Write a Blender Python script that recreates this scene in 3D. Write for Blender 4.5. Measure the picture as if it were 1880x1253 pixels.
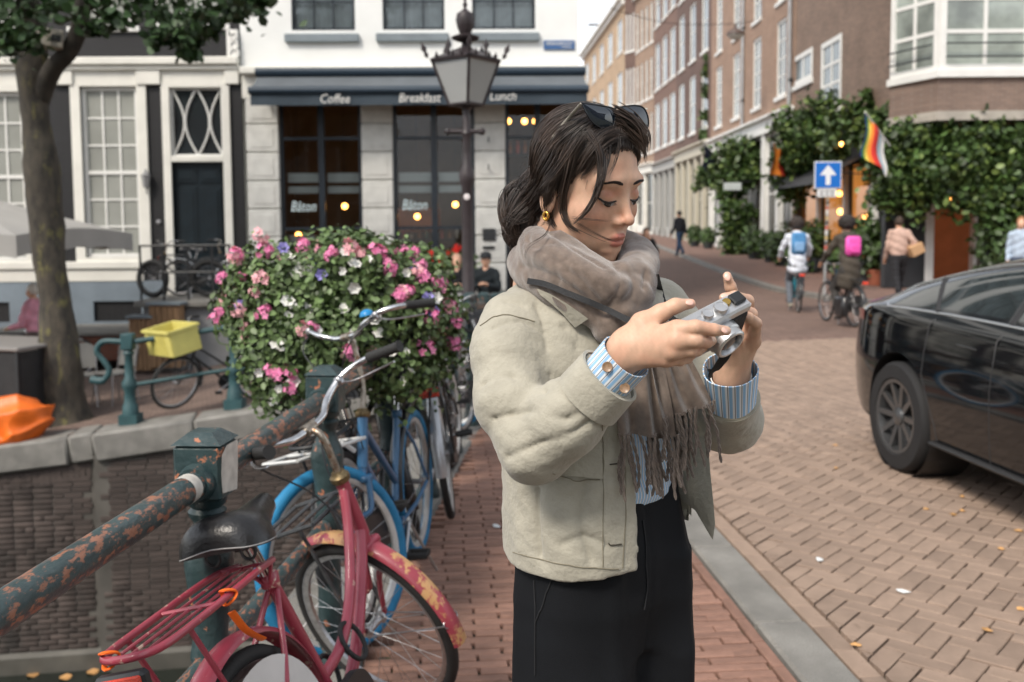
import bpy, bmesh, math, random
import numpy as np
from mathutils import Matrix, Vector, Euler, Quaternion
for _o in list(bpy.data.objects):
 bpy.data.objects.remove(_o)
scene = bpy.context.scene
COL = scene.collection
R = math.radians
random.seed(7)
rng = np.random.default_rng(11)
# ------------------------------------------------------------------ camera
CAM_H = 1.55
FPX = 1750.0                      # focal length in photo pixels (1880 wide)
SHIFT = -84.0 / 1880.0
cam_data = bpy.data.cameras.new('camera')
cam = bpy.data.objects.new('camera', cam_data)
COL.objects.link(cam)
CAM_ROT = Matrix.Rotation(R(90 - 4.0), 3, 'X') @ Matrix.Rotation(R(-0.45), 3, 'Z')
cam.matrix_world = Matrix.Translation((0, 0, CAM_H)) @ CAM_ROT.to_4x4()
cam_data.sensor_width = 36.0
cam_data.lens = 36.0 * FPX / 1880.0
cam_data.shift_y = SHIFT
cam_data.clip_start = 0.05
cam_data.clip_end = 2000
cam_data.dof.use_dof = True
cam_data.dof.focus_distance = 1.47
cam_data.dof.aperture_fstop = 5.4
scene.camera = cam
# ------------------------------------------------------------------ light
SUN_EL, SUN_AZ = R(46), R(218)     # azimuth from +Y clockwise: behind the camera, to its left
world = bpy.data.worlds.new('World')
scene.world = world
world.use_nodes = True
_nt = world.node_tree
_bg = _nt.nodes['Background']
_sky = _nt.nodes.new('ShaderNodeTexSky')
_sky.sky_type = 'NISHITA'
_sky.sun_disc = False
_sky.sun_elevation = SUN_EL
_sky.sun_rotation = SUN_AZ
_sky.air_density = 1.0
_sky.dust_density = 1.0
_sky.ozone_density = 1.0
_hs = _nt.nodes.new('ShaderNodeHueSaturation')   # thin overcast: most of the blue is gone
_hs.inputs['Saturation'].default_value = 0.22
_nt.links.new(_sky.outputs[0], _hs.inputs['Color'])
_nt.links.new(_hs.outputs[0], _bg.inputs['Color'])
_bg.inputs['Strength'].default_value = 0.13
_sd = bpy.data.lights.new('sun', 'SUN')
_sd.energy = 1.5
_sd.angle = R(14)
_sd.color = (1.0, 0.9, 0.78)
sun = bpy.data.objects.new('sun', _sd)
COL.objects.link(sun)
_d = Vector((math.sin(SUN_AZ) * math.cos(SUN_EL), math.cos(SUN_AZ) * math.cos(SUN_EL), math.sin(SUN_EL)))
sun.rotation_euler = _d.to_track_quat('Z', 'Y').to_euler()
sun.location = (-6, -8, 14)
scene.view_settings.view_transform = 'Standard'
scene.view_settings.look = 'None'
scene.view_settings.gamma = 1.0
scene.view_settings.exposure = 1.1
scene.view_settings.use_curve_mapping = False
scene.cycles.use_denoising = True
scene.cycles.max_bounces = 6
scene.cycles.diffuse_bounces = 3
scene.cycles.glossy_bounces = 3
scene.cycles.transparent_max_bounces = 12
scene.cycles.sample_clamp_indirect = 6.0
scene.cycles.caustics_reflective = False
scene.cycles.caustics_refractive = False
# ------------------------------------------------------------------ pixel helpers (photo pixels -> real points at a real distance)
_CR = np.array(CAM_ROT)
_CO = np.array((0, 0, CAM_H))
def ray(px, py):
 d = _CR @ np.array(((px - 940.0) / FPX, -(py - 626.5 + 84.0) / FPX, -1.0))
 return d / np.linalg.norm(d)
def at(px, py, Y):
 d = ray(px, py)
 return _CO + d * (Y / d[1])
def atz(px, py, z):
 d = ray(px, py)
 return _CO + d * ((z - CAM_H) / d[2])
def atx(px, py, X):
 d = ray(px, py)
 return _CO + d * (X / d[0])
def proj(p):
 q = _CR.T @ (np.asarray(p, float) - _CO)
 return (940 + FPX * q[0] / -q[2], 626.5 - 84 - FPX * q[1] / -q[2])
def lin(r, g=None, b=None):
 c = (r, g, b)
 return tuple(((x / 255.0) / 12.92 if x <= 10 else (((x / 255.0) + 0.055) / 1.055) ** 2.4) for x in c)
# ------------------------------------------------------------------ mesh builder
def _frame(d):
 d = np.asarray(d, float); d = d / (np.linalg.norm(d) + 1e-12)
 a = np.array((0, 0, 1.0)) if abs(d[2]) < 0.9 else np.array((1.0, 0, 0))
 u = np.cross(a, d); u /= np.linalg.norm(u)
 return u, np.cross(d, u)
class MB:
 def __init__(s):
  s.v = []; s.f = []; s.m = []
 def add(s, V, F, mi=0):
  o = len(s.v)
  s.v.extend([tuple(map(float, p)) for p in V])
  for q in F:
   s.f.append(tuple(int(i) + o for i in q)); s.m.append(mi)
  return s
 def box(s, c, size, rot=None, mi=0, taper=1.0):
  x, y, z = [k / 2.0 for k in size]
  V = [(-x, -y, -z), (x, -y, -z), (x, y, -z), (-x, y, -z), (-x * taper, -y * taper, z), (x * taper, -y * taper, z), (x * taper, y * taper, z), (-x * taper, y * taper, z)]
  V = np.array(V)
  if rot is not None:
   V = V @ np.array(rot.to_matrix() if hasattr(rot, 'to_matrix') else rot).T
  V = V + np.array(c, float)
  return s.add(V, [(3, 2, 1, 0), (4, 5, 6, 7), (0, 1, 5, 4), (1, 2, 6, 5), (2, 3, 7, 6), (3, 0, 4, 7)], mi)
 def box2(s, lo, hi, mi=0):
  lo = np.array(lo, float); hi = np.array(hi, float)
  return s.box((lo + hi) / 2, np.abs(hi - lo), mi=mi)
 def bbox(s, c, size, bev=0.01, rot=None, mi=0):
  x, y, z = [k / 2.0 for k in size]; b = min(bev, x * .9, y * .9, z * .9)
  bm = bmesh.new(); bmesh.ops.create_cube(bm, size=1.0)
  for v in bm.verts: v.co = Vector((v.co.x * 2 * x, v.co.y * 2 * y, v.co.z * 2 * z))
  bmesh.ops.bevel(bm, geom=list(bm.edges), offset=b, segments=1, affect='EDGES')
  bm.verts.index_update()
  V = np.array([v.co[:] for v in bm.verts]); F = [[v.index for v in f.verts] for f in bm.faces]
  bm.free()
  if rot is not None: V = V @ np.array(rot.to_matrix() if hasattr(rot, 'to_matrix') else rot).T
  return s.add(V + np.array(c, float), F, mi)
 def tube(s, pts, r, n=8, caps=True, mi=0, flat=1.0):
  P = [np.asarray(p, float) for p in pts]; k = len(P)
  rs = [r] * k if np.isscalar(r) else list(r)
  T = []
  for i in range(k):
   a = P[max(i - 1, 0)]; b = P[min(i + 1, k - 1)]
   t = b - a; T.append(t / (np.linalg.norm(t) + 1e-12))
  u, w = _frame(T[0]); V = []
  for i in range(k):
   u = u - T[i] * np.dot(u, T[i]); u /= (np.linalg.norm(u) + 1e-12); w = np.cross(T[i], u)
   for j in range(n):
    a = 2 * math.pi * j / n
    V.append(P[i] + rs[i] * (math.cos(a) * u + flat * math.sin(a) * w))
  F = []
  for i in range(k - 1):
   for j in range(n):
    j2 = (j + 1) % n
    F.append((i * n + j, i * n + j2, (i + 1) * n + j2, (i + 1) * n + j))
  if caps:
   F.append(tuple(range(n - 1, -1, -1))); F.append(tuple((k - 1) * n + j for j in range(n)))
  return s.add(V, F, mi)
 def loop(s, pts, r, n=6, mi=0):
  P = [np.asarray(p, float) for p in pts]; k = len(P); V = []
  c = sum(P) / k
  nrm = np.cross(P[0] - c, P[k // 4] - c); nrm /= np.linalg.norm(nrm)
  for i in range(k):
   t = P[(i + 1) % k] - P[i - 1]; t /= np.linalg.norm(t)
   u = np.cross(t, nrm)
   for j in range(n):
    a = 2 * math.pi * j / n
    V.append(P[i] + r * (math.cos(a) * u + math.sin(a) * nrm))
  F = [(i * n + j, i * n + (j + 1) % n, ((i + 1) % k) * n + (j + 1) % n, ((i + 1) % k) * n + j) for i in range(k) for j in range(n)]
  return s.add(V, F, mi)
 def lathe(s, prof, n=16, c=(0, 0, 0), rot=None, mi=0, sq=None):
  V = []; F = []
  for (r, z) in prof:
   for j in range(n):
    a = 2 * math.pi * (j + .5) / n
    V.append((r * math.cos(a), r * math.sin(a), z))
  k = len(prof)
  for i in range(k - 1):
   for j in range(n):
    j2 = (j + 1) % n
    F.append((i * n + j, i * n + j2, (i + 1) * n + j2, (i + 1) * n + j))
  F.append(tuple(range(n - 1, -1, -1))); F.append(tuple((k - 1) * n + j for j in range(n)))
  V = np.array(V)
  if rot is not None: V = V @ np.array(rot.to_matrix() if hasattr(rot, 'to_matrix') else rot).T
  return s.add(V + np.array(c, float), F, mi)
 def ring(s, R0, sec, n=48, c=(0, 0, 0), a0=0, a1=2 * math.pi, mi=0):
  full = abs(a1 - a0 - 2 * math.pi) < 1e-6
  k = n if full else n + 1; m = len(sec); V = []; F = []
  for i in range(k):
   a = a0 + (a1 - a0) * i / n
   for (dr, dy) in sec:
    V.append(((R0 + dr) * math.cos(a) + c[0], dy + c[1], (R0 + dr) * math.sin(a) + c[2]))
  for i in range(n):
   i2 = (i + 1) % k
   for j in range(m):
    j2 = (j + 1) % m
    F.append((i * m + j, i * m + j2, i2 * m + j2, i2 * m + j))
  return s.add(V, F, mi)
 def grid(s, P, mi=0, flip=False):
  P = np.asarray(P, float); a, b = P.shape[:2]
  F = []
  for i in range(a - 1):
   for j in range(b - 1):
    q = (i * b + j, i * b + j + 1, (i + 1) * b + j + 1, (i + 1) * b + j)
    F.append(q[::-1] if flip else q)
  return s.add(P.reshape(-1, 3), F, mi)
 def ball(s, c, r, n=12, m=8, mi=0, sc=(1, 1, 1)):
  prof = [(r * math.sin(math.pi * (i + .02) / (m + .04)), -r * math.cos(math.pi * (i + .02) / (m + .04))) for i in range(m + 1)]
  V0 = len(s.v); s.lathe(prof, n, (0, 0, 0), mi=mi)
  for i in range(V0, len(s.v)):
   p = s.v[i]; s.v[i] = (p[0] * sc[0] + c[0], p[1] * sc[1] + c[1], p[2] * sc[2] + c[2])
  return s
 def mesh(s, name, mats, smooth=None):
  me = bpy.data.meshes.new(name)
  me.from_pydata(s.v, [], s.f)
  for m_ in (mats if isinstance(mats, (list, tuple)) else [mats]): me.materials.append(m_)
  if any(s.m): me.polygons.foreach_set('material_index', s.m)
  if smooth is not None:
   me.shade_smooth()
   if smooth < 179: me.set_sharp_from_angle(angle=R(smooth))
  me.update()
  return me
 def build(s, name, mats, parent=None, smooth=None):
  return link(name, s.mesh(name, mats, smooth), parent)
def link(name, me, parent=None):
 o = bpy.data.objects.new(name, me); COL.objects.link(o)
 if parent is not None:
  o.parent = parent
  if parent.parent is None and parent.get('_world'):
   o.matrix_parent_inverse = parent.matrix_basis.inverted()
 return o
def np_mesh(name, V, F, mats, smooth=None):
 me = bpy.data.meshes.new(name)
 V = np.asarray(V, np.float32); F = np.asarray(F, np.int32)
 me.vertices.add(len(V)); me.vertices.foreach_set('co', V.ravel())
 k = F.shape[1]
 me.loops.add(F.size); me.loops.foreach_set('vertex_index', F.ravel())
 me.polygons.add(len(F)); me.polygons.foreach_set('loop_start', np.arange(0, F.size, k, dtype=np.int32))
 me.update(calc_edges=True); me.validate()
 for m_ in (mats if isinstance(mats, (list, tuple)) else [mats]): me.materials.append(m_)
 if smooth is not None:
  me.shade_smooth()
  if smooth < 179: me.set_sharp_from_angle(angle=R(smooth))
 return me
def tag(o, label=None, cat=None, group=None, kind=None):
 if label: o['label'] = label
 if cat: o['category'] = cat
 if group: o['group'] = group
 if kind: o['kind'] = kind
 return o
def empty(name, loc=(0, 0, 0), rz=0.0, world=False):
 o = bpy.data.objects.new(name, None); COL.objects.link(o)
 o.empty_display_size = 0.1
 o.location = loc; o.rotation_euler = (0, 0, rz)
 if world: o['_world'] = 1
 return o
def copy_tree(o, parent=None):
 c = o.copy(); COL.objects.link(c); c.parent = parent
 for ch in list(o.children): copy_tree(ch, c)
 return c
def text_mesh(body, size, shear=0.0, ext=0.002, sx=1.0):
 cu = bpy.data.curves.new('t', 'FONT'); cu.body = body; cu.size = size; cu.shear = shear; cu.extrude = ext
 cu.align_x = 'CENTER'; cu.align_y = 'CENTER'; cu.resolution_u = 2
 ob = bpy.data.objects.new('t', cu); COL.objects.link(ob)
 bpy.context.view_layer.update()
 me = bpy.data.meshes.new_from_object(ob.evaluated_get(bpy.context.evaluated_depsgraph_get()))
 bpy.data.objects.remove(ob); bpy.data.curves.remove(cu)
 return me
def lettering(name, body, size, c, u, v, mat, parent, shear=0.0, sx=1.0):
 me = text_mesh(body, size, shear)
 u = np.array(u, float); v = np.array(v, float); n = np.cross(u, v)
 V = np.empty(len(me.vertices) * 3, np.float32); me.vertices.foreach_get('co', V); V = V.reshape(-1, 3)
 W = np.array(c) + V[:, :1] * sx * u + V[:, 1:2] * v + V[:, 2:3] * n
 me.vertices.foreach_set('co', W.astype(np.float32).ravel()); me.update()
 me.materials.clear(); me.materials.append(mat)
 return link(name, me, parent)
# ------------------------------------------------------------------ materials
MATS = {}
def mat(name, color, rough=0.6, metal=0.0, var=0.0, vscale=8.0, bump=0.0, bscale=60.0, color2=None, spots=None, coat=0.0, spec=0.5, emit=None, estr=0.0, sheen=0.0, detail=4.0, rvar=0.0, stretch=None, island=0.0):
 if name in MATS: return MATS[name]
 m = bpy.data.materials.new(name); m.use_nodes = True
 nt = m.node_tree; N = nt.nodes; L = nt.links
 b = N['Principled BSDF']
 b.inputs['Roughness'].default_value = rough
 b.inputs['Metallic'].default_value = metal
 b.inputs['Specular IOR Level'].default_value = spec
 if coat: b.inputs['Coat Weight'].default_value = coat; b.inputs['Coat Roughness'].default_value = 0.05
 if sheen: b.inputs['Sheen Weight'].default_value = sheen
 c = (*color, 1.0)
 b.inputs['Base Color'].default_value = c
 tc = None
 def coord():
  nonlocal tc
  if tc is None:
   t = N.new('ShaderNodeTexCoord'); tc = t.outputs['Object']
   if stretch:
    mp = N.new('ShaderNodeMapping'); mp.inputs['Scale'].default_value = stretch
    L.new(tc, mp.inputs[0]); tc = mp.outputs[0]
  return tc
 cur = None
 if var > 0:
  n = N.new('ShaderNodeTexNoise'); n.inputs['Scale'].default_value = vscale; n.inputs['Detail'].default_value = detail
  L.new(coord(), n.inputs['Vector'])
  rp = N.new('ShaderNodeValToRGB')
  rp.color_ramp.elements[0].position = 0.3; rp.color_ramp.elements[1].position = 0.7
  c2 = color2 or tuple(x * (1 - var) for x in color)
  rp.color_ramp.elements[0].color = (*c2, 1)
  rp.color_ramp.elements[1].color = (*[min(1, x * (1 + (0 if color2 else var))) for x in color], 1)
  L.new(n.outputs['Fac'], rp.inputs[0]); cur = rp.outputs[0]
 if spots:
  sc_, scale_, thr, soft = spots
  n = N.new('ShaderNodeTexNoise'); n.inputs['Scale'].default_value = scale_; n.inputs['Detail'].default_value = 6; n.inputs['Roughness'].default_value = .65
  L.new(coord(), n.inputs['Vector'])
  rp = N.new('ShaderNodeValToRGB'); rp.color_ramp.elements[0].position = thr; rp.color_ramp.elements[1].position = min(1, thr + soft)
  L.new(n.outputs['Fac'], rp.inputs[0])
  mx = N.new('ShaderNodeMix'); mx.data_type = 'RGBA'
  L.new(rp.outputs[0], mx.inputs['Factor'])
  if cur is not None: L.new(cur, mx.inputs[6])
  else: mx.inputs[6].default_value = c
  mx.inputs[7].default_value = (*sc_, 1)
  cur = mx.outputs[2]
 if island > 0:
  g = N.new('ShaderNodeNewGeometry')
  mr = N.new('ShaderNodeMapRange'); mr.inputs['To Min'].default_value = 1 - island; mr.inputs['To Max'].default_value = 1 + island
  oi = N.new('ShaderNodeObjectInfo')
  ad = N.new('ShaderNodeMath'); ad.operation = 'ADD'; fr = N.new('ShaderNodeMath'); fr.operation = 'FRACT'
  L.new(g.outputs['Random Per Island'], ad.inputs[0]); L.new(oi.outputs['Random'], ad.inputs[1]); L.new(ad.outputs[0], fr.inputs[0])
  L.new(fr.outputs[0], mr.inputs['Value'])
  vm = N.new('ShaderNodeVectorMath'); vm.operation = 'SCALE'
  if cur is not None: L.new(cur, vm.inputs[0])
  else: vm.inputs[0].default_value = color
  L.new(mr.outputs[0], vm.inputs['Scale']); cur = vm.outputs[0]
 if cur is not None: L.new(cur, b.inputs['Base Color'])
 if rvar:
  n = N.new('ShaderNodeTexNoise'); n.inputs['Scale'].default_value = vscale * 2; L.new(coord(), n.inputs['Vector'])
  mr = N.new('ShaderNodeMapRange'); mr.inputs['To Min'].default_value = max(0.02, rough - rvar); mr.inputs['To Max'].default_value = min(1, rough + rvar)
  L.new(n.outputs['Fac'], mr.inputs['Value']); L.new(mr.outputs[0], b.inputs['Roughness'])
 if bump > 0:
  n = N.new('ShaderNodeTexNoise'); n.inputs['Scale'].default_value = bscale; n.inputs['Detail'].default_value = 5
  L.new(coord(), n.inputs['Vector'])
  bp = N.new('ShaderNodeBump'); bp.inputs['Strength'].default_value = bump; bp.inputs['Distance'].default_value = 0.01
  L.new(n.outputs['Fac'], bp.inputs['Height']); L.new(bp.outputs[0], b.inputs['Normal'])
 if emit:
  b.inputs['Emission Color'].default_value = (*emit, 1); b.inputs['Emission Strength'].default_value = estr
 MATS[name] = m
 return m
def brick_mat(name, c1, c2, mortar, scale=1.0, bw=0.22, bh=0.065, ms=0.008, rot=0.0, axes='XZ', rough=.8, bump=.35, flat=False):
 if name in MATS: return MATS[name]
 m = bpy.data.materials.new(name); m.use_nodes = True
 nt = m.node_tree; N = nt.nodes; L = nt.links; b = N['Principled BSDF']; b.inputs['Roughness'].default_value = rough
 tc = N.new('ShaderNodeTexCoord'); sp = N.new('ShaderNodeSeparateXYZ'); cb = N.new('ShaderNodeCombineXYZ')
 L.new(tc.outputs['Object'], sp.inputs[0]); L.new(sp.outputs[axes[0]], cb.inputs[0]); L.new(sp.outputs[axes[1]], cb.inputs[1])
 mp = N.new('ShaderNodeMapping'); mp.inputs['Rotation'].default_value = (0, 0, rot); L.new(cb.outputs[0], mp.inputs[0])
 br = N.new('ShaderNodeTexBrick'); br.inputs['Scale'].default_value = 1.0 / scale
 br.inputs['Brick Width'].default_value = bw; br.inputs['Row Height'].default_value = bh; br.inputs['Mortar Size'].default_value = ms
 br.inputs['Color1'].default_value = (*c1, 1); br.inputs['Color2'].default_value = (*c2, 1); br.inputs['Mortar'].default_value = (*mortar, 1)
 L.new(mp.outputs[0], br.inputs['Vector'])
 n = N.new('ShaderNodeTexNoise'); n.inputs['Scale'].default_value = 1.3; n.inputs['Detail'].default_value = 6; L.new(tc.outputs['Object'], n.inputs['Vector'])
 mr = N.new('ShaderNodeMapRange'); mr.inputs['To Min'].default_value = .7; mr.inputs['To Max'].default_value = 1.3; L.new(n.outputs['Fac'], mr.inputs['Value'])
 vm = N.new('ShaderNodeVectorMath'); vm.operation = 'SCALE'; L.new(br.outputs['Color'], vm.inputs[0]); L.new(mr.outputs[0], vm.inputs['Scale'])
 L.new(vm.outputs[0], b.inputs['Base Color'])
 bp = N.new('ShaderNodeBump'); bp.inputs['Strength'].default_value = bump; bp.inputs['Distance'].default_value = .01; bp.invert = True
 L.new(br.outputs['Fac'], bp.inputs['Height']); L.new(bp.outputs[0], b.inputs['Normal'])
 MATS[name] = m
 return m
def glass_mat(name, tint=(0.9, 0.95, 0.95), trans=0.96, rough=0.02, sky_wash=0.0):
 if name in MATS: return MATS[name]
 m = bpy.data.materials.new(name); m.use_nodes = True
 nt = m.node_tree; N = nt.nodes; L = nt.links
 N.remove(N['Principled BSDF']); out = N['Material Output']
 t = N.new('ShaderNodeBsdfTransparent'); t.inputs[0].default_value = (*tint, 1)
 g = N.new('ShaderNodeBsdfGlossy'); g.inputs['Roughness'].default_value = rough; g.inputs['Color'].default_value = (.9, .95, 1, 1)
 fr = N.new('ShaderNodeFresnel'); fr.inputs['IOR'].default_value = 1.5
 mr = N.new('ShaderNodeMapRange'); mr.inputs['To Min'].default_value = 1 - trans - .05; mr.inputs['To Max'].default_value = 1.0
 L.new(fr.outputs[0], mr.inputs['Value'])
 mx = N.new('ShaderNodeMixShader'); L.new(mr.outputs[0], mx.inputs[0]); L.new(t.outputs[0], mx.inputs[1]); L.new(g.outputs[0], mx.inputs[2])
 if sky_wash:  # white diffuse share, stands in for a bright reflected sky
  df = N.new('ShaderNodeBsdfDiffuse'); df.inputs[0].default_value = (.75, .76, .74, 1); m2 = N.new('ShaderNodeMixShader'); m2.inputs[0].default_value = sky_wash
  L.new(mx.outputs[0], m2.inputs[1]); L.new(df.outputs[0], m2.inputs[2]); mx = m2
 L.new(mx.outputs[0], out.inputs[0])
 MATS[name] = m
 return m
WHITE = mat('white_paint', (.74, .74, .71), .5, var=.06, vscale=2)
CREAM = mat('cream_paint', (.72, .71, .65), .55, var=.07, vscale=2)
BLACK_METAL = mat('black_metal', (.018, .02, .022), .45, var=.3, vscale=20)
DARK_WOOD = mat('dark_wood', (.05, .035, .025), .6, var=.3, vscale=15)
RUBBER = mat('rubber', (.02, .02, .02), .75, bump=.2, bscale=200)
CHROME = mat('chrome', (.62, .62, .62), .18, metal=1.0, var=.2, vscale=40)
STEEL = mat('steel', (.45, .45, .46), .35, metal=1.0, var=.2, vscale=60)
WOOD = mat('wood', (.28, .17, .09), .6, var=.35, vscale=6, stretch=(8, 8, 1))
WARM_BULB = mat('warm_bulb', (1, .6, .2), .4, emit=(1.0, .42, .09), estr=5.0)
GLASS = glass_mat('pane_glass')
DARK_GLASS = mat('dark_glass', (.02, .025, .028), .06, spec=.8)
# ------------------------------------------------------------------ implicit surfaces (surface nets)
def smin(a, b, k):
 h = np.clip(0.5 + 0.5 * (b - a) / k, 0, 1)
 return b + (a - b) * h - k * h * (1 - h)
def smax(a, b, k): return -smin(-a, -b, k)
def s_ball(P, c, r): return np.linalg.norm(P - np.asarray(c, np.float32), axis=1) - r
def s_ell(P, c, r, rot=None):
 q = P - np.asarray(c, np.float32)
 if rot is not None: q = q @ np.asarray(rot, np.float32)       # columns = local axes
 r = np.asarray(r, np.float32)
 k0 = np.linalg.norm(q / r, axis=1); k1 = np.linalg.norm(q / (r * r), axis=1)
 return k0 * (k0 - 1.0) / np.maximum(k1, 1e-6)
def s_cap(P, a, b, ra, rb=None):
 rb = ra if rb is None else rb
 a = np.asarray(a, np.float32); b = np.asarray(b, np.float32); d = b - a
 t = np.clip(((P - a) @ d) / max(float(d @ d), 1e-12), 0, 1)
 return np.linalg.norm(P - a - t[:, None] * d, axis=1) - (ra + (rb - ra) * t)
def s_ecap(P, a, b, ra, rb, fl, nrm):
 a = np.asarray(a, np.float32); b = np.asarray(b, np.float32); d = b - a
 n = np.asarray(nrm, np.float32); n = n / np.linalg.norm(n)
 t = np.clip(((P - a) @ d) / max(float(d @ d), 1e-12), 0, 1)
 q = P - a - t[:, None] * d
 qn = q @ n
 q = q + (qn * (1.0 / fl - 1.0))[:, None] * n
 return (np.linalg.norm(q, axis=1) - (ra + (rb - ra) * t)) * min(1.0, fl * 1.15)
def s_chain(P, pts, rs, k=0.0):
 d = None
 for i in range(len(pts) - 1):
  e = s_cap(P, pts[i], pts[i + 1], rs[i], rs[i + 1])
  d = e if d is None else (smin(d, e, k) if k > 0 else np.minimum(d, e))
 return d
def s_box(P, c, half, rot=None, r=0.0):
 q = P - np.asarray(c, np.float32)
 if rot is not None: q = q @ np.asarray(rot, np.float32)
 q = np.abs(q) - (np.asarray(half, np.float32) - r)
 return np.linalg.norm(np.maximum(q, 0), axis=1) + np.minimum(q.max(axis=1), 0) - r
def surf_nets(F, lo, hi, h, margin=1.6, newton=2):
 lo = np.asarray(lo, np.float32); hi = np.asarray(hi, np.float32)
 B = 8
 nb = np.maximum(1, np.ceil((hi - lo) / (h * B)).astype(int)); n = nb * B + 1
 gb = np.stack(np.meshgrid(*[np.arange(k) for k in nb], indexing='ij'), -1).reshape(-1, 3)
 D0 = F((lo + (gb * B + B / 2.0) * h).astype(np.float32))
 act = gb[np.abs(D0) < 0.87 * B * h * margin]
 D = np.full(n, 1e3, np.float32)
 Dc = D0.reshape(nb)
 neg = gb[D0 < 0]
 for (i, j, k) in neg: D[i * B:(i + 1) * B + 1, j * B:(j + 1) * B + 1, k * B:(k + 1) * B + 1] = -1e3
 off = np.stack(np.meshgrid(*[np.arange(B + 1)] * 3, indexing='ij'), -1).reshape(-1, 3)
 step = 400
 for s in range(0, len(act), step):
  ab = act[s:s + step]
  I = (ab[:, None, :] * B + off[None]).reshape(-1, 3)
  D[I[:, 0], I[:, 1], I[:, 2]] = F((lo + I * h).astype(np.float32))
 S = D < 0
 c = [S[a:n[0] - 1 + a, b:n[1] - 1 + b, d:n[2] - 1 + d] for a in (0, 1) for b in (0, 1) for d in (0, 1)]
 cnt = sum(x.astype(np.int8) for x in c)
 mask = (cnt > 0) & (cnt < 8)
 cells = np.argwhere(mask)
 idx = np.full(mask.shape, -1, np.int64); idx[mask] = np.arange(len(cells))
 acc = np.zeros((len(cells), 3)); num = np.zeros(len(cells))
 corner = [np.array((a, b, d)) for a in (0, 1) for b in (0, 1) for d in (0, 1)]
 for p in range(8):
  for q in range(p + 1, 8):
   if np.abs(corner[p] - corner[q]).sum() != 1: continue
   A = cells + corner[p]; Bq = cells + corner[q]
   da = D[A[:, 0], A[:, 1], A[:, 2]]; db = D[Bq[:, 0], Bq[:, 1], Bq[:, 2]]
   m_ = (da < 0) != (db < 0)
   t = np.where(m_, da / np.where(m_, da - db, 1), 0)[:, None]
   acc += np.where(m_[:, None], A + t * (Bq - A), 0); num += m_
 V = (lo + (acc / np.maximum(num, 1)[:, None]) * h).astype(np.float32)
 faces = []
 for ax in range(3):
  u, w = [(1, 2), (2, 0), (0, 1)][ax]
  sl0 = [slice(None)] * 3; sl1 = [slice(None)] * 3
  sl0[ax] = slice(0, n[ax] - 1); sl1[ax] = slice(1, n[ax])
  ch = S[tuple(sl0)] != S[tuple(sl1)]
  E = np.argwhere(ch)
  ok = (E[:, u] > 0) & (E[:, u] < n[u] - 1) & (E[:, w] > 0) & (E[:, w] < n[w] - 1)
  E = E[ok]
  inside = S[E[:, 0], E[:, 1], E[:, 2]]
  def cell(du, dw):
   Q = E.copy(); Q[:, u] += du; Q[:, w] += dw
   return idx[Q[:, 0], Q[:, 1], Q[:, 2]]
  q = np.stack([cell(-1, -1), cell(0, -1), cell(0, 0), cell(-1, 0)], 1)
  q[~inside] = q[~inside][:, ::-1]
  faces.append(q)
 Fq = np.concatenate(faces); Fq = Fq[(Fq >= 0).all(1)]
 for _ in range(newton):
  e = h * .25; d = F(V)
  g = np.stack([F(V + np.array(x, np.float32) * e) - d for x in ((1, 0, 0), (0, 1, 0), (0, 0, 1))], 1) / e
  gl = np.maximum((g * g).sum(1), .05)
  stp = np.clip(d / gl, -h, h)
  V = V - stp[:, None] * g
 return V.astype(np.float32), Fq
def normals_of(V, Fq):
 a = V[Fq[:, 0]]; n = np.cross(V[Fq[:, 2]] - a, V[Fq[:, 3]] - V[Fq[:, 1]])
 N_ = np.zeros_like(V)
 for k in range(4): np.add.at(N_, Fq[:, k], n)
 return N_ / (np.linalg.norm(N_, axis=1, keepdims=True) + 1e-12)
def relax(V, Fq, it=2, lam=.5):
 E = np.concatenate([Fq[:, [i, (i + 1) % 4]] for i in range(4)])
 deg = np.bincount(E.ravel(), minlength=len(V)).astype(np.float32)[:, None]
 for _ in range(it):
  s = np.zeros_like(V); np.add.at(s, E[:, 0], V[E[:, 1]]); np.add.at(s, E[:, 1], V[E[:, 0]])
  V = V + lam * (s / np.maximum(deg, 1) - V)
 return V
def trace(F, px, py, t0=.6, t1=4.0):
 d = ray(px, py).astype(np.float32); t = t0
 for _ in range(160):
  s = float(F((_CO + d * t).astype(np.float32)[None])[0])
  if s < .0006: break
  t += max(s * .7, .0004)
  if t > t1: return None
 return _CO + d * t
def noise3(P, seed=0, freq=1.0):
 r_ = np.random.default_rng(seed); s = np.zeros(len(P))
 for i in range(6):
  k = r_.normal(size=3); k = k / np.linalg.norm(k) * freq * r_.uniform(.6, 1.7)
  s += np.sin(P @ k * 6.283 + r_.uniform(0, 6.283))
 return s / 3.0
def poly_dist(P, pts):
 d = np.full(len(P), 1e9, np.float32)
 for a, b in zip(pts[:-1], pts[1:]):
  d = np.minimum(d, s_cap(P, a, b, 0.0))
 return d
def smooth_curve(pts, n=8):
 P = [np.asarray(p, float) for p in pts]; P = [2 * P[0] - P[1]] + P + [2 * P[-1] - P[-2]]; out = []
 for i in range(1, len(P) - 2):
  for j in range(n):
   t = j / n; a, b, c, d = P[i - 1:i + 3]
   out.append(.5 * ((2 * b) + (-a + c) * t + (2 * a - 5 * b + 4 * c - d) * t * t + (-a + 3 * b - 3 * c + d) * t ** 3))
 out.append(P[-2]); return out
def sstep(a, b, x):
 t = np.clip((np.asarray(x, float) - a) / (b - a), 0, 1); return t * t * (3 - 2 * t)
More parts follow.
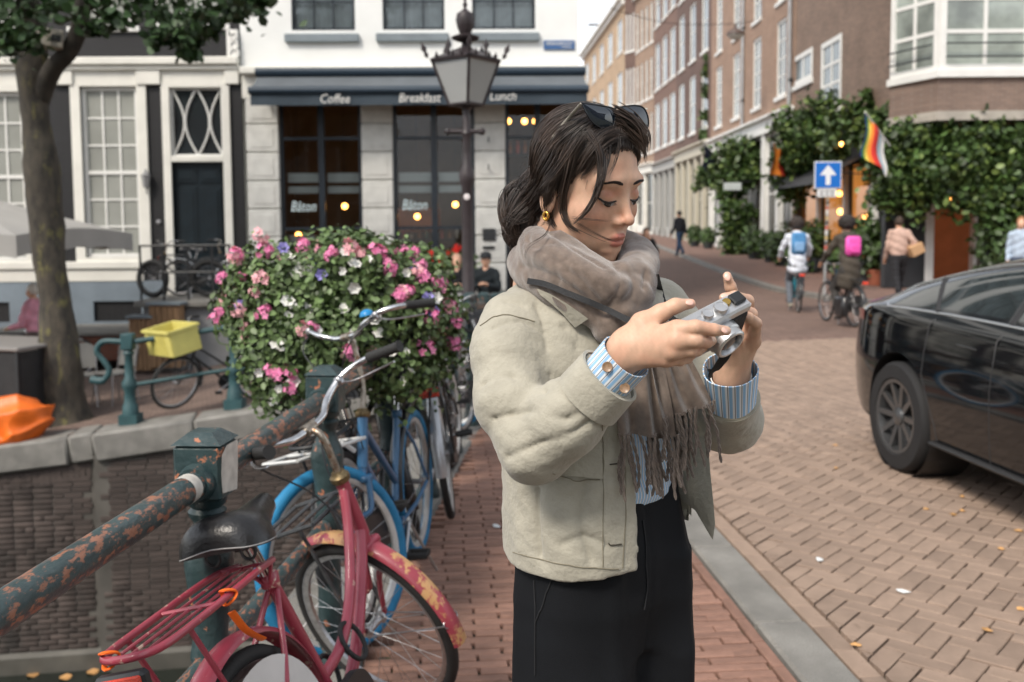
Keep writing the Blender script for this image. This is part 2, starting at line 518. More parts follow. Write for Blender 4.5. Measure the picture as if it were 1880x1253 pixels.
# ================================================================== ground, canal, paving
def gz(X, Y):
 X = np.asarray(X, float); Y = np.asarray(Y, float)
 fall = np.interp(X, [-9, -6, -3, -1, 5], [1.0, .95, .6, .28, .10])
 rise = np.where(X > 1.5, np.clip(Y - 24, 0, 60) * .028 * sstep(1.5, 6, X), 0)
 return -fall * sstep(6.5, 11.5, Y) + rise
def railx(Y): return -0.733 + .075 * (Y - 2.24)
def kerbx(Y): return 1.225 - .08 * Y           # sidewalk side of the kerb on the bridge
def quay_y(X): return 11.5 + .15 * (X + 2.5)   # canal face of the far quay
SAND = mat('joint_sand', (.10, .086, .068), .95, var=.5, vscale=7, spots=((.06, .085, .03), 9, .5, .1), bump=.6, bscale=90)
PAVE_FAR = brick_mat('street_brick', lin(132, 108, 96), lin(114, 92, 82), lin(76, 64, 58), bw=.2, bh=.1, ms=.012, rot=R(45), axes='XY', rough=.85, bump=.3)
QUAY_BRICK = brick_mat('quay_paving', lin(132, 112, 102), lin(112, 94, 86), lin(74, 66, 60), bw=.2, bh=.1, ms=.012, axes='XY', rough=.9, bump=.3)
ROAD_BRICK = mat('road_brick', lin(149, 129, 114), .8, var=.13, vscale=9, spots=(lin(108, 90, 78), 14, .6, .1), bump=.35, bscale=130, island=.13)
WALK_BRICK = mat('walk_brick', lin(138, 106, 92), .8, var=.17, vscale=13, spots=(lin(88, 68, 60), 10, .6, .12), bump=.35, bscale=150, island=.2)
GRANITE = mat('granite', lin(134, 132, 127), .75, var=.3, vscale=5, spots=(lin(106, 105, 101), 260, .5, .08), bump=.35, bscale=220)
CANAL_BRICK = mat('canal_brick', lin(74, 65, 61), .85, var=.4, vscale=3.2, spots=(lin(46, 45, 43), 1.3, .52, .16), bump=.5, bscale=70, island=.25)
MORTAR = mat('mortar', lin(92, 89, 84), .95, var=.35, vscale=2, bump=.3)
xs = np.unique(np.concatenate([np.linspace(-90, -10, 9), np.arange(-10, 12.1, .5), np.linspace(12, 90, 9)]))
ys = np.unique(np.concatenate([np.linspace(-40, 0, 5), np.arange(0, 30.1, .5), np.linspace(30, 90, 16), np.linspace(90, 260, 6)]))
m_ = MB()
def sheet_pt(X, Y):
 if X < -1.0: Y = max(Y, quay_y(X) + .12)
 near = X > -2 and Y < 14.2
 return (X, Y, float(gz(X, Y)) - (.022 if near else .004))
for j in range(len(ys) - 1):
 for i in range(len(xs) - 1):
  x0, x1, y0, y1 = xs[i], xs[i + 1], ys[j], ys[j + 1]
  if x1 <= -1.0 + 1e-6 and y1 <= quay_y(x0) + .13: continue
  if x0 < -1.0 + 1e-6 and x1 > -1.0 and y1 < 11: continue
  q = [sheet_pt(x0, y0), sheet_pt(x1, y0), sheet_pt(x1, y1), sheet_pt(x0, y1)]
  near = x0 >= -1.01 and y1 <= 14.05
  m_.add(q, [(0, 1, 2, 3)], 0 if near else (2 if (x1 < 1.6 and y0 < 40) else 1))
tag(m_.build('ground', [SAND, PAVE_FAR, QUAY_BRICK], smooth=60), kind='structure')
WATER = mat('canal_water', (.012, .016, .012), .08, spec=.6, bump=.12, bscale=3, var=.3, vscale=2)
m_ = MB(); m_.grid([[(x, y, -3.7) for x in np.linspace(-90, -.9, 12)] for y in np.linspace(-40, 12, 8)], flip=False)
tag(m_.build('canal_water', WATER), kind='structure')
def brick_proto(name, L, W, H, material, ch=.004):
 m = MB(); x, y = L / 2, W / 2
 V = [(-x, -y, -H), (x, -y, -H), (x, y, -H), (-x, y, -H), (-x, -y, -ch), (x, -y, -ch), (x, y, -ch), (-x, y, -ch),
  (-x + ch, -y + ch, 0), (x - ch, -y + ch, 0), (x - ch, y - ch, 0), (-x + ch, y - ch, 0)]
 F = [(8, 9, 10, 11)]
 for i in range(4):
  j = (i + 1) % 4; F += [(i, j, 4 + j, 4 + i), (4 + i, 4 + j, 8 + j, 8 + i)]
 m.add(V, F)
 return m.mesh(name, material)
def lay_bricks(parent, name, items, L, W, H, material, mesh, pick, limit=300, ch=.004):
 scored = sorted([i for i in range(len(items)) if pick(items[i]) is not None], key=lambda i: pick(items[i]))[:limit]
 chosen = set(scored)
 V = []; F = []
 base = np.array([v.co[:] for v in mesh.vertices]); fq = [tuple(p.vertices) for p in mesh.polygons]
 for i, (x, y, z, a, tx, ty, ls) in enumerate(items):
  if i in chosen:
   o = bpy.data.objects.new(name, mesh); COL.objects.link(o); o.parent = parent
   o.location = (x, y, z); o.rotation_euler = (tx, ty, a); o.scale = (ls, 1, 1)
  else:
   M = np.array(Euler((tx, ty, a)).to_matrix())
   W_ = (base * np.array((ls, 1, 1))) @ M.T + np.array((x, y, z)); o0 = len(V) * 12
   V.append(W_); F.append(np.array([[k + o0 for k in q] for q in fq]))
 if V:
  me = np_mesh(name + '_field', np.concatenate(V), np.concatenate(F), material)
  o = link(name + '_field', me, parent); tag(o, kind='stuff')
# ---- bridge sidewalk of narrow clinkers laid across
walk = tag(empty('sidewalk', (0, 0, 0)), kind='structure')
EX = np.array((1, .08)) / math.hypot(1, .08); ED = np.array((-.08, 1)) / math.hypot(1, .08)
walk_rot = math.atan2(EX[1], EX[0]); items = []
ow = np.array((kerbx(0), 0.0))
def add_item(u, w, rot, ls=1.0):
 p = ow + u * EX + w * ED
 if p[0] < railx(p[1]) + .09 or p[0] < -.9: return
 items.append((p[0], p[1], float(gz(p[0], p[1])) + random.gauss(0, .0012), rot + random.gauss(0, .004), random.gauss(0, .006), random.gauss(0, .003), ls))
w = 1.1; r_i = 0
while w < 13.4:
 u = -.066 - random.uniform(0, .2) * 0 - (r_i % 2) * .1 - random.uniform(-.012, .012)
 if r_i % 2: add_item(-.066 - .05, w, walk_rot, .47)
 while u > -2.3:
  add_item(u - .1, w, walk_rot + random.gauss(0, .003), random.uniform(.97, 1.0)); u -= .207
 w += .0535; r_i += 1
w = 1.1
while w < 13.4:
 add_item(-.030, w, walk_rot + R(90), 1.0); w += .208
bm_ = brick_proto('brick', .2, .0455, .05, WALK_BRICK, .004)
def pick_walk(it):
 a = proj(it[:3])
 if a[1] > 1262 or a[1] < 780: return None
 if 795 < a[0] < 950 or 1255 < a[0] < 1480: return it[1]
 return None
lay_bricks(walk, 'brick', items, .2, .047, .05, WALK_BRICK, bm_, pick_walk)
# ---- kerb stones and the gutter course beside them
m_ = None
kerb = tag(empty('kerb', (0, 0, 0)), kind='structure')
w = .6
while w < 13.0:
 L_ = random.uniform(.85, 1.05)
 c = ow + .101 * EX + (w + L_ / 2) * ED
 z0 = float(gz(c[0], c[1])); z1 = float(gz(*(ow + .1 * EX + (w + L_) * ED)))
 b = MB(); b.bbox((0, 0, 0), (.198, L_ - .008, .3), .012)
 o = b.build('kerb_stone', GRANITE, kerb, smooth=30); o.location = (c[0], c[1], z0 - .15 + .014); o.rotation_euler = (math.atan2((z1 - z0) * 2, L_) * 1.0 if abs(z1 - z0) > .01 else random.gauss(0, .003), random.gauss(0, .006), walk_rot + random.gauss(0, .002))
 w += L_
road = tag(empty('road', (0, 0, 0)), kind='structure')
items = []
w = .6
while w < 13.4:
 p = ow + .262 * EX + w * ED
 items.append((p[0], p[1], float(gz(*p)) - .004 + random.gauss(0, .0015), walk_rot + R(90) + random.gauss(0, .01), random.gauss(0, .01), random.gauss(0, .006), 1.2)); w += .207
# ---- herringbone road bricks
PH = R(45) + walk_rot; A1 = np.array((math.cos(PH), math.sin(PH))); A2 = np.array((-math.sin(PH), math.cos(PH)))
org = np.array((1.5, 4.0)); S_ = .087; cuts = []
for i in range(-115, 150):
 for j in range(-115, 150):
  c = (i - j) % 4
  if c == 0: p = org + S_ * ((i + 1) * A1 + (j + .5) * A2); ro = PH
  elif c == 3: p = org + S_ * ((i + .5) * A1 + (j + 1) * A2); ro = PH + R(90)
  else: continue
  X, Y = p
  if Y < .6 or Y > 14 or X > 10.5: continue
  du = (p - ow) @ EX
  if du < .42:
   if du < .22: continue
   ca, sa = math.cos(ro), math.sin(ro); poly = [np.array((X + a_ * ca - b_ * sa, Y + a_ * sa + b_ * ca)) for a_, b_ in ((-.0825, -.039), (.0825, -.039), (.0825, .039), (-.0825, .039))]; out = []
   for k_ in range(4):
    p0, p1 = poly[k_], poly[(k_ + 1) % 4]; d0, d1 = (p0 - ow) @ EX - .314, (p1 - ow) @ EX - .314
    if d0 > 0: out.append(p0)
    if d0 * d1 < 0: out.append(p0 + (p1 - p0) * d0 / (d0 - d1))
   if len(out) > 2: cuts.append((out, float(gz(X, Y)) + random.gauss(-.002, .0015)))
   continue
  items.append((X, Y, float(gz(X, Y)) + random.gauss(0, .0015), ro + random.gauss(0, .012), random.gauss(0, .010), random.gauss(0, .006), random.uniform(.97, 1.0)))
m_ = MB()
for out, z in cuts:
 n = len(out); m_.add([(*p, z) for p in out] + [(*p, z - .05) for p in out], [tuple(range(n))] + [(i, n + i, n + (i + 1) % n, (i + 1) % n) for i in range(n)])
tag(m_.build('cut_brick_edge', ROAD_BRICK, road), kind='stuff')
bm_ = brick_proto('brick', .169, .082, .06, ROAD_BRICK, .0035)
def pick_road(it):
 a = proj(it[:3])
 if a[1] > 1262 or a[0] < 1285 or a[0] > 1890 or it[1] > 7: return None
 return it[1]
lay_bricks(road, 'brick', items, .2, .097, .06, ROAD_BRICK, bm_, pick_road)
# ---- stone edge of the bridge deck under the railing, bridge flank below
edge = tag(empty('bridge_edge', (0, 0, 0)), kind='structure')
y = .2
while y < 11.3:
 L_ = random.uniform(1.0, 1.25); yc = y + L_ / 2
 b = MB(); b.bbox((0, 0, 0), (.44, L_ - .01, .28), .015)
 o = b.build('edge_stone', GRANITE, edge, smooth=30)
 o.location = (railx(yc) - .135, yc, float(gz(railx(yc), yc)) - .14 + .012); o.rotation_euler = (0, random.gauss(0, .004), -math.atan(.075)); y += L_
m_ = MB(); a = [(railx(t) - .28, t, float(gz(-.5, t)) - .25) for t in np.linspace(-30, 11.2, 8)]
m_.grid([a, [(p[0], p[1], -4.2) for p in a]])
tag(m_.build('bridge_flank', brick_mat('flank_brick', lin(96, 82, 74), lin(78, 68, 62), lin(110, 104, 96), axes='YZ')), kind='structure')
# ---- far quay: brick canal wall with stone coping
quay = tag(empty('canal_wall', (0, 0, 0)), kind='structure')
wa = math.atan(.15); WD = np.array((math.cos(wa), math.sin(wa)))
def quay_pt(s, off=0.0):          # s metres along the wall from X=-2.5
 p = np.array((-2.5, 11.5)) + s * WD + off * np.array((-WD[1], WD[0])); return p
m_ = MB(); S0, S1 = -30, 1.6
stepS = (at(182, 900, 11.2)[0] + 2.5) / WD[0]     # right part of the wall stands a little forward
for (s0, s1, off) in ((S0, stepS, .062), (stepS, S1, -.068)):
 g = [[(*quay_pt(s, off), z) for s in np.linspace(s0, s1, 10)] for z in (-4.2, -.3)]
 g[1] = [(p[0], p[1], float(gz(p[0], p[1] + .6)) - .25) for p in g[1]]
 m_.grid(g)
m_.add([(*quay_pt(stepS, .062), -4.2), (*quay_pt(stepS, -.068), -4.2), (*quay_pt(stepS, -.068), -.8), (*quay_pt(stepS, .062), -.8)], [(0, 1, 2, 3)])
m_.build('mortar_bed', MORTAR, quay)
items = []
base_z = -3.62
for c_ in range(0, 46):
 z = base_z + c_ * .066
 s = -5.2 - (c_ % 2) * .11
 while s < 1.5:
  off = .05 if s < stepS - .1 else -.08
  L_ = .105 if c_ % 2 and random.random() < .25 else .21
  p = quay_pt(s + L_ / 2, off)
  if abs(s + L_ / 2 - stepS) > L_ / 2 + .005 and z < float(gz(p[0], p[1] + .6)) - .36:
   items.append((p[0], p[1], z, wa, random.gauss(0, .012), random.gauss(0, .006), L_ / .21 * random.uniform(.97, 1)))
  s += L_ + .011
def wall_brick_proto():
 m = MB(); L, H, D_, ch = .105, .0275, .05, .004
 V = [(-L, D_, -H), (L, D_, -H), (L, D_, H), (-L, D_, H), (-L, ch, -H), (L, ch, -H), (L, ch, H), (-L, ch, H), (-L + ch, 0, -H + ch), (L - ch, 0, -H + ch), (L - ch, 0, H - ch), (-L + ch, 0, H - ch)]
 F = [(8, 9, 10, 11)]
 for i in range(4):
  j = (i + 1) % 4; F += [(i, j, 4 + j, 4 + i), (4 + i, 4 + j, 8 + j, 8 + i)]
 m.add(V, F); return m.mesh('brick', CANAL_BRICK)
def pick_wall(it):
 a = proj(it[:3])
 if a[0] < -20 or a[0] > 560 or a[1] > 1215: return None
 return abs(a[0] - 330) * .6 + a[1] * .5
lay_bricks(quay, 'brick', items, .21, .055, .05, CANAL_BRICK, wall_brick_proto(), pick_wall)
s = -8.0
while s < stepS - .04:
 p = quay_pt(s, .05); z = float(gz(p[0], p[1] + .6)) - .44
 o = MB().bbox((0, .03, 0), (.056, .06, .2), .004).build('soldier_brick', CANAL_BRICK, quay); o.location = (p[0], p[1], z); o.rotation_euler = (0, 0, wa); s += .067
s = -9.5
while s < 1.7:
 L_ = random.uniform(1.0, 1.3);
 if s < stepS < s + L_: L_ = stepS - s
 L_ = max(L_, .3)
 off = .25 if s < stepS - .01 else .13
 p = quay_pt(s + L_ / 2, off); z = float(gz(p[0], p[1] + .4))
 za = float(gz(*(quay_pt(s, off) + (0, .4)))); zb = float(gz(*(quay_pt(s + L_, off) + (0, .4))))
 o = MB().bbox((0, 0, 0), (L_ - .012, .54, .34), .03).build('coping_stone', GRANITE, quay, smooth=40)
 o.location = (p[0], p[1], z - .15); o.rotation_euler = (0, -math.atan2(zb - za, L_), wa); s += L_
m_ = MB()
for (s0, s1, off) in ((S0, stepS, 0.0), (stepS + .12, S1, -.13)):
 a, b = quay_pt(s0, off), quay_pt(s1, off)
 m_.add([(*a, -4), (*b, -4), (*b, -3.5), (*a, -3.5), (*quay_pt(s0, off + .1), -3.42), (*quay_pt(s1, off + .1), -3.42)], [(0, 1, 2, 3), (3, 2, 5, 4)])
m_.build('footing', mat('wet_stone', lin(86, 84, 78), .6, var=.3, vscale=3, bump=.3), quay)
# ---- far pavement of the shopping street with its kerb
FK = [(7.3, 80), (7.6, 62), (7.0, 40), (6.65, 29), (6.7, 24), (7.3, 20.3), (8.6, 18.4), (11, 17.6), (40, 16.5)]
FKs = [p for p in smooth_curve([(*p, 0) for p in FK], 6)]
m_ = MB(); kb = MB()
rowi = []; rowo = []
for i, p in enumerate(FKs):
 t = np.array(FKs[min(i + 1, len(FKs) - 1)]) - np.array(FKs[max(i - 1, 0)]); t = t[:2] / np.linalg.norm(t[:2]); n = np.array((-t[1], t[0]))
 z = float(gz(p[0], p[1])) + .10
 rowi.append((p, n, z))
pav = [[], [], []]
for (p, n, z) in rowi:
 a = np.array(p[:2]); b = a + .22 * n
 pav[0].append((*a, z - .12)); pav[1].append((*a, z)); pav[2].append((*b, z))
kb.grid(pav); tag(kb.build('far_kerb', GRANITE, smooth=40), kind='structure')
far = [[(*(np.array(p[:2]) + .22 * n), z + .002) for (p, n, z) in rowi], [(max(p[0] + 5.5, 12.5) if p[1] > 24 else p[0] + 5.5, max(p[1], 24.5) if p[1] < 24.5 else p[1], z + .004) for (p, n, z) in rowi]]
m_.grid(far)
tag(m_.build('pavement', brick_mat('pavement_brick', lin(150, 118, 104), lin(130, 102, 92), lin(84, 70, 64), bw=.2, bh=.06, ms=.01, axes='XY', rough=.9)), kind='structure')
# ================================================================== buildings
class Facade:
 def __init__(s, o, u, n):
  s.o = np.array(o, float); s.u = np.array(u, float); s.n = np.array(n, float)
  s.Mx = np.array([s.u, s.n, (0, 0, 1.0)]).T      # local x=u, y=n(out), z=up
 def p(s, u, v, d=0.0): return s.o + u * s.u + d * s.n + np.array((0, 0, v))
 def px(s, px, py):
  r = ray(px, py); t = ((s.o - _CO) @ s.n) / (r @ s.n); q = _CO + r * t - s.o
  return float(q @ s.u), float(q[2])
 def box(s, mb, u0, u1, v0, v1, d0, d1, mi=0, bev=None):
  c = s.p((u0 + u1) / 2, (v0 + v1) / 2, (d0 + d1) / 2); sz = (abs(u1 - u0), abs(d1 - d0), abs(v1 - v0))
  if bev: mb.bbox(c, sz, bev, rot=s.Mx, mi=mi)
  else: mb.box(c, sz, rot=s.Mx, mi=mi)
  return mb
 def wall(s, u0, u1, v0, v1, holes, depth=.14, mi=0):
  m = MB(); U = sorted({u0, u1, *[h[0] for h in holes], *[h[1] for h in holes]}); V = sorted({v0, v1, *[h[2] for h in holes], *[h[3] for h in holes]})
  for i in range(len(U) - 1):
   for j in range(len(V) - 1):
    cu, cv = (U[i] + U[i + 1]) / 2, (V[j] + V[j + 1]) / 2
    if any(h[0] < cu < h[1] and h[2] < cv < h[3] for h in holes): continue
    if cu < u0 or cu > u1 or cv < v0 or cv > v1: continue
    m.add([s.p(U[i], V[j]), s.p(U[i + 1], V[j]), s.p(U[i + 1], V[j + 1]), s.p(U[i], V[j + 1])], [(0, 1, 2, 3)], mi)
  for (a, b, c, d) in holes:
   f = [s.p(a, c), s.p(b, c), s.p(b, d), s.p(a, d)]; k = [s.p(a, c, -depth), s.p(b, c, -depth), s.p(b, d, -depth), s.p(a, d, -depth)]
   for i in range(4):
    j = (i + 1) % 4; m.add([f[i], k[i], k[j], f[j]], [(0, 1, 2, 3)], mi)
  return m
 def window(s, parent, u0, u1, v0, v1, nx=2, ny=2, fr=.07, bar=.03, d=-.08, frame=None, pane=None, rail=None, sill=None, sill_mat=None, curtain=None, label=None):
  frame = frame or WHITE; pane = pane or DARK_GLASS
  m = MB(); s.box(m, u0, u0 + fr, v0, v1, d - .03, d + .04); s.box(m, u1 - fr, u1, v0, v1, d - .03, d + .04)
  s.box(m, u0 + fr, u1 - fr, v0, v0 + fr, d - .03, d + .038); s.box(m, u0 + fr, u1 - fr, v1 - fr, v1, d - .03, d + .038)
  a, b, c, e = u0 + fr, u1 - fr, v0 + fr, v1 - fr
  rails = [] if rail is None else [rail]
  for r_ in rails: s.box(m, a, b, c + (e - c) * r_ - fr * .45, c + (e - c) * r_ + fr * .45, d - .02, d + .03)
  for i in range(1, nx):
   x = a + (b - a) * i / nx; s.box(m, x - bar / 2, x + bar / 2, c, e, d - .015, d + .018)
  for j in range(1, ny):
   y = c + (e - c) * j / ny
   if any(abs(y - (c + (e - c) * r_)) < .02 for r_ in rails): continue
   s.box(m, a, b, y - bar / 2, y + bar / 2, d - .015, d + .016)
  w = m.build('window', frame, parent)
  pm = {}
  for i in range(nx):
   for j in range(ny):
    x0, x1, y0, y1 = a + (b - a) * i / nx, a + (b - a) * (i + 1) / nx, c + (e - c) * j / ny, c + (e - c) * (j + 1) / ny
    t = random.gauss(0, .0015)
    MB().add([s.p(x0, y0, d - .005 + t), s.p(x1, y0, d - .005), s.p(x1, y1, d - .005 - t), s.p(x0, y1, d - .005)], [(0, 1, 2, 3)]).build('pane', pane, w)
  if curtain:
   s.curtain(w, a, b, c, e, d - .12, curtain)
  if sill: s.box(MB(), u0 - .08, u1 + .08, v0 - sill, v0 + .002, d, .07, bev=.008).build('sill', sill_mat or frame, w)
  return w
 def curtain(s, parent, a, b, c, e, d, material):
  m = MB(); n = max(12, int((b - a) * 26)); rows = []
  for v in (c, e): rows.append([s.p(a + (b - a) * i / n, v, d + .025 * math.sin(i * 1.35 + .5 * math.sin(i * .7))) for i in range(n + 1)])
  m.grid(rows); return m.build('curtain', material, parent, smooth=80)
BLIND = mat('pale_blind', (.30, .31, .285), .12, var=.12, vscale=1.2, spec=.6)
NET = mat('net_curtain', (.72, .74, .74), .8, var=.12, vscale=5)
ROOF = mat('roof_tile', (.08, .07, .07), .8, var=.3, vscale=3)
ROOM = mat('glow_wall', (.11, .065, .034), .8, var=.5, vscale=1.2, emit=(1.0, .42, .14), estr=.003)  # walls glow faintly themselves, standing in for warm lamplight indoors
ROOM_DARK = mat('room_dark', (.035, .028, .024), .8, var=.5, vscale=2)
# ---------------------------------------------------------------- black house with the stoop
YF = 19.0
fa = R(1.2)
FU = np.array((math.cos(fa), math.sin(fa), 0)); FN = np.array((math.sin(fa), -math.cos(fa), 0))
bx = at(450, 400, YF)[0]
BF = Facade((bx, YF, 0.0), FU, FN)       # u = 0 at the join with the cafe, negative to the left
def B(px, py): return BF.px(px, py)
bh = empty('town_house', (bx - 6, YF + 4, float(gz(bx - 6, YF))), world=True)
tag(bh, 'black painted brick house with white sash windows, cream trim and dark panelled door', 'house')
BLACKBRICK = brick_mat('black_brick', (.011, .011, .013), (.008, .008, .0095), (.005, .005, .006), axes='XZ', rough=.55, bump=.5)
BLUEGREY = mat('blue_grey_render', lin(118, 130, 140), .75, var=.16, vscale=1.6, bump=.15, bscale=40)
TEAL_DOOR = mat('teal_door', (.005, .012, .017), .35, var=.2, vscale=6)
uL = B(-520, 300)[0]
v_corn = B(225, 120)[1]; v_band = B(225, 153)[1]; v_plinth = B(200, 482)[1]; v_base = B(200, 516)[1]
def span(x0, x1, y0, y1):
 a = B(x0, (y0 + y1) / 2)[0]; b = B(x1, (y0 + y1) / 2)[0]; c = B((x0 + x1) / 2, y1)[1]; d = B((x0 + x1) / 2, y0)[1]
 return (a, b, c, d)
wB = span(152, 258, 158, 474); wA = span(-52, 48, 168, 480); trans_ = span(312, 410, 160, 288); door = span(316, 412, 297, 548)
wA2 = (wA[0] - 2.6, wA[1] - 2.6, wA[2], wA[3])
up1 = span(128, 246, -160, 50); up2 = span(284, 412, -160, 46); up0 = (up1[0] - 2.0, up1[1] - 2.0, up1[2], up1[3])
top = v_corn + 7.6
up_b = [(h[0], h[1], h[2] + 3.6, h[3] + 3.4) for h in (up0, up1, up2)]
holes = [wB, wA, wA2, trans_, (door[0], door[1], door[2], door[3]), up0, up1, up2] + up_b
BF.wall(uL, 0, v_base - 2.5, top, holes, .16).build('wall', BLACKBRICK, bh)
m_ = MB()
for dx in (0,):
 pass
def house_body(parent, F, u0, u1, v0, v1, depth, wall_mat, ridge=2.4):
 m = MB()
 q = [F.p(u0, v0), F.p(u0, v0, -depth), F.p(u0, v1, -depth), F.p(u0, v1)]; m.add(q, [(0, 1, 2, 3)])
 q = [F.p(u1, v0), F.p(u1, v0, -depth), F.p(u1, v1, -depth), F.p(u1, v1)]; m.add(q, [(3, 2, 1, 0)])
 q = [F.p(u0, v0, -depth), F.p(u1, v0, -depth), F.p(u1, v1, -depth), F.p(u0, v1, -depth)]; m.add(q, [(3, 2, 1, 0)])
 m.build('side_walls', wall_mat, parent)
 r = MB();
 r.add([F.p(u0, v1), F.p(u1, v1), F.p(u1, v1 + ridge, -depth / 2), F.p(u0, v1 + ridge, -depth / 2), F.p(u0, v1, -depth), F.p(u1, v1, -depth)], [(0, 1, 2, 3), (3, 2, 5, 4), (0, 3, 4), (1, 5, 2)])
 rf = r.build('roof', ROOF, parent)
 c = MB(); F.box(c, (u0 + u1) / 2 - .4, (u0 + u1) / 2 + .4, v1 + ridge * .6, v1 + ridge + 1.0, -depth / 2 - .3, -depth / 2 + .3, bev=.03); c.build('chimney', ROOF, rf)
house_body(bh, BF, uL, -.02, v_base - 2.5, top, 9, BLACKBRICK)
BF.box(MB(), uL, .0, top - .1, top + .35, 0, .35, bev=.04).build('cornice', CREAM, bh)
m_ = MB(); BF.box(m_, uL, -.02, v_corn - .02, v_corn + .13, 0, .2, bev=.02); BF.box(m_, uL, -.02, v_corn - .10, v_corn - .022, 0, .13)
m_.build('string_course', CREAM, bh)
m_ = MB(); BF.box(m_, uL, -.02, v_band, v_corn - .1, 0, .045); m_.build('frieze', CREAM, bh)
for (x0, x1) in ((98, 136), (252, 296), (414, 449), (-110, -70)):
 a = B(x0, 140)[0]; b = min(B(x1, 140)[0], -.03); BF.box(MB(), a, b, v_band - .04, v_corn - .10, 0, .10, bev=.01).build('frieze_block', CREAM, bh)
for w_ in (wB, wA, wA2):
 m_ = MB(); k = .17
 BF.box(m_, w_[0] - k, w_[0] + .012, v_plinth, v_band, 0, .06); BF.box(m_, w_[1] - .012, w_[1] + k, v_plinth, v_band, 0, .06)
 BF.box(m_, w_[0] + .012, w_[1] - .012, w_[3] - .012, v_band, 0, .058); BF.box(m_, w_[0] + .012, w_[1] - .012, v_plinth, w_[2] + .012, 0, .058)
 m_.build('window_surround', CREAM, bh)
 BF.window(bh, w_[0] + .012, w_[1] - .012, w_[2] + .012, w_[3] - .012, 3, 6, fr=.075, bar=.035, rail=.5, pane=BLIND)
m_ = MB(); k = .14
BF.box(m_, trans_[0] - k, trans_[0] + .01, door[2], v_band, 0, .06); BF.box(m_, trans_[1] - .01, trans_[1] + k, door[2], v_band, 0, .06)
BF.box(m_, trans_[0] + .01, trans_[1] - .01, trans_[3] - .01, v_band, 0, .058); BF.box(m_, trans_[0] + .01, trans_[1] - .01, door[3] - .01, trans_[2] + .01, -.05, .058, bev=.01)
ds = m_.build('door_surround', CREAM, bh)
tw = MB(); a, b, c, d = trans_
for (x0, x1, y0, y1) in ((a, a + .05, c, d), (b - .05, b, c, d), (a + .05, b - .05, c, c + .05), (a + .05, b - .05, d - .05, d)): BF.box(tw, x0, x1, y0, y1, -.1, -.03)
cx = (a + b) / 2; hw = (b - a) / 2 - .05
for sgn, base in ((1, cx - hw * .52), (-1, cx - hw * .52), (1, cx + hw * .52), (-1, cx + hw * .52)):
 pts = []
 for i in range(17):
  t = i / 16.0; v = c + .05 + (d - c - .1) * t
  bulge = math.sin(math.pi * t)
  pts.append(BF.p(base + sgn * hw * (.48 - .46 * bulge), v, -.06))
 tw.tube(pts, .03, 6, flat=.7)
two = tw.build('transom_window', WHITE, ds)
MB().add([BF.p(a, c, -.09), BF.p(b, c, -.09), BF.p(b, d, -.09), BF.p(a, d, -.09)], [(0, 1, 2, 3)]).build('pane', DARK_GLASS, ds)
dm = MB(); a, b, c, d = door; BF.box(dm, a, b, c, d, -.14, -.1)
dr = dm.build('door', TEAL_DOOR, bh)
for i in range(2):
 x0 = a + .07 + i * (b - a) / 2 - (.03 if i else 0); x1 = x0 + (b - a) / 2 - .1
 for (y0, y1) in ((c + .12, c + .8), (c + .92, d - .5), (d - .42, d - .1)):
  m_ = MB(); BF.box(m_, x0, x1, y0, y1, -.1, -.075, bev=.02); BF.box(m_, x0 + .07, x1 - .07, y0 + .07, y1 - .07, -.075, -.06, bev=.01); m_.build('door_panel', TEAL_DOOR, dr)
MB().ball(BF.p(a + .1, c + 1.05, -.06), .035).build('door_knob', STEEL, dr, smooth=60)
m_ = MB(); BF.box(m_, uL, B(264, 480)[0], v_plinth - .12, v_plinth + .02, 0, .12, bev=.01); BF.box(m_, uL, B(264, 480)[0], v_base, v_plinth - .12, 0, .07); m_.build('plinth_band', CREAM, bh)
gr = span(174, 262, 553, 590)
BF2 = Facade(BF.p(0, 0, .055), FU, FN)
BF2.wall(uL, B(300, 500)[0], -2.6, v_base, [gr, (gr[0] - 2.4, gr[1] - 2.6, gr[2], gr[3])], .2).build('base_wall', BLUEGREY, bh)
m_ = MB()
BF.box(m_, gr[0] - .02, gr[1] + .02, gr[2] - .02, gr[3] + .02, -.16, -.15)
gp = m_.build('cellar_opening', mat('void_dark', (.01, .01, .012), .9), bh)
for i in range(7):
 x = gr[0] + (gr[1] - gr[0]) * (i + .5) / 7; MB().tube([BF.p(x, gr[2], -.02), BF.p(x, gr[3], -.02)], .022, 6).build('grille_bar', BLACK_METAL, gp)
for w_ in (up0, up1, up2) + tuple(up_b): BF.window(bh, w_[0], w_[1], w_[2], w_[3], 3, 4, fr=.13, bar=.04, rail=.5, d=-.04, sill=.1, pane=BLIND)
m_ = MB(); c = span(418, 446, 56, 112); BF.box(m_, c[0], min(c[1], -.03), c[2], c[3], 0, .09, bev=.015)
for i, r_ in enumerate((.09, .075, .06)):
 q = BF.p((c[0] + c[1]) / 2, c[2] + .12 + i * .17, .1); m_.loop([q + r_ * (math.cos(t) * FU + np.array((0, 0, math.sin(t)))) for t in np.linspace(0, 6.283, 16, endpoint=False)], .02, 6)
m_.build('carved_console', WHITE, bh, smooth=40)
wl = B(272, 335); q = BF.p(wl[0], wl[1], .12)
m_ = MB(); m_.lathe([(.02, -.02), (.06, 0), (.085, .2), (.10, .22), (.03, .3), (.01, .36)], 6, q - (0, 0, .1)); m_.tube([q - (0, 0, .1), q - (0, 0, .2), BF.p(wl[0], wl[1] - .25, 0)], .012, 6)
m_.build('wall_lantern', mat('lantern_grey', (.25, .25, .25), .4), bh)
q = B(292, 408); MB().lathe([(.05, 0), (.045, .03), (.01, .035)], 12, BF.p(q[0], q[1], 0), rot=Matrix.Rotation(R(90), 3, 'X')).build('door_bell', STEEL, bh)
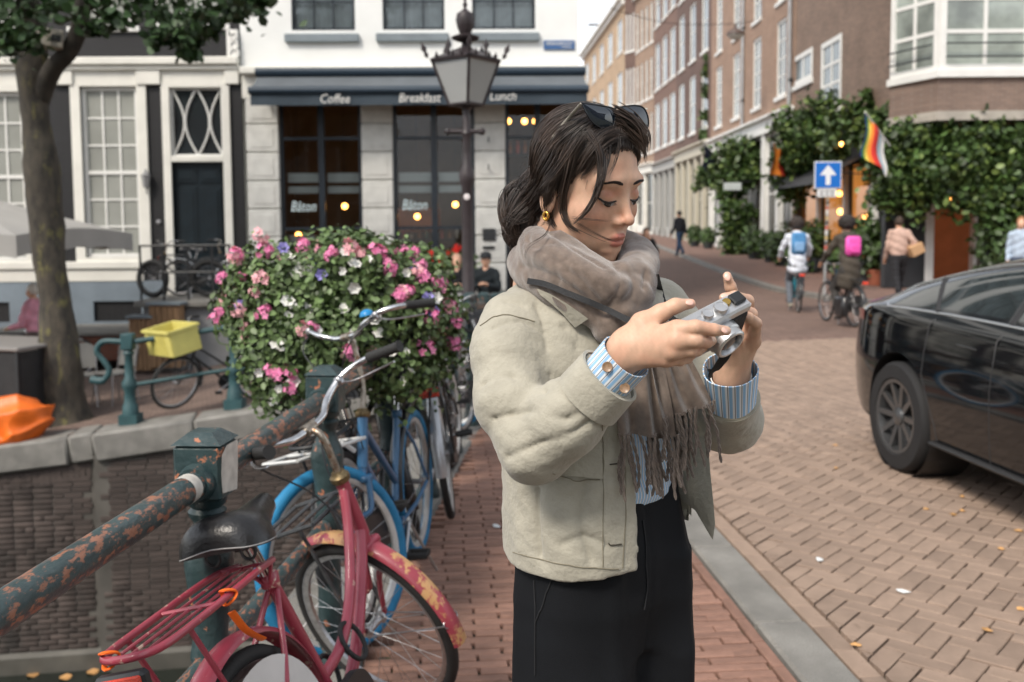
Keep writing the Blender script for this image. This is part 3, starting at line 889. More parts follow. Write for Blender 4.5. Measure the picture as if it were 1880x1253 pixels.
# ---------------------------------------------------------------- cafe
cu0 = 0.0; cu1 = B(1063, 300)[0]
cf = empty('cafe_building', BF.p(3.2, 0, -4), world=True)
tag(cf, 'white painted corner cafe with stone pillars and a blue-grey awning', 'building')
CAFEWALL = mat('cafe_wall', (.76, .775, .76), .7, var=.05, vscale=1.4, bump=.12, bscale=30)
STONE = mat('pillar_stone', (.60, .60, .565), .75, var=.1, vscale=5, bump=.25, bscale=50)
NAVY = mat('navy_frame', (.006, .012, .020), .4, var=.2, vscale=5)
SILLGREY = mat('sill_grey', lin(120, 130, 136), .7, var=.12, vscale=4)
v_led = B(760, 128)[1]
uw = [span(533, 650, -150, 56), span(701, 815, -150, 55), span(866, 982, -150, 54)]
ups = uw + [(h[0], h[1], h[2] + 3.5, h[3] + 3.3) for h in uw]
g0 = float(gz(-2, YF)) - .3
ctop = v_led + 8.2
BF.wall(cu0, cu1, v_led, ctop, ups, .12).build('upper_wall', CAFEWALL, cf)
house_body(cf, BF, cu0 + .02, cu1, g0, ctop, 10, CAFEWALL)
BF.box(MB(), cu0, cu1 + .1, ctop - .1, ctop + .35, 0, .35, bev=.04).build('cornice', CREAM, cf)
for h in ups:
 BF.window(cf, h[0], h[1], h[2], h[3], 3, 4, fr=.05, bar=.03, rail=.5, d=-.07, frame=NAVY, pane=GLASS, curtain=NET)
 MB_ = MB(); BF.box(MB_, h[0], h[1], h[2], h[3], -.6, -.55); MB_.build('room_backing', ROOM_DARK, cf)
 BF.box(MB(), h[0] - .13, h[1] + .08, h[2] - .24, h[2] - .08, 0, .1, bev=.012).build('window_sill', SILLGREY, cf)
m_ = MB(); BF.box(m_, cu0 + .02, cu1 + .12, v_led - .1, v_led + .04, 0, .22, bev=.02); BF.box(m_, cu0 + .02, cu1 + .05, v_led - .55, v_led - .1, 0, .06)
m_.build('ledge', CREAM, cf)
pil = [(455, 514), (665, 722), (872, 928)]
v_top = v_led - .5
pu = []
for (x0, x1) in pil:
 a = B(x0, 330)[0]; b = B(x1, 330)[0]; pu.append((a, b))
 BF.box(MB(), a + .015, b - .015, g0, v_top, -.3, -.012).build('pillar_core', STONE, cf)
 v = v_top; hts = []
 bl = (B(480, 262)[1] - B(480, 314)[1])
 while v > g0 + .2:
  m = MB(); BF.box(m, a, b, v - bl + .012, v - .006, -.25, .05, bev=.018)
  BF.box(m, a + .1, b - .1, v - bl + .1, v - .1, .05, .062, bev=.012)
  m.build('stone_block', STONE, cf); v -= bl
pu.append((cu1 - .18, cu1))
BF.box(MB(), cu1 - .18, cu1, g0, v_top, -.3, .04).build('corner_pillar', STONE, cf)
bars_v = [B(600, y)[1] for y in (254, 316, 338, 420)]
for i in range(3):
 a, b = pu[i][1], pu[i + 1][0]; c0 = g0 + .55; d0 = v_top
 m = MB()
 for (x0, x1) in ((a, a + .07), (b - .07, b), ((a + b) / 2 - .06, (a + b) / 2 + .06)): BF.box(m, x0, x1, c0, d0, -.16, -.06)
 for v in (bars_v[0], bars_v[3]): BF.box(m, a + .07, b - .07, v - .03, v + .03, -.15, -.065)
 BF.box(m, a + .07, b - .07, c0, c0 + .08, -.15, -.065); BF.box(m, a + .07, b - .07, d0 - .06, d0, -.15, -.065)
 w_ = m.build('shop_window', NAVY, cf)
 for (x0, x1) in ((a + .07, (a + b) / 2 - .06), ((a + b) / 2 + .06, b - .07)):
  for (y0, y1) in ((c0, bars_v[3]), (bars_v[3], bars_v[0]), (bars_v[0], d0)):
   MB().add([BF.p(x0, y0, -.11), BF.p(x1, y0, -.11), BF.p(x1, y1, -.11), BF.p(x0, y1, -.11)], [(0, 1, 2, 3)]).build('pane', GLASS, w_)
  if i < 2:
   m = MB(); BF.box(m, x0, x1, bars_v[2] + .05, bars_v[1], -.45, -.42); BF.box(m, x0, x1, bars_v[2] - .17, bars_v[2] - .03, -.45, -.42); m.build('cafe_blind', mat('blind_white', (.6, .62, .6), .7, var=.06, vscale=2), w_)
 BF.box(MB(), a, b, g0, c0, -.2, -.04).build('window_apron', NAVY, cf)
 if i < 2:
  q = B((555, 760)[i], (380, 377)[i]); lettering('window_lettering', 'Bâton', .30, BF.p(q[0], q[1], -.09), FU, (0, 0, 1), mat('pale_lettering', (.62, .75, .78), .5), w_, shear=.25, sx=.72)
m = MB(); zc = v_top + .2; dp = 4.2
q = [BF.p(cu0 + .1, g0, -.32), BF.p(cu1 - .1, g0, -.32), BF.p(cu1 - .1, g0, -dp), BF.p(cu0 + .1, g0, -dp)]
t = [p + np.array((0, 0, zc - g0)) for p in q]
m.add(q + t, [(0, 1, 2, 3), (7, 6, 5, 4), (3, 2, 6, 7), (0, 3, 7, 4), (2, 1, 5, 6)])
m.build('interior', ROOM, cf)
def thing_at(px, py, d): u_, v_ = Facade(BF.p(0, 0, d), FU, FN).px(px, py); return BF.p(u_, v_, d)
for (x, y) in ((633, 379), (836, 376), (963, 223), (983, 223), (933, 223), (766, 398), (548, 432)):  # last two bulbs are added to warm the cafe interior
 q = thing_at(x, y, -1.2)
 lm = empty('pendant_lamp', q, world=True); tag(lm, (('glowing pendant bulb in the cafe window nearest the black house' if x < 700 else 'glowing pendant bulb in the cafe window behind the street lantern pole') if y > 300 else 'round glowing pendant bulb hanging behind the cafe window with the shelf'), 'lamp', 'pendant bulbs in the cafe')
 MB().ball(q, .062, 14, 10).build('bulb', WARM_BULB, lm, smooth=60); m = MB(); m.tube([q + (0, 0, .06), q + (0, 0, .12)], .022, 8); m.tube([q + (0, 0, .1), (q[0], q[1], zc)], .006, 5); m.build('cord', BLACK_METAL, lm)
for (x0, x1, y, d) in ((735, 860, 440, -2.4), (735, 800, 405, -3.0), (930, 1040, 285, -1.6), (530, 660, 452, -2.0)):
 a, b = thing_at(x0, y, d), thing_at(x1, y, d); sh = empty('shelf', (a + b) / 2, world=True)
 tag(sh, {440: 'dark shelf of bottles and cups behind the cafe window box', 405: 'dark shelf of bottles beside the orange panel inside the cafe', 285: 'dark shelf with cups under the three bulbs in the cafe window', 452: 'dark shelf behind the framed notices in the cafe window'}[y], 'shelf', 'shelves inside the cafe')
 MB().box((a + b) / 2, (np.linalg.norm(b - a), .3, .04), rot=BF.Mx).build('board', DARK_WOOD, sh)
 n = int(np.linalg.norm(b - a) / .16)
 for i in range(n):
  q = a + (b - a) * (i + .5) / n + np.array((0, random.uniform(-.05, .05), .02)); h = random.uniform(.12, .3)
  MB().lathe([(.035, 0), (.04, h * .55), (.015, h * .75), (.015, h)], 8, q).build('bottle', [mat('jar_white', (.6, .6, .56), .4), mat('bottle_amber', (.3, .13, .03), .2), mat('bottle_green', (.04, .1, .06), .2), mat('jar_red', (.4, .07, .04), .4)][random.choice((0, 0, 1, 2, 3))], sh, smooth=40)
for (x, y, d, w, h) in ((555, 455, -.6, .55, .5), (645, 455, -.6, .42, .5)):
 q = thing_at(x, y, d); fr = empty('framed_notice', q, world=True); tag(fr, 'white framed notice with a dark round mark ' + ('under the cafe window lettering' if x < 600 else 'beside the grey stone pillar of the cafe'), 'notice', 'notices in the cafe window')
 MB().bbox(q, (w, .03, h), .01, rot=BF.Mx).build('panel', WHITE, fr); MB().ball(q - (0, .02, 0), .13, 14, 8, sc=(1, .1, 1)).build('mark', BLACK_METAL, fr)
q = thing_at(760, 405, -2.6); o = MB().bbox(q, (1.2, .2, .55), .05, rot=BF.Mx).build('orange_panel', mat('orange_panel', (.45, .14, .02), .6, var=.3, vscale=3)); tag(o, 'orange panel on the back wall inside the cafe', 'panel')
aw = empty('awning', BF.p(3.2, v_led, .3), world=True); tag(aw, 'blue-grey fabric awning with white lettering over the cafe windows', 'awning')
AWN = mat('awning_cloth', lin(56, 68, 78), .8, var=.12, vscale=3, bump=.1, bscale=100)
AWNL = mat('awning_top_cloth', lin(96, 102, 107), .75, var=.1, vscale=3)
a0 = Facade(BF.p(0, 0, .75), FU, FN)
va0, va1 = B(760, 139)[1], a0.px(760, 160)[1]; vb = a0.px(760, 171)[1]; vc = a0.px(760, 193)[1]
e0, e1 = a0.px(460, 180)[0], a0.px(1078, 180)[0]
m = MB(); n = 40
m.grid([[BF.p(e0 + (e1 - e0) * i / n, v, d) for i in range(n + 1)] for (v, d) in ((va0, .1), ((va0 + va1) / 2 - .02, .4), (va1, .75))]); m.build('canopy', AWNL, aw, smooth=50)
m = MB(); m.tube([BF.p(e0 - .03, (va1 + vb) / 2, .77), BF.p(e1 + .03, (va1 + vb) / 2, .77)], (va1 - vb) / 2 + .02, 10); m.build('front_bar', mat('awning_bar', lin(40, 56, 70), .45), aw, smooth=40)
m = MB(); m.tube([BF.p(e0 - .03, va0 + .06, .15), BF.p(e1 + .03, va0 + .06, .15)], .1, 10); m.build('roller', mat('awning_bar', lin(40, 56, 70), .45), aw, smooth=40)
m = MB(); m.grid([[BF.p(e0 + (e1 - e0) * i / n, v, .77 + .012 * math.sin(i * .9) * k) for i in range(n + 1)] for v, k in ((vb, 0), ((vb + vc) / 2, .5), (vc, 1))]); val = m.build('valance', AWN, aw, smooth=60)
for (txt, x, y) in (('Coffee', 615, 183), ('Breakfast', 770, 181), ('Lunch', 923, 178)):
 q = a0.px(x, y); lettering('awning_lettering', txt, .25, BF.p(q[0], q[1], .80), FU, (0, 0, 1), WHITE, val, shear=.18, sx=.85)
for u_ in (e0 + .1, e1 - .1): MB().tube([BF.p(u_, v_top, .05), BF.p(u_, (va1 + vb) / 2 - .1, .7)], .025, 6).build('arm', BLACK_METAL, aw)
sn = span(998, 1055, 75, 92); sg = empty('street_name_sign', BF.p(sn[0], sn[2], .02), world=True); tag(sg, 'small blue enamel street name plate on the white cafe wall', 'sign')
m = MB(); BF.box(m, sn[0], sn[1], sn[2], sn[3], .012, .035, bev=.006); m.build('plate', mat('enamel_blue', lin(48, 88, 138), .3), sg)
lettering('street_lettering', 'HERENGRACHT', .085, BF.p((sn[0] + sn[1]) / 2, sn[2] + .115, .038), FU, (0, 0, 1), WHITE, sg, sx=.88)
lettering('street_lettering', 'centrum', .055, BF.p(sn[1] - .16, sn[2] + .05, .038), FU, (0, 0, 1), WHITE, sg)
for (x0, x1, y0, y1, nm, mt) in ((886, 910, 420, 442, 'menu_box', BLACK_METAL), (886, 908, 452, 457, 'letter_slot', BLACK_METAL)):
 s_ = span(x0, x1, y0, y1); m = MB(); BF.box(m, s_[0], s_[1], s_[2], s_[3], .06, .1, bev=.008); m.build(nm, mt, cf)
for y in (262, 312):
 s_ = B(897, y); m = MB(); q = BF.p(s_[0], s_[1], .06); m.tube([q, q + FN * .08, q + FN * .08 + (0, 0, .1)], .012, 6); m.build('wall_hook', BLACK_METAL, cf)
# ---------------------------------------------------------------- shopping street, right-hand row
def row_house(name, label, X0, Y0, X1, Y1, floors, wallm, cols, base_h, top_h, win_h, sill_z, trim=WHITE, pane=None, shop=True, shopm=None, nx=2, ny=3, cornice=.5, gable=False, hoist=False, depth=9, win_w=None):
 o2 = np.array((X1, Y1, 0.0)); u = np.array((X0 - X1, Y0 - Y1, 0.0)); L_ = np.linalg.norm(u); u /= L_; n = np.array((-u[1], u[0], 0)) * -1
 if n[0] > 0: n = -n
 zg = float(gz(min(X0, X1), (Y0 + Y1) / 2)) + .1
 o2[2] = zg
 F = Facade(o2, u, n)       # u grows towards the camera, seen from the street it runs left to right
 h = empty(name, F.p(L_ / 2, 0, -depth / 2), world=True); tag(h, label, 'house', 'houses along the shopping street')
 ww = win_w or (L_ / cols * .52); holes = []
 for sz in sill_z:
  for c in range(cols):
   uc = L_ * (c + .5) / cols; holes.append((uc - ww / 2, uc + ww / 2, sz, sz + win_h))
 F.wall(0, L_, base_h, top_h, holes, .16).build('wall', wallm, h)
 house_body(h, F, .01, L_ - .01, -.6, top_h, depth, wallm)
 for (a, b, c, d) in holes: F.window(h, a, b, c, d, nx, ny, fr=.1, bar=.045, d=-.08, frame=trim, pane=pane, sill=.14)
 m = MB(); F.box(m, -.0, L_, top_h - .05, top_h + .3, 0, cornice, bev=.05); F.box(m, 0, L_, top_h - .35, top_h - .05, 0, cornice * .5, bev=.03); m.build('cornice', trim, h)
 if gable:
  m = MB(); m.add([F.p(0, top_h + .3, .02), F.p(L_, top_h + .3, .02), F.p(L_ * .72, top_h + 2.2, .02), F.p(L_ * .5, top_h + 2.9, .02), F.p(L_ * .28, top_h + 2.2, .02), F.p(0, top_h + .3, -.4), F.p(L_, top_h + .3, -.4), F.p(L_ * .72, top_h + 2.2, -.4), F.p(L_ * .5, top_h + 2.9, -.4), F.p(L_ * .28, top_h + 2.2, -.4)], [(0, 1, 2, 3, 4), (9, 8, 7, 6, 5), (1, 6, 7, 2), (2, 7, 8, 3), (3, 8, 9, 4), (4, 9, 5, 0)]); m.build('gable', wallm, h)
  m = MB(); m.tube([F.p(0, top_h + .35, .05), F.p(L_ * .28, top_h + 2.25, .05), F.p(L_ * .5, top_h + 2.95, .05), F.p(L_ * .72, top_h + 2.25, .05), F.p(L_, top_h + .35, .05)], .14, 6); m.build('gable_trim', trim, h)
 if hoist: MB().box(F.p(L_ / 2, top_h + .6, .5), (.16, 1.2, .16), rot=F.Mx).build('hoist_beam', DARK_WOOD, h)
 if shop:
  sm = shopm or CREAM
  m = MB(); F.box(m, 0, L_, base_h - .55, base_h + .02, -.02, .12, bev=.02); F.box(m, 0, L_, base_h - .02, base_h + .1, -.02, .3, bev=.03); m.build('shop_fascia', sm, h)
  k = max(2, int(L_ / 1.7))
  for i in range(k + 1):
   uc = L_ * i / k; a = max(0, uc - .16); b = min(L_, uc + .16)
   m = MB(); F.box(m, a, b, -.3, base_h - .55, -.25, .06, bev=.015); F.box(m, a - .02 if a > 0 else a, b, -.3, .45, -.25, .09, bev=.015); m.build('pilaster', sm, h)
  for i in range(k):
   a = L_ * i / k + .16; b = L_ * (i + 1) / k - .16
   F.window(h, a, b, .5 if i % 2 == 0 else .05, base_h - .56, 1 + (i % 2 == 0), 2, fr=.07, bar=.05, d=-.15, frame=sm, pane=GLASS)
   F.box(MB(), a, b, -.3, .5 if i % 2 == 0 else .05, -.2, -.06).build('stall_riser', sm, h)
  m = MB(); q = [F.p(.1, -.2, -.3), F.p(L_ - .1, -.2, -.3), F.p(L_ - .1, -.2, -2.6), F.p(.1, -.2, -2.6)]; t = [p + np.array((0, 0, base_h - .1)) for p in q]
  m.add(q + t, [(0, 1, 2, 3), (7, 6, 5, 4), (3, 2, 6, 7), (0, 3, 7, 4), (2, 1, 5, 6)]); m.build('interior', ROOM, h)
 else:
  F.wall(0, L_, -.6, base_h, []).build('base_wall', wallm, h)
 return h, F, L_
def yb(px, X): return atx(px, 400, X)[1]
OB = brick_mat('orange_brick', lin(160, 130, 110), lin(144, 114, 96), lin(146, 132, 118), axes='YZ')
DB = brick_mat('dark_brick', lin(102, 80, 72), lin(88, 68, 60), lin(110, 92, 84), axes='YZ')
RB = brick_mat('red_brick', lin(122, 94, 82), lin(106, 82, 72), lin(128, 108, 98), axes='YZ')
YB = brick_mat('yellow_brick', lin(186, 160, 130), lin(170, 144, 116), lin(170, 150, 130), axes='YZ')
TB = brick_mat('tan_brick', lin(158, 132, 112), lin(142, 118, 100), lin(150, 132, 116), axes='YZ')
BB = brick_mat('brown_brick', lin(136, 113, 98), lin(116, 96, 84), lin(134, 120, 108), axes='YZ')
BBX = brick_mat('brown_brick_front', lin(136, 113, 98), lin(116, 96, 84), lin(134, 120, 108), axes='XZ')
SKYPANE = mat('sky_pane', (.16, .19, .20), .05, spec=.9, var=.5, vscale=.8)
XR = 9.9
y1, y2, y3, y4, y5, y6 = yb(1456, XR), yb(1304, XR - .1), yb(1241, XR - .3), yb(1200, XR - .5), yb(1166, XR - 1.1), yb(1147, XR - 1.7)
row_house('row_house', 'orange brick house with tall white windows and a drainpipe, beside the ivy', XR, y1, XR - .1, y2, 3, OB, 4, 5.2, 16.5, 2.75, [5.85, 9.3, 12.7], nx=2, ny=4, pane=SKYPANE, shopm=WHITE, win_w=1.25)
row_house('row_house', 'dark red brick house with three tall white windows to each floor', XR - .1, y2, XR - .3, y3, 4, DB, 3, 5.0, 17.5, 3.0, [5.8, 9.6, 13.4], nx=1, ny=2, pane=SKYPANE, shopm=mat('shop_cream', (.5, .47, .38), .6), win_w=1.5)
row_house('row_house', 'red-brown brick house over a grey shop front', XR - .3, y3, XR - .5, y4, 4, RB, 3, 4.6, 19, 2.9, [5.6, 9.4, 13.4], nx=1, ny=2, shopm=mat('shop_grey', (.38, .38, .36), .6), win_w=1.7, pane=SKYPANE)
row_house('row_house', 'brick house with a white trimmed gable in the far street', XR - .5, y4, XR - 1.1, y5, 4, TB, 4, 4.6, 16.5, 2.6, [5.4, 9.0, 12.6], nx=1, ny=2, gable=True, shopm=CREAM, pane=SKYPANE)
row_house('row_house', 'narrow dark brick house between the white gable and the yellow house', XR - 1.1, y5, XR - 1.7, y6, 4, DB, 3, 4.6, 17.5, 2.6, [5.4, 9.0, 12.8], nx=1, ny=2, shopm=CREAM, pane=SKYPANE)
row_house('row_house', 'yellow brick house far down the street', XR - 1.7, y6, 7.0, 92, 4, YB, 5, 4.8, 16.2, 2.4, [5.4, 9.0, 12.8], nx=1, ny=2, shopm=CREAM, hoist=True, pane=SKYPANE)
row_house('row_house', 'tan brick house closing the far end of the street', 7.0, 92, 3.5, 116, 4, TB, 7, 5.0, 14.5, 2.6, [6.0, 10.0], nx=1, ny=2, shopm=CREAM, pane=SKYPANE)
for (px_, top_) in ((1452, 16), (1366, 15)):
 yy = yb(px_, XR); dpz = float(gz(XR, yy))
 o = empty('drainpipe', (XR - .1, yy, dpz + 4.9 if px_ < 1400 else dpz + .1), world=True); tag(o, 'grey drainpipe down the front of the orange brick house' if px_ < 1400 else 'long grey drainpipe between the orange and the brown brick houses', 'pipe')
 m = MB(); m.tube([(XR - .12, yy, dpz + (4.9 if px_ < 1400 else .1)), (XR - .12, yy, dpz + top_)], .07, 8); m.build('pipe', mat('zinc', (.34, .35, .36), .5, metal=.3, var=.15, vscale=3), o, smooth=40)
 for zz in (6.5, 9.5, 12.5): MB().box((XR - .07, yy, dpz + zz), (.2, .22, .08)).build('bracket', BLACK_METAL, o)
# ---------------------------------------------------------------- brown brick corner house with the bay window
ch = empty('corner_house', (XR + 5, 28, 0), world=True); tag(ch, 'brown brick corner house with a wide white bay window over shops', 'house')
YC = 22.8
zg = float(gz(XR, 28)) + .1
yA, yBk = 23.6, y1 - .02
CS = Facade((XR + .02, yBk, zg), (0, -1, 0), (-1, 0, 0))       # street side, u grows towards the camera
def C(px, py): return CS.px(px, py)
def cspan(x0, x1, y0, y1_):
 a, b = C(x0, (y0 + y1_) / 2)[0], C(x1, (y0 + y1_) / 2)[0]; return (a, b, C((x0 + x1) / 2, y1_)[1], C((x0 + x1) / 2, y0)[1])
LS = yBk - yA
w1 = cspan(1457, 1492, 97, 152); w2 = cspan(1508, 1545, 72, 200); ctop2 = 16.0
holes = [w1, w2, (w1[0], w1[1], w1[2] + 3.8, w1[3] + 3.8), (w2[0], w2[1], w2[2] + 3.9, w2[3] + 3.9)]
base_c = 4.1
CS.wall(0, LS, base_c, ctop2, holes, .14).build('wall', BB, ch)
for h, (nx_, ny_) in zip(holes, ((2, 1), (2, 3), (2, 1), (2, 3))): CS.window(ch, *h, nx_, ny_, fr=.16, bar=.09, d=-.02, pane=SKYPANE, sill=.16)
w = MB()
for zz in (.2, .5):
 w.tube([CS.p(w2[0] + .1, w2[2] + zz, .12), CS.p(w2[1] - .1, w2[2] + zz, .12)], .02, 6)
w.build('window_guard', BLACK_METAL, ch)
CF = Facade((XR + .02, yA, zg), (1, 0, 0), (0, -1, 0))         # front towards the quay
CF.wall(0, 14, base_c, ctop2, []).build('front_wall', BBX, ch)
m = MB(); m.add([CS.p(0, -.5, -9), CS.p(0, ctop2, -9), (XR + 14, yA, ctop2 + zg), (XR + 14, yA, -.5)], [(0, 1, 2, 3)]); m.build('side_walls', BBX, ch)
MB().box((XR + 7, (yA + yBk) / 2 + .5, ctop2 + zg + .2), (14.4, LS + 1.4, .3)).build('roof', ROOF, ch)
bz0 = None
p_l = np.array((at(1632, 200, 23.4)[0], 23.4)); p_m = np.array((at(1722, 200, 22.0)[0], 22.0)); p_r = np.array((p_m[0] + 4.2, 22.0)); p_e = np.array((p_r[0] + 1.2, 23.4))
bay = [p_l, p_m, p_r, p_e]
zb0 = at(1722, 220, 22.0)[2]; zb1 = at(1722, 205, 22.0)[2]; zb2 = at(1722, 143, 22.0)[2]; zb3 = zb2 + 3.4
BAYST = mat('bay_stone', lin(166, 160, 150), .8, var=.15, vscale=3)
def bay_ring(mb, z0, z1, grow):
 c = np.mean(bay, 0); pts = []
 for p in bay: pts.append(p + np.array((np.sign(p[0] - c[0]) * grow * .7, -grow if p[1] < 23 else 0)))
 V = [(*p, z0) for p in pts] + [(*p, z1) for p in pts]
 mb.add(V, [(0, 1, 5, 4), (1, 2, 6, 5), (2, 3, 7, 6), (3, 2, 1, 0), (4, 5, 6, 7)])
m = MB(); bay_ring(m, zb0 - .02, zb1, .08); m.build('bay_ledge', BAYST, ch)
m = MB(); bay_ring(m, zb1, zb2, 0); m.build('bay_brick', brick_mat('bay_brick', lin(130, 109, 97), lin(114, 95, 86), lin(130, 118, 108), axes='XZ'), ch)
m = MB(); bay_ring(m, zb2, zb2 + .16, .1); m.build('bay_sill', WHITE, ch)
m = MB(); bay_ring(m, zb3, zb3 + .4, .15); m.build('bay_cornice', WHITE, ch)
m = MB(); bay_ring(m, zb3 + .4, ctop2 + zg - 1, 0); m.build('bay_upper', brick_mat('bay_brick', lin(130, 109, 97), lin(114, 95, 86), lin(130, 118, 108), axes='XZ'), ch)
BAYPANE = mat('bay_pane', (.30, .34, .31), .06, spec=.8, var=.5, vscale=1.1)
for i, cols_ in ((0, 2), (1, 4), (2, 2)):
 a, b = bay[i], bay[i + 1]; u = (b - a); L_ = np.linalg.norm(u); u = u / L_; n = np.array((u[1], -u[0]))
 Fb = Facade((*a, 0), (*u, 0), (*n, 0)); k = cols_ // 2 if i == 1 else 1
 for j in range(k):
  wv = Fb.window(ch, L_ * j / k + .02, L_ * (j + 1) / k - .02, zb2 + .16, zb3, 2, 4, fr=.14, bar=.09, d=-.03, pane=BAYPANE)
 g = MB()
 for zz in (.45, .75): g.tube([Fb.p(.1, zb2 + zz, .14), Fb.p(L_ - .1, zb2 + zz, .14)], .02, 6)
 g.build('bay_guard', BLACK_METAL, ch)
m = MB(); m.tube([(XR - .06, yA + .55, zg + 4.2), (XR - .06, yA + .55, zg + 15)], .05, 8); m.box((XR - .08, yA + .55, zg + 4.4), (.2, .3, .7)); m.build('downpipe', BLACK_METAL, ch)
SHOPDARK = mat('shop_dark', (.022, .024, .028), .5, var=.2, vscale=3)
m = MB(); CS.box(m, 0, LS, base_c - .9, base_c + .05, -.1, .1); CF.box(m, 0, 14, base_c - .9, base_c + .05, -.1, .1); m.build('shop_fascia', SHOPDARK, ch)
GLOWROOM = mat('glowing_room', (.40, .20, .07), .8, var=.5, vscale=1.2, emit=(1.0, .42, .10), estr=.22)  # orange glow put into the walls in place of lamplight in the shop
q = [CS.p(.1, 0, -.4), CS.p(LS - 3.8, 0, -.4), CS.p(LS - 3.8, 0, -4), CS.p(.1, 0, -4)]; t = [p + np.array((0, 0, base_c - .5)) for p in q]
m = MB(); m.add(q + t, [(0, 1, 2, 3), (7, 6, 5, 4), (3, 2, 6, 7), (0, 3, 7, 4), (2, 1, 5, 6)]); m.build('street_room', GLOWROOM, ch)
for px_ in (1462, 1502, 1551, 1604, 1632):
 u_ = C(px_, 420)[0]; m = MB(); CS.box(m, u_ - .1, u_ + .1, -.1, base_c - .9, -.2, .05, bev=.01); m.build('shop_post', WHITE if px_ > 1500 else SHOPDARK, ch)
us = [C(px_, 420)[0] for px_ in (1462, 1502, 1551, 1604, 1632)]
for a, b in zip(us[:-1], us[1:]):
 CS.window(ch, a + .1, b - .1, .5, base_c - .92, 1, 1, fr=.05, d=-.12, frame=SHOPDARK, pane=GLASS); CS.box(MB(), a + .1, b - .1, -.1, .5, -.15, 0).build('stall_riser', SHOPDARK, ch)
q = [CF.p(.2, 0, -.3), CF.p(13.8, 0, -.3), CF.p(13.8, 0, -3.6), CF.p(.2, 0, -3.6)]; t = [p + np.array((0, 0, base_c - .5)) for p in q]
m = MB(); m.add(q + t, [(0, 1, 2, 3), (7, 6, 5, 4), (3, 2, 6, 7), (0, 3, 7, 4), (2, 1, 5, 6)]); m.build('front_room', mat('glowing_red_room', (.17, .06, .028), .8, var=.5, vscale=1.3, emit=(1.0, .25, .06), estr=.03), ch)  # these walls also give off a weak red glow, painted interior light
for px_, wd in ((1660, .5), (1705, .11), (1793, .09), (1862, .11), (1985, .3)):
 u_ = CF.px(px_, 440)[0]; m = MB(); CF.box(m, u_ - wd, u_ + wd, -.1, base_c - .9, -.2, .06, bev=.01); m.build('shop_post', SHOPDARK if wd > .2 else WHITE, ch)
ua, ub = CF.px(1793, 440)[0] + .09, CF.px(1862, 440)[0] - .11
CF.window(ch, ua, ub, .5, base_c - .92, 1, 1, fr=.05, d=-.12, frame=SHOPDARK, pane=DARK_GLASS); CF.box(MB(), ua, ub, -.1, .5, -.15, 0).build('stall_riser', SHOPDARK, ch)
for (px_, py_, Fx, d, r_) in ((1541, 356, CS, -.8, .09), (1543, 389, CS, -.9, .10), (1590, 397, CS, -1.2, .10), (1545, 265, CS, .5, .06), (1499, 276, CS, .5, .06), (1733, 288, CF, .5, .06), (1620, 410, CS, -1.5, .08), (1740, 365, CF, -1.2, .08)):
 F2 = Facade(Fx.p(0, 0, d), Fx.u, Fx.n); u_, v_ = F2.px(px_, py_); q = F2.p(u_, v_)
 lm = empty('shop_lamp', q, world=True); tag(lm, 'small warm lamp bulb glowing among the leaves of the corner shops' if d > 0 else 'warm round lamp glowing inside the corner shop', 'lamp', 'lamps of the corner shops')
 MB().ball(q, r_, 12, 8).build('bulb', WARM_BULB, lm, smooth=60); m = MB(); m.tube([q + (0, 0, r_), q + (0, 0, r_ + .5)], .012, 5); m.build('cord', BLACK_METAL, lm)
# ---------------------------------------------------------------- unseen houses behind the viewpoint on the near quay, added to darken reflections
YN = -15.0
for i, (x0, x1, hgt_, mt, lb) in enumerate(((-44, -30, 12.5, RB, 'red brick house on the near quay'), (-30, -18, 13.5, DB, 'dark brick house on the near quay'), (-18, -6, 12, TB, 'tan brick house on the near quay'), (9, 21, 13, OB, 'orange brick house on the near quay across the road'), (21, 36, 12.5, DB, 'wide dark brick house on the near quay'))):
 Fn = Facade((x1, YN, 0), (-1, 0, 0), (0, 1, 0)); hN = empty('unseen_quay_house', ((x0 + x1) / 2, YN - 4, 0), world=True); tag(hN, lb, 'house', 'unseen houses on the near quay'); L_ = x1 - x0; nw = 4
 ho = [(L_ * (c + .5) / nw - .7, L_ * (c + .5) / nw + .7, z, z + 2.2) for z in (.9, 4.6, 8.2) for c in range(nw)]
 wm = brick_mat('near_brick_%d' % i, lin(120, 86, 72), lin(100, 74, 64), lin(110, 96, 88), axes='XZ')
 Fn.wall(0, L_, -1, hgt_, ho, .15).build('wall', wm, hN); house_body(hN, Fn, .01, L_ - .01, -1, hgt_, 9, wm)
 for h_ in ho: Fn.window(hN, *h_, 1, 2, fr=.1, d=-.08)
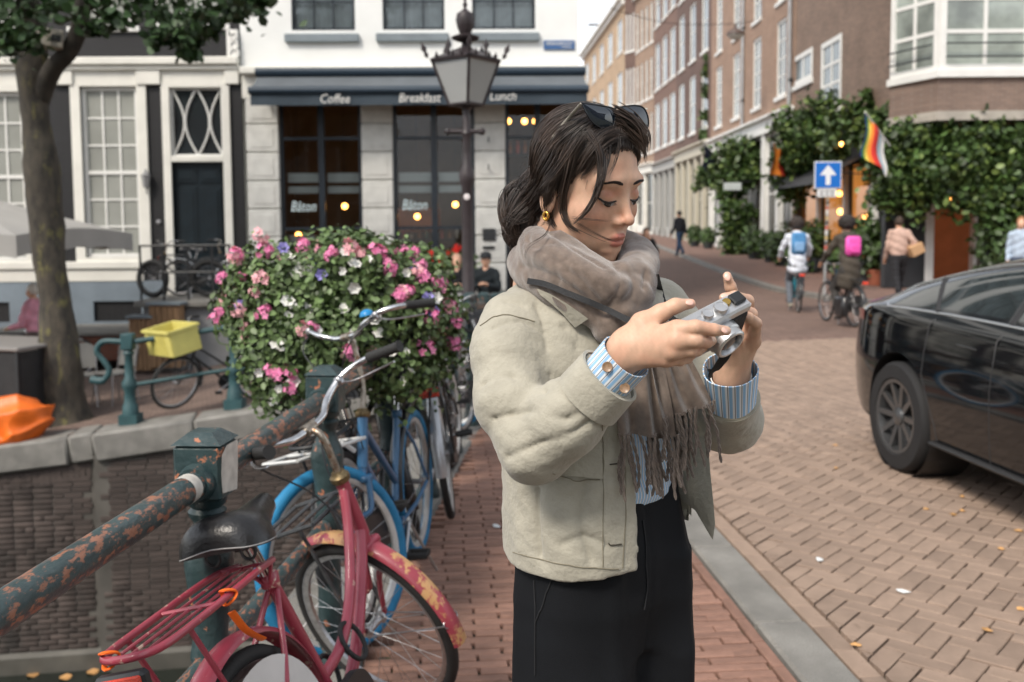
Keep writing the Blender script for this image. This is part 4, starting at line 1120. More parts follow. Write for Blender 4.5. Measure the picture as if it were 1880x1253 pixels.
# ================================================================== bridge railing
STOOP_Z = at(330, 548, 17.6)[2]
IRON = mat('flaking_green_iron', lin(56, 74, 76), .36, var=.3, vscale=14, spots=(lin(152, 104, 82), 62, .515, .07), bump=.4, bscale=60, spec=.5, stretch=(1, .45, 1))
POSTM = mat('green_iron_post', lin(44, 62, 64), .4, var=.3, vscale=10, spots=(lin(170, 112, 84), 20, .62, .03), bump=.35, bscale=50)
PALEP = mat('bare_pale_paint', lin(196, 192, 184), .6, var=.2, vscale=30)
br = empty('bridge_railing', (railx(2.24), 2.24, .012), world=True); tag(br, 'old green iron bridge railing with rusting rails and turned posts', 'railing')
PY = [1.18 + 1.06 * i for i in range(-1, 10)]
RZ = .965
def post(y, near):
 x = railx(y); z0 = float(gz(x, y)) + .01; rot = Matrix.Rotation(-math.atan(.075), 3, 'Z')
 m = MB(); n = 20
 m.lathe([(.070, 0), (.070, .04), (.058, .06), (.052, .10), (.044, .14), (.038, .46), (.046, .50), (.050, .52), (.046, .545), (.040, .57), (.048, .66), (.058, .745), (.056, .77), (.042, .80), (.034, .825), (.033, .85), (.042, .862), (.045, .874), (.036, .884), (.046, .893), (.048, .912)], n, (x, y, z0))
 p = m.build('post', POSTM, br, smooth=50)
 m = MB(); m.bbox((x, y, z0 + .975), (.114, .114, .130), .007, rot=rot); m.add([(x + q[0], y + q[1], z0 + q[2]) for q in [tuple(np.array(rot) @ np.array(v)) for v in ((-.06, -.06, 1.0425), (.06, -.06, 1.0425), (.06, .06, 1.0425), (-.06, .06, 1.0425), (-.028, -.028, 1.068), (.028, -.028, 1.068), (.028, .028, 1.068), (-.028, .028, 1.068))]], [(0, 1, 5, 4), (1, 2, 6, 5), (2, 3, 7, 6), (3, 0, 4, 7), (4, 5, 6, 7)])
 m.build('cap_block', POSTM, p, smooth=25)
 m = MB(); d = np.array((.075, 1, 0)) / math.hypot(.075, 1); q = np.array((x, y, z0 + RZ - .01)); m.tube([q - d * .082, q - d * .05], [.040, .048], 18); m.build('collar', POSTM, p, smooth=40); MB().tube([q + d * .05, q + d * .082], [.048, .040], 18).build('collar', POSTM, p, smooth=40)
 if near:
  m = MB(); m.tube([q - d * .14, q - d * .10], .0335, 20, caps=False); m.build('bare_band', PALEP, p, smooth=60)
  m = MB(); m.add([tuple(np.array((x, y, z0)) + np.array(rot) @ np.array(v)) for v in ((.0595, -.052, .93), (.0595, .04, .915), (.0595, .05, .98), (.0595, .052, 1.035), (.0595, -.02, 1.036), (.0595, -.05, 1.02), (.0595, -.058, .975))], [(0, 1, 2, 3, 4, 5, 6)]); m.build('bare_patch', PALEP, p)
for y in PY: post(y, abs(y - 2.24) < .01)
for a, b in zip(PY[:-1], PY[1:]):
 d = np.array((.075, 1, 0)) / math.hypot(.075, 1)
 for z, r_, nm in ((RZ, .0325, 'top_rail'), (.52, .026, 'lower_rail')):
  p = np.array((railx(a), a, float(gz(railx(a), a)) + z)) + d * .06; q = np.array((railx(b), b, float(gz(railx(b), b)) + z)) - d * .06; MB().tube([p + (q - p) * t for t in np.linspace(0, 1, 6)], r_, 20).build(nm, IRON, br, smooth=60)
# ================================================================== quay railing
qr = empty('quay_railing', (-4.6, 11.3, -.8), world=True); tag(qr, 'green iron railing with a curled end along the quay edge', 'railing')
GREEN = mat('quay_green', lin(46, 78, 82), .5, var=.2, vscale=8)
QP = []
for px_ in (240, 432, 560):
 b = None
 for _ in range(1):
  Yq = quay_y(at(px_, 760, 11.4)[0]) + .22; X = at(px_, 760, Yq)[0]; b = np.array((X, Yq, float(gz(X, Yq + .3)) + .02))
 QP.append(b); m = MB()
 m.box(b + (0, 0, .06), (.22, .22, .12)); m.lathe([(.10, .12), (.09, .22), (.07, .26), (.065, .40), (.088, .44), (.092, .50), (.055, .56), (.047, .82), (.068, .86), (.05, .90)], 14, b); m.bbox(b + (0, 0, 1.0), (.145, .145, .2), .015); m.build('post', GREEN, qr, smooth=40)
for a, b in zip(QP[:-1], QP[1:]):
 for z, r_ in ((1.0, .034), (.48, .026)): MB().tube([a + (.08, 0, z), b + (-.08, 0, z)], r_, 10).build('rail', GREEN, qr, smooth=50)
e = QP[0] + (-.08, 0, 1.0); MB().tube(smooth_curve([e, e + (-.22, 0, -.0), e + (-.30, 0, -.12), e + (-.20, 0, -.26), e + (-.16, 0, -.36), e + (-.24, 0, -.47), e + (-.38, 0, -.46)], 6), [.036] * 30 + [.05] * 7, 10).build('curled_end', GREEN, qr, smooth=50)
# ================================================================== crown lantern
lx, ly = at(857, 300, 8.8)[0], 8.8; lz = float(gz(lx, ly))
lp = empty('street_lantern', (lx, ly, lz), world=True); tag(lp, 'cast-iron street lantern with a crown on top in front of the cafe', 'street lamp')
LIRON = mat('lantern_iron', (.030, .022, .024), .45, var=.3, vscale=10, bump=.2, bscale=40)
zt = at(857, 112, ly)[2]; zb = at(857, 193, ly)[2]
m = MB(); m.lathe([(.17, 0), (.17, .25), (.13, .30), (.12, .75), (.09, .82), (.085, .9), (.06, .95), (.05, zb - lz - .75), (.07, zb - lz - .70), (.075, zb - lz - .62), (.045, zb - lz - .55), (.036, zb - lz - .3), (.05, zb - lz - .26), (.034, zb - lz - .22), (.034, zb - lz - .05), (.06, zb - lz - .02)], 14, (lx, ly, lz)); m.build('pole', LIRON, lp, smooth=40)
zr = at(857, 242, ly)[2]; m = MB(); m.tube([(lx - .16, ly, zr), (lx + .12, ly, zr)], .022, 8); m.ball((lx + .14, ly, zr), .035, 10, 6); m.ball((lx - .17, ly, zr), .03, 10, 6); m.build('ladder_bar', LIRON, lp, smooth=50)
rt, rb_ = .30 * 1.02, .155; ang = [R(45 + 8 + 90 * i + 45) for i in range(4)]
def lc(r_, z): return [np.array((lx + r_ * 1.0 * math.cos(a), ly + r_ * math.sin(a), z)) for a in ang]
T_, B_ = lc(rt, zt), lc(rb_, zb)
m = MB()
for i in range(4):
 m.tube([B_[i], T_[i]], .016, 6); m.tube([T_[i], T_[(i + 1) % 4]], .022, 6); m.tube([B_[i], B_[(i + 1) % 4]], .016, 6)
fr_ = m.build('lantern_frame', LIRON, lp, smooth=40)
LG = glass_mat('lantern_glass', (.95, .96, .95), .86, .06, .38)  # panes whitened to imitate the sky mirrored in them
for i in range(4): MB().add([B_[i], B_[(i + 1) % 4], T_[(i + 1) % 4], T_[i]], [(0, 1, 2, 3)]).build('glass_pane', LG, fr_)
ap = np.array((lx, ly, zt + .12)); m = MB();
T2 = lc(rt + .03, zt + .01); m.add(T2 + [ap + (0, 0, .02)], [(0, 1, 4), (1, 2, 4), (2, 3, 4), (3, 0, 4), (3, 2, 1, 0)]); m.lathe([(.05, .10), (.03, .16), (.12, .19), (.13, .21), (.05, .24), (.075, .30), (.088, .36), (.075, .42), (.03, .45), (.012, .47), (.022, .50), (.010, .53), (.018, .56), (.002, .60)], 14, (lx, ly, zt)); rf = m.build('lantern_roof', LIRON, lp, smooth=40)
for i in range(8):
 a = R(8 + 45 * i + 45 + 45); r_ = (rt + .02) if i % 2 == 0 else (rt + .02) * .73; q = np.array((lx + r_ * math.cos(a), ly + r_ * math.sin(a), zt + .02)); o_ = np.array((math.cos(a), math.sin(a), 0)) * (.05 if i % 2 == 0 else .0)
 MB().lathe([(.008, 0), (.022, .03), (.012, .05), (.028, .09), (.002, .15)], 8, q + o_ * .4, rot=Vector((o_[0] * 8, o_[1] * 8, 1)).to_track_quat('Z', 'Y').to_matrix()).build('crest', LIRON, rf, smooth=50)
for i in range(4):
 a, b = T2[i], T2[(i + 1) % 4]
 for k in (1, 2, 3, 4):
  if k == 2: continue
  q = a + (b - a) * k / 5.0; MB().lathe([(.006, 0), (.018, .02), (.002, .06)], 6, q).build('crest', LIRON, rf, smooth=50)
MB().lathe([(.03, 0), (.05, .06), (.035, .14), (.01, .16)], 12, (lx, ly, zb + .05)).build('lamp_head', mat('opal', (.6, .58, .52), .4), lp, smooth=60)
q = at(857, 362, ly - .06); MB().ball(q, .03, 12, 6, sc=(1, .2, 1)).build('round_sticker', mat('sticker', (.7, .65, .65), .5), lp)
# ================================================================== flower planter on the railing
fl = empty('flower_planter', (railx(4.3), 4.3, .7), world=True); tag(fl, 'planter overflowing with pink, white and violet flowers hung on the bridge railing', 'planter')
m = MB(); rot = Matrix.Rotation(-math.atan(.075), 3, 'Z')
m.bbox((railx(4.3), 4.45, 1.02), (.34, .8, .26), .03, rot=rot)
m.build('trough', mat('planter_black', (.02, .02, .022), .6), fl, smooth=30)
rsf = np.random.default_rng(8)
blobs = [((548, 560), 4.25, .40), ((700, 560), 4.2, .40), ((620, 530), 4.5, .40), ((480, 560), 4.4, .24), ((765, 575), 4.3, .24), ((600, 640), 4.0, .26), ((520, 660), 4.05, .22), ((720, 660), 4.15, .24), ((550, 705), 4.0, .14), ((650, 500), 4.1, .24), ((490, 505), 4.3, .18), ((760, 510), 4.3, .2), ((790, 640), 4.35, .17), ((505, 720), 4.05, .10)]
BC = [(at(p[0], p[1], Y), r_ * .70) for p, Y, r_ in blobs]
def flower_sdf(P):
 d = None
 for c, r_ in BC:
  e = s_ell(P, c, (r_, r_ * .8, r_ * .78)); d = e if d is None else smin(d, e, .05)
 return d
def leaf_cloud(C, N, size, seed, jitter=.7, npts=6):
 r_ = np.random.default_rng(seed); n = len(C); N = N + r_.normal(0, jitter, (n, 3)); N /= np.linalg.norm(N, axis=1, keepdims=True)
 U = np.cross(N, r_.normal(0, 1, (n, 3))); U /= np.linalg.norm(U, axis=1, keepdims=True); W = np.cross(N, U); s = size * r_.uniform(.6, 1.35, (n, 1))
 shape = [(-.5, 0, 0), (-.18, .36, .06), (.25, .33, .04), (.6, 0, -.06), (.25, -.33, .04), (-.18, -.36, .06)]
 V = np.stack([C + s * (a * U + b * W + c * N) for a, b, c in shape], 1).reshape(-1, 3)
 o = np.arange(n)[:, None] * 6; F1 = np.concatenate([o + np.array([[0, 1, 2, 3]]), o + np.array([[0, 3, 4, 5]])], 0)
 return V, F1
LEAF = mat('geranium_leaf', (.10, .155, .055), .5, var=.35, vscale=14, island=.55, spots=((.16, .15, .06), 5, .66, .1)); LEAFD = mat('tree_leaf', (.035, .075, .022), .5, var=.3, vscale=3, island=.5)
Vb, Fb = surf_nets(flower_sdf, np.min([c - r_ for c, r_ in BC], 0) - .05, np.max([c + r_ for c, r_ in BC], 0) + .05, .03, newton=1); Nb = normals_of(Vb, Fb)
pick = rsf.integers(0, len(Vb), 18000); C = Vb[pick] + rsf.normal(0, .02, (18000, 3)) - Nb[pick] * (rsf.random((18000, 1)) ** 2 * .16 - .045)
drop = rsf.random(18000) < .10; C[drop, 2] -= rsf.random(drop.sum()) * .16
V_, F_ = leaf_cloud(C, Nb[pick] + (0, 0, .3), .029, 3); o = link('foliage', np_mesh('foliage', V_, F_, LEAF), fl); tag(o, kind='stuff')
Vi = Vb - Nb * .10; o = link('shade_hull', np_mesh('shade_hull', Vi, Fb, mat('plant_shadow', (.022, .032, .012), .9, var=.4, vscale=10)), fl)  # dark hull inside the leaves, its colour paints the shade between them
def flower_mesh(kind, seed):
 r_ = np.random.default_rng(seed); m = MB()
 if kind == 'umbel':
  for i in range(15):
   d = r_.normal(0, 1, 3); d[2] = abs(d[2]) * .8 + .1; d /= np.linalg.norm(d); c = d * .036 * r_.uniform(.8, 1.1); u, w = _frame(d + r_.normal(0, .25, 3))
   a0 = r_.uniform(0, 6)
   for k in range(5):
    a = a0 + 2 * math.pi * k / 5; e = math.cos(a) * u + math.sin(a) * w; s = -math.sin(a) * u + math.cos(a) * w; L_ = .0185
    m.add([c, c + e * L_ * .6 + s * L_ * .34 + d * .003, c + e * L_ * 1.1 + d * .004, c + e * L_ * .6 - s * L_ * .34 + d * .003], [(0, 1, 2, 3)])
 else:
  for k in range(6):
   a = 2 * math.pi * k / 6; e = np.array((math.cos(a), math.sin(a), 0)); s = np.array((-math.sin(a), math.cos(a), 0)); L_ = .031
   m.add([(0, 0, -.012), e * L_ * .7 + s * L_ * .42 + (0, 0, .004), e * L_ * 1.05 + (0, 0, r_.uniform(.0, .008)), e * L_ * .7 - s * L_ * .42 + (0, 0, .004)], [(0, 1, 2, 3)])
  m.ball((0, 0, -.006), .006, 8, 4)
 return m
PKM = mat('pink_petal', lin(240, 158, 196), .6, var=.2, vscale=40, color2=lin(232, 120, 172), island=.15); PKM2 = mat('salmon_petal', lin(240, 178, 186), .6, island=.15); WHM = mat('white_petal', (.78, .78, .74), .6, island=.08); VIM = mat('violet_petal', lin(146, 140, 206), .6, island=.15)
FM = {('pink', i): flower_mesh('umbel', i).mesh('flower_head', PKM) for i in range(3)}
FM.update({('salmon', i): flower_mesh('umbel', 7 + i).mesh('flower_head', PKM2) for i in range(2)}); FM.update({('white', i): flower_mesh('petunia', i).mesh('flower', WHM) for i in range(2)}); FM.update({('violet', 0): flower_mesh('petunia', 5).mesh('flower', VIM)})
spots_ = [('pink', x, y) for x, y in ((433, 468), (484, 461), (496, 466), (557, 468), (556, 452), (590, 462), (612, 462), (606, 470), (700, 465), (728, 470), (756, 468), (742, 462), (715, 490), (716, 496), (445, 508), (770, 487), (808, 527), (800, 520), (573, 603), (642, 647), (497, 684), (508, 690), (780, 640), (838, 594), (830, 632), (484, 575), (395, 590), (402, 575), (800, 586), (752, 535), (775, 508), (408, 512), (690, 462), (528, 738))]
spots_ += [('salmon', x, y) for x, y in ((480, 432), (432, 470), (520, 470), (660, 466), (590, 455), (575, 470), (440, 573), (455, 620), (420, 545), (415, 555), (740, 538), (820, 565), (765, 500), (640, 458), (816, 606), (450, 600), (425, 533))]
spots_ += [('white', x, y) for x, y in ((527, 468), (535, 474), (553, 492), (558, 498), (540, 502), (648, 482), (655, 485), (676, 476), (632, 463), (528, 553), (536, 560), (556, 562), (564, 570), (530, 578), (508, 632), (515, 640), (800, 548), (690, 588), (648, 612), (780, 620), (745, 645), (720, 650), (475, 685), (503, 735), (512, 715), (628, 498), (570, 495), (586, 556), (740, 700), (752, 722), (755, 680))]
spots_ += [('violet', x, y) for x, y in ((762, 495), (768, 502), (758, 488), (795, 572), (786, 545), (575, 478), (440, 560), (520, 455), (590, 505))]
for i in range(22):
 spots_.append((('white', 'pink', 'salmon', 'white')[i % 4], rsf.uniform(400, 830), rsf.uniform(470, 740)))
for i, (k, x, y) in enumerate(spots_):
 h = trace(flower_sdf, x, y, 2.5, 7)
 if h is None:
  if i >= len(spots_) - 22: continue
  h = at(x, y, 4.2)
  MB().tube(smooth_curve([h, h + (.01, .02, -.10), at(620, 560, 4.3) * .25 + h * .75 - (0, 0, .12)], 4), .003, 5).build('stalk', LEAF, fl)
 r_ = -ray(x, y); me = FM[(k, i % (3 if k == 'pink' else 1 if k == 'violet' else 2))]
 o = bpy.data.objects.new('flower_head' if k in ('pink', 'salmon') else 'flower', me); COL.objects.link(o); o.parent = fl; o.matrix_parent_inverse = fl.matrix_basis.inverted()
 o.location = h + r_ * .05; n_ = Vector(r_ + rsf.normal(0, .35, 3) + np.array((0, 0, .45))); o.rotation_euler = n_.to_track_quat('Z', 'Y').to_euler(); s = rsf.uniform(.6, 1.0); o.scale = (s, s, s)
# ================================================================== tree on the quay
tb = at(120, 752, 12.4); tr_ = empty('tree', (tb[0], tb[1], float(gz(tb[0], tb[1]))), world=True); tag(tr_, 'mossy trunked street tree leaning on the quay beside the orange tarpaulin', 'tree')
BARK = mat('mossy_bark', lin(84, 78, 68), .9, var=.45, vscale=9, spots=(lin(106, 102, 66), 7, .56, .1), bump=1.0, bscale=26, stretch=(1, 1, .5), color2=lin(48, 46, 43))
def TP(px_, py_, dy=0): return at(px_, py_, 12.4 + dy)
trunk = [TP(124, 775), TP(122, 745), TP(113, 680), TP(104, 600), TP(92, 480), TP(82, 380), TP(72, 280), TP(66, 200), TP(62, 130), TP(55, 60, .1), TP(45, -40, .2), TP(30, -200, .4), TP(20, -420, .5)]
rad = [.36, .27, .235, .215, .205, .195, .20, .195, .19, .15, .14, .11, .06]
cc = smooth_curve(trunk, 5); rr_ = np.interp(np.linspace(0, len(rad) - 1, len(cc)), range(len(rad)), rad)
m = MB(); m.tube(cc, list(rr_), 18);
V_ = np.array(m.v); V_ += (V_ - np.array(cc).repeat(18, 0)) * (.12 * noise3(V_, 2, 1.1) + .08 * noise3(V_, 3, 3.5))[:, None]; m.v = [tuple(p) for p in V_]; m.build('trunk', BARK, tr_, smooth=70)
BRK = mat('dark_bark', lin(62, 58, 52), .9, var=.35, vscale=6, bump=.6, bscale=20)
branches = [([TP(70, 190), TP(95, 130, -.1), TP(130, 90, -.2), (*TP(150, 30, -.3),), TP(158, -60, -.5), TP(170, -220, -.8)], [.13, .12, .105, .10, .09, .05]),
   ([TP(152, 20, -.3), TP(230, -30, -.9), TP(330, -60, -1.3), TP(430, -50, -1.6)], [.06, .05, .035, .02]), ([TP(45, -30, .2), TP(-30, -90, -.4), TP(-140, -120, -1.0)], [.08, .06, .03]), ([TP(160, -80, -.5), TP(260, -180, .4), TP(380, -260, 1.2)], [.06, .045, .02]), ([TP(30, -200, .4), TP(90, -330, 1), TP(160, -460, 1.4)], [.07, .05, .02])]
for p, r_ in branches:
 c = smooth_curve(p, 5); MB().tube(c, list(np.interp(np.linspace(0, len(r_) - 1, len(c)), range(len(r_)), r_)), 10).build('branch', BRK, tr_, smooth=70)
rst = np.random.default_rng(12); C = []; Nn = []
vis = [(18, 45, .5), (55, 18, .45), (20, 85, .28), (45, 70, .3), (100, 15, .35), (185, 18, .35), (180, 55, .16), (205, 40, .22), (255, 15, .3), (300, 38, .32), (325, 62, .25), (355, 78, .2), (290, 70, .2), (345, 35, .35), (395, 30, .3), (385, 58, .18), (430, 18, .3), (455, 5, .25), (478, 6, .16), (345, 100, .12), (10, 10, .5), (130, -20, .4), (220, -30, .5), (310, -20, .5), (400, -30, .45), (-40, 40, .6), (-80, 0, .7), (0, -60, .7)]
for x, y, r_ in vis: C.append((at(x, y, 12.0 + rst.uniform(-1.0, .8)), r_ * .85, int(230 * max(.35, r_))))
for i in range(80):
 c = np.array((rst.uniform(-9.6, -2.6), rst.uniform(9.8, 15), rst.uniform(5.0, 9.4))); C.append((c, rst.uniform(.5, .9), 70))
PC = np.concatenate([c + rst.normal(0, .5, (n, 3)) * r_ * np.array((1, 1, .75)) for c, r_, n in C])
V_, F_ = leaf_cloud(PC, np.tile((0, -.3, .8), (len(PC), 1)), .115, 6, .8); o = link('crown', np_mesh('crown', V_, F_, LEAFD), tr_); tag(o, kind='stuff')
q = TP(93, 73, -.32); ob = empty('nest_box', q, world=True); tag(ob, 'small pale grey box with a dark opening fixed to the tree', 'box')
rot = Euler((R(-4), R(6), R(20))).to_matrix(); MB().bbox(q, (.30, .22, .22), .012, rot=rot).build('case', mat('box_grey', lin(176, 172, 160), .6, var=.08, vscale=6), ob); MB().bbox(q + np.array(rot) @ np.array((.07, -.108, 0)), (.11, .02, .09), .004, rot=rot).build('opening', BLACK_METAL, ob)
# ================================================================== things on the quay
def gzp(p): return float(gz(p[0], p[1]))
ORG = mat('orange_tarp', lin(236, 112, 36), .45, var=.25, vscale=4, bump=.4, bscale=12, spec=.5)
tc_ = at(35, 755, 11.15); tz = float(gz(tc_[0], 11.7)) + .02
def tarp_sdf(P):
 d = s_ell(P, (tc_[0] - .25, 11.3, tz + .16), (.52, .34, .40)); d = smin(d, s_ell(P, (tc_[0] + .12, 11.3, tz + .28), (.24, .26, .2)), .12); d = smin(d, s_ell(P, (tc_[0] - .5, 11.2, tz), (.4, .4, .22)), .1)
 q_ = np.abs(np.sin(P @ np.array((9., 4, 7)) + 2 * np.sin(P @ np.array((3., 1, 5))))) * .06 + np.abs(np.sin(P @ np.array((-9., 5, 14)) + 1.5 * np.sin(P @ np.array((4., 2, -3))))) * .045
 return np.maximum(d + q_.astype(np.float32) - .03, tz - .03 - P[:, 2])
V_, F_ = surf_nets(tarp_sdf, (tc_[0] - 1.1, 10.7, tz - .1), (tc_[0] + .6, 11.9, tz + .8), .022); o = link('tarpaulin', np_mesh('tarpaulin', V_, F_, ORG, 60)); tag(o, 'crumpled bright orange tarpaulin lying on the quay edge by the tree', 'tarpaulin')
bb0 = at(20, 660, 12.6); bx_ = empty('cargo_box', (bb0[0] - .3, 12.6, gzp((bb0[0] - .3, 12.6))), R(-18)); tag(bx_, 'black slatted wooden box standing behind the orange tarpaulin', 'box')
BW = mat('black_board', (.02, .02, .021), .6, var=.3, vscale=6)
hz_ = at(20, 630, 12.6)[2] - bx_.location[2]
for i in range(4): MB().bbox((-.75 + .5 * i, -.5, hz_ * .5), (.48, .04, hz_ * .94), .01).build('board', BW, bx_)
for i in range(2): MB().bbox((1.0, -.25 + .5 * i, hz_ * .5), (.04, .48, hz_ * .94), .01).build('board', BW, bx_)
for x in (-.5, 0, .5, 1.02): MB().bbox((x, -.53, hz_ * .5), (.05, .03, hz_), .006).build('batten', BLACK_METAL, bx_)
MB().bbox((0, 0, hz_ + .01), (2.14, 1.12, .05), .012).build('lid', mat('lid_grey', (.22, .21, .2), .7), bx_); MB().bbox((-.0, .02, hz_ * .4), (1.9, .98, hz_ * .7), .01).build('core', BW, bx_)
ux = at(-85, 400, 15.0)[0]; uz = gzp((ux, 15)); um = empty('parasol', (ux, 15.0, uz)); tag(um, 'pale grey square parasol of the terrace beside the tree', 'parasol')
ze = at(80, 432, 13.2)[2] - uz; ztp = ze + .75
MB().tube([(0, 0, 0), (0, 0, ztp)], .035, 10).build('pole', STEEL, um, smooth=50); MB().bbox((0, 0, .04), (.7, .7, .08), .02).build('base', GRANITE, um)
CAN = mat('parasol_cloth', lin(172, 170, 166), .85, var=.06, vscale=2); a = 2.0
m = MB(); n = 8; cor = [(-a, -a), (a, -a), (a, a), (-a, a)]
for i in range(4):
 p, q = np.array(cor[i]), np.array(cor[(i + 1) % 4])
 m.grid([[(*( (p + (q - p) * j / n) * t), ztp - (ztp - ze) * t + .10 * math.sin(math.pi * j / n) * t * t * 1.0 - .10 * t * (1 - t)) for j in range(n + 1)] for t in np.linspace(0.001, 1, 7)])
m.build('canopy', CAN, um, smooth=60)
m = MB()
for i in range(4):
 p, q = np.array(cor[i]), np.array(cor[(i + 1) % 4]); m.grid([[(*((p + (q - p) * j / 14)), ze + .10 * math.sin(math.pi * j / 14) - dz + .02 * math.sin(j * 2.1) * (dz > 0)) for j in range(15)] for dz in (0, .16, .30)])
m.build('valance', CAN, um, smooth=60)
for i in range(4): MB().tube([(0, 0, ztp - .06), (*(np.array(cor[i]) * .98), ze - .02)], .014, 6).build('rib', STEEL, um)
def chair(loc, rz, label, cm):
 c = empty('terrace_chair', loc, rz); tag(c, label, 'chair', 'terrace chairs')
 MB().bbox((0, 0, .45), (.42, .42, .03), .012).build('seat', cm, c)
 G = [[(-.20 + .40 * i / 8, -.20 - .05 * math.sin(math.pi * i / 8) - .06 * j / 4, .52 + .36 * j / 4 - .08 * (abs(i - 4) / 4.0) ** 3 * (j / 4)) for i in range(9)] for j in range(5)]
 m = MB(); m.grid(G); m.grid([[(p[0], p[1] - .015, p[2]) for p in r_] for r_ in G], flip=True); m.build('backrest', cm, c, smooth=60)
 for sx in (-1, 1):
  for sy in (-1, 1): MB().tube([(sx * .18, sy * .18, .44), (sx * .22, sy * .23, 0)], .011, 6).build('leg', STEEL, c)
  MB().tube([(sx * .19, -.19, .44), (sx * .19, -.24, .80)], .010, 6).build('back_post', STEEL, c)
 return c
GC = mat('grey_chair', lin(112, 112, 110), .6, var=.1, vscale=5)
for px_, py_, rz, lb in ((150, 720, R(200), 'grey terrace chair close behind the tree trunk'), (212, 715, R(150), 'grey terrace chair beside the curled railing end'), (46, 700, R(190), 'grey terrace chair behind the black slatted box')):
 p = at(px_, py_, 13.6); chair((p[0], 13.6, gzp((p[0], 13.6))), rz, lb, GC)
F19 = Facade(BF.p(0, 0, 1.9), FU, FN); s0 = F19.px(250, 600)[0]; s1 = F19.px(440, 600)[0]
st = empty('stoop', BF.p((s0 + s1) / 2, STOOP_Z - 1, .8), world=True); tag(st, 'raised stone stoop with dark iron railing in front of the black house', 'stoop')
m = MB(); BF.box(m, s0, s1, STOOP_Z - .12, STOOP_Z - .002, .08, 2.0, bev=.02); m.build('platform', GRANITE, st, smooth=30)
m = MB(); BF.box(m, s0 + .12, s1 - .1, -2, STOOP_Z - .12, .08, 1.85); m.build('stoop_wall', mat('stoop_grey', lin(128, 130, 132), .8, var=.15, vscale=2), st)
for px_ in (258, 300, 345, 390, 422):
 u_ = F19.px(px_, 500)[0]; MB().tube([BF.p(u_, STOOP_Z, 1.9), BF.p(u_, STOOP_Z + .98, 1.9)], .022, 6).build('baluster', BLACK_METAL, st)
for z in (.5, .98): MB().tube([BF.p(F19.px(258, 500)[0], STOOP_Z + z, 1.9), BF.p(F19.px(424, 500)[0], STOOP_Z + z, 1.9)], .022, 6).build('handrail', BLACK_METAL, st)
for i, (x0, x1, y0, y1) in enumerate(((236, 276, 580, 655), (274, 330, 556, 650))):
 F2 = Facade(BF.p(0, 0, 2.35), FU, FN); a, b, c, d = F2.px(x0, 600)[0], F2.px(x1, 600)[0], F2.px((x0 + x1) / 2, y1)[1], F2.px((x0 + x1) / 2, y0)[1]
 pl = empty('wooden_bin', BF.p((a + b) / 2, c, 2.3), world=True); tag(pl, ('small brown wooden storage bin with a grey lid beside the stoop', 'taller brown plank storage bin against the front of the stoop')[i], 'bin')
 n = 5
 for k in range(n): u0_ = a + (b - a) * k / n; m = MB(); BF.box(m, u0_ + .005, u0_ + (b - a) / n - .005, c - .25, d - .05, 2.05, 2.35, bev=.006); m.build('plank', WOOD, pl)
 m = MB(); BF.box(m, a - .04, b + .04, d - .05, d, 2.0, 2.4, bev=.01); m.build('lid', SILLGREY, pl)
m = MB(); F2 = Facade(BF.p(0, 0, 1.9), FU, FN); a, b = F2.px(-60, 600)[0], F2.px(246, 600)[0]; za = F2.px(150, 612)[1]
o = empty('front_step', BF.p((a + b) / 2, za - .5, 1.2), world=True); tag(o, 'low red brick step with a stone top along the black house', 'step')
m = MB(); BF.box(m, a, b, za - .5, za - .06, .2, 1.85); m.build('brickwork', brick_mat('step_brick', lin(150, 96, 78), lin(134, 84, 70), lin(120, 100, 90), axes='XZ'), o); m = MB(); BF.box(m, a, b, za - .06, za, .2, 1.95, bev=.015); m.build('stone_top', GRANITE, o)
# ================================================================== road sign
sp = atz(1513, 540, .0); sp = np.array((sp[0], sp[1], float(gz(sp[0], sp[1])) + .1)); sg = empty('road_sign', sp, world=True); tag(sg, 'blue one-way road sign with a white arrow on a stickered pole', 'road sign')
Ys = sp[1]; zs = at(1520, 322, Ys)[2]
m = MB(); m.tube([sp, (sp[0] + .07, Ys, zs + .3)], .032, 10); m.build('pole', mat('galvanised', (.36, .37, .37), .5, metal=.4, var=.2, vscale=8), sg, smooth=50)
c = at(1520, 322, Ys - .06); w_ = .31
MB().bbox(c, (2 * w_, .02, 2 * w_), .008).build('plate', mat('sign_white', (.7, .72, .72), .4), sg); MB().bbox(c - (0, .012, 0), (2 * w_ - .05, .01, 2 * w_ - .05), .004).build('blue_field', mat('sign_blue', lin(20, 104, 190), .4), sg)
m = MB(); y = c[1] - .02; m.add([(c[0] + a, y, c[2] + b) for a, b in ((-.055, -.22), (.055, -.22), (.055, .0), (.19, .0), (0, .235), (-.19, .0), (-.055, .0))], [(0, 1, 2, 6), (3, 4, 5), (2, 3, 5, 6)]); m.build('arrow', mat('sign_arrow', (.72, .74, .76), .5), sg)
c2 = at(1518, 355, Ys - .05); MB().bbox(c2, (.44, .015, .18), .006).build('under_plate', mat('sign_white', (.7, .72, .72), .4), sg)
for dz in (-.035, .035):
 for i in range(3): MB().bbox(c2 + (-.12 + .12 * i, -.012, dz), (.08, .004, .025), .001).build('plate_mark', BLACK_METAL, sg)
SK = [mat('sticker_%d' % i, c_, .5) for i, c_ in enumerate(((.6, .6, .58), (.5, .12, .08), (.05, .05, .05), (.55, .4, .15)))]
for i in range(13):
 z = sp[2] + .9 + i * .115; t = (z - sp[2]) / (zs + .3 - sp[2]); MB().tube([(sp[0] + .07 * t, Ys, z), (sp[0] + .07 * t, Ys, z + random.uniform(.05, .1))], .034, 10).build('sticker', SK[i % 4], sg)
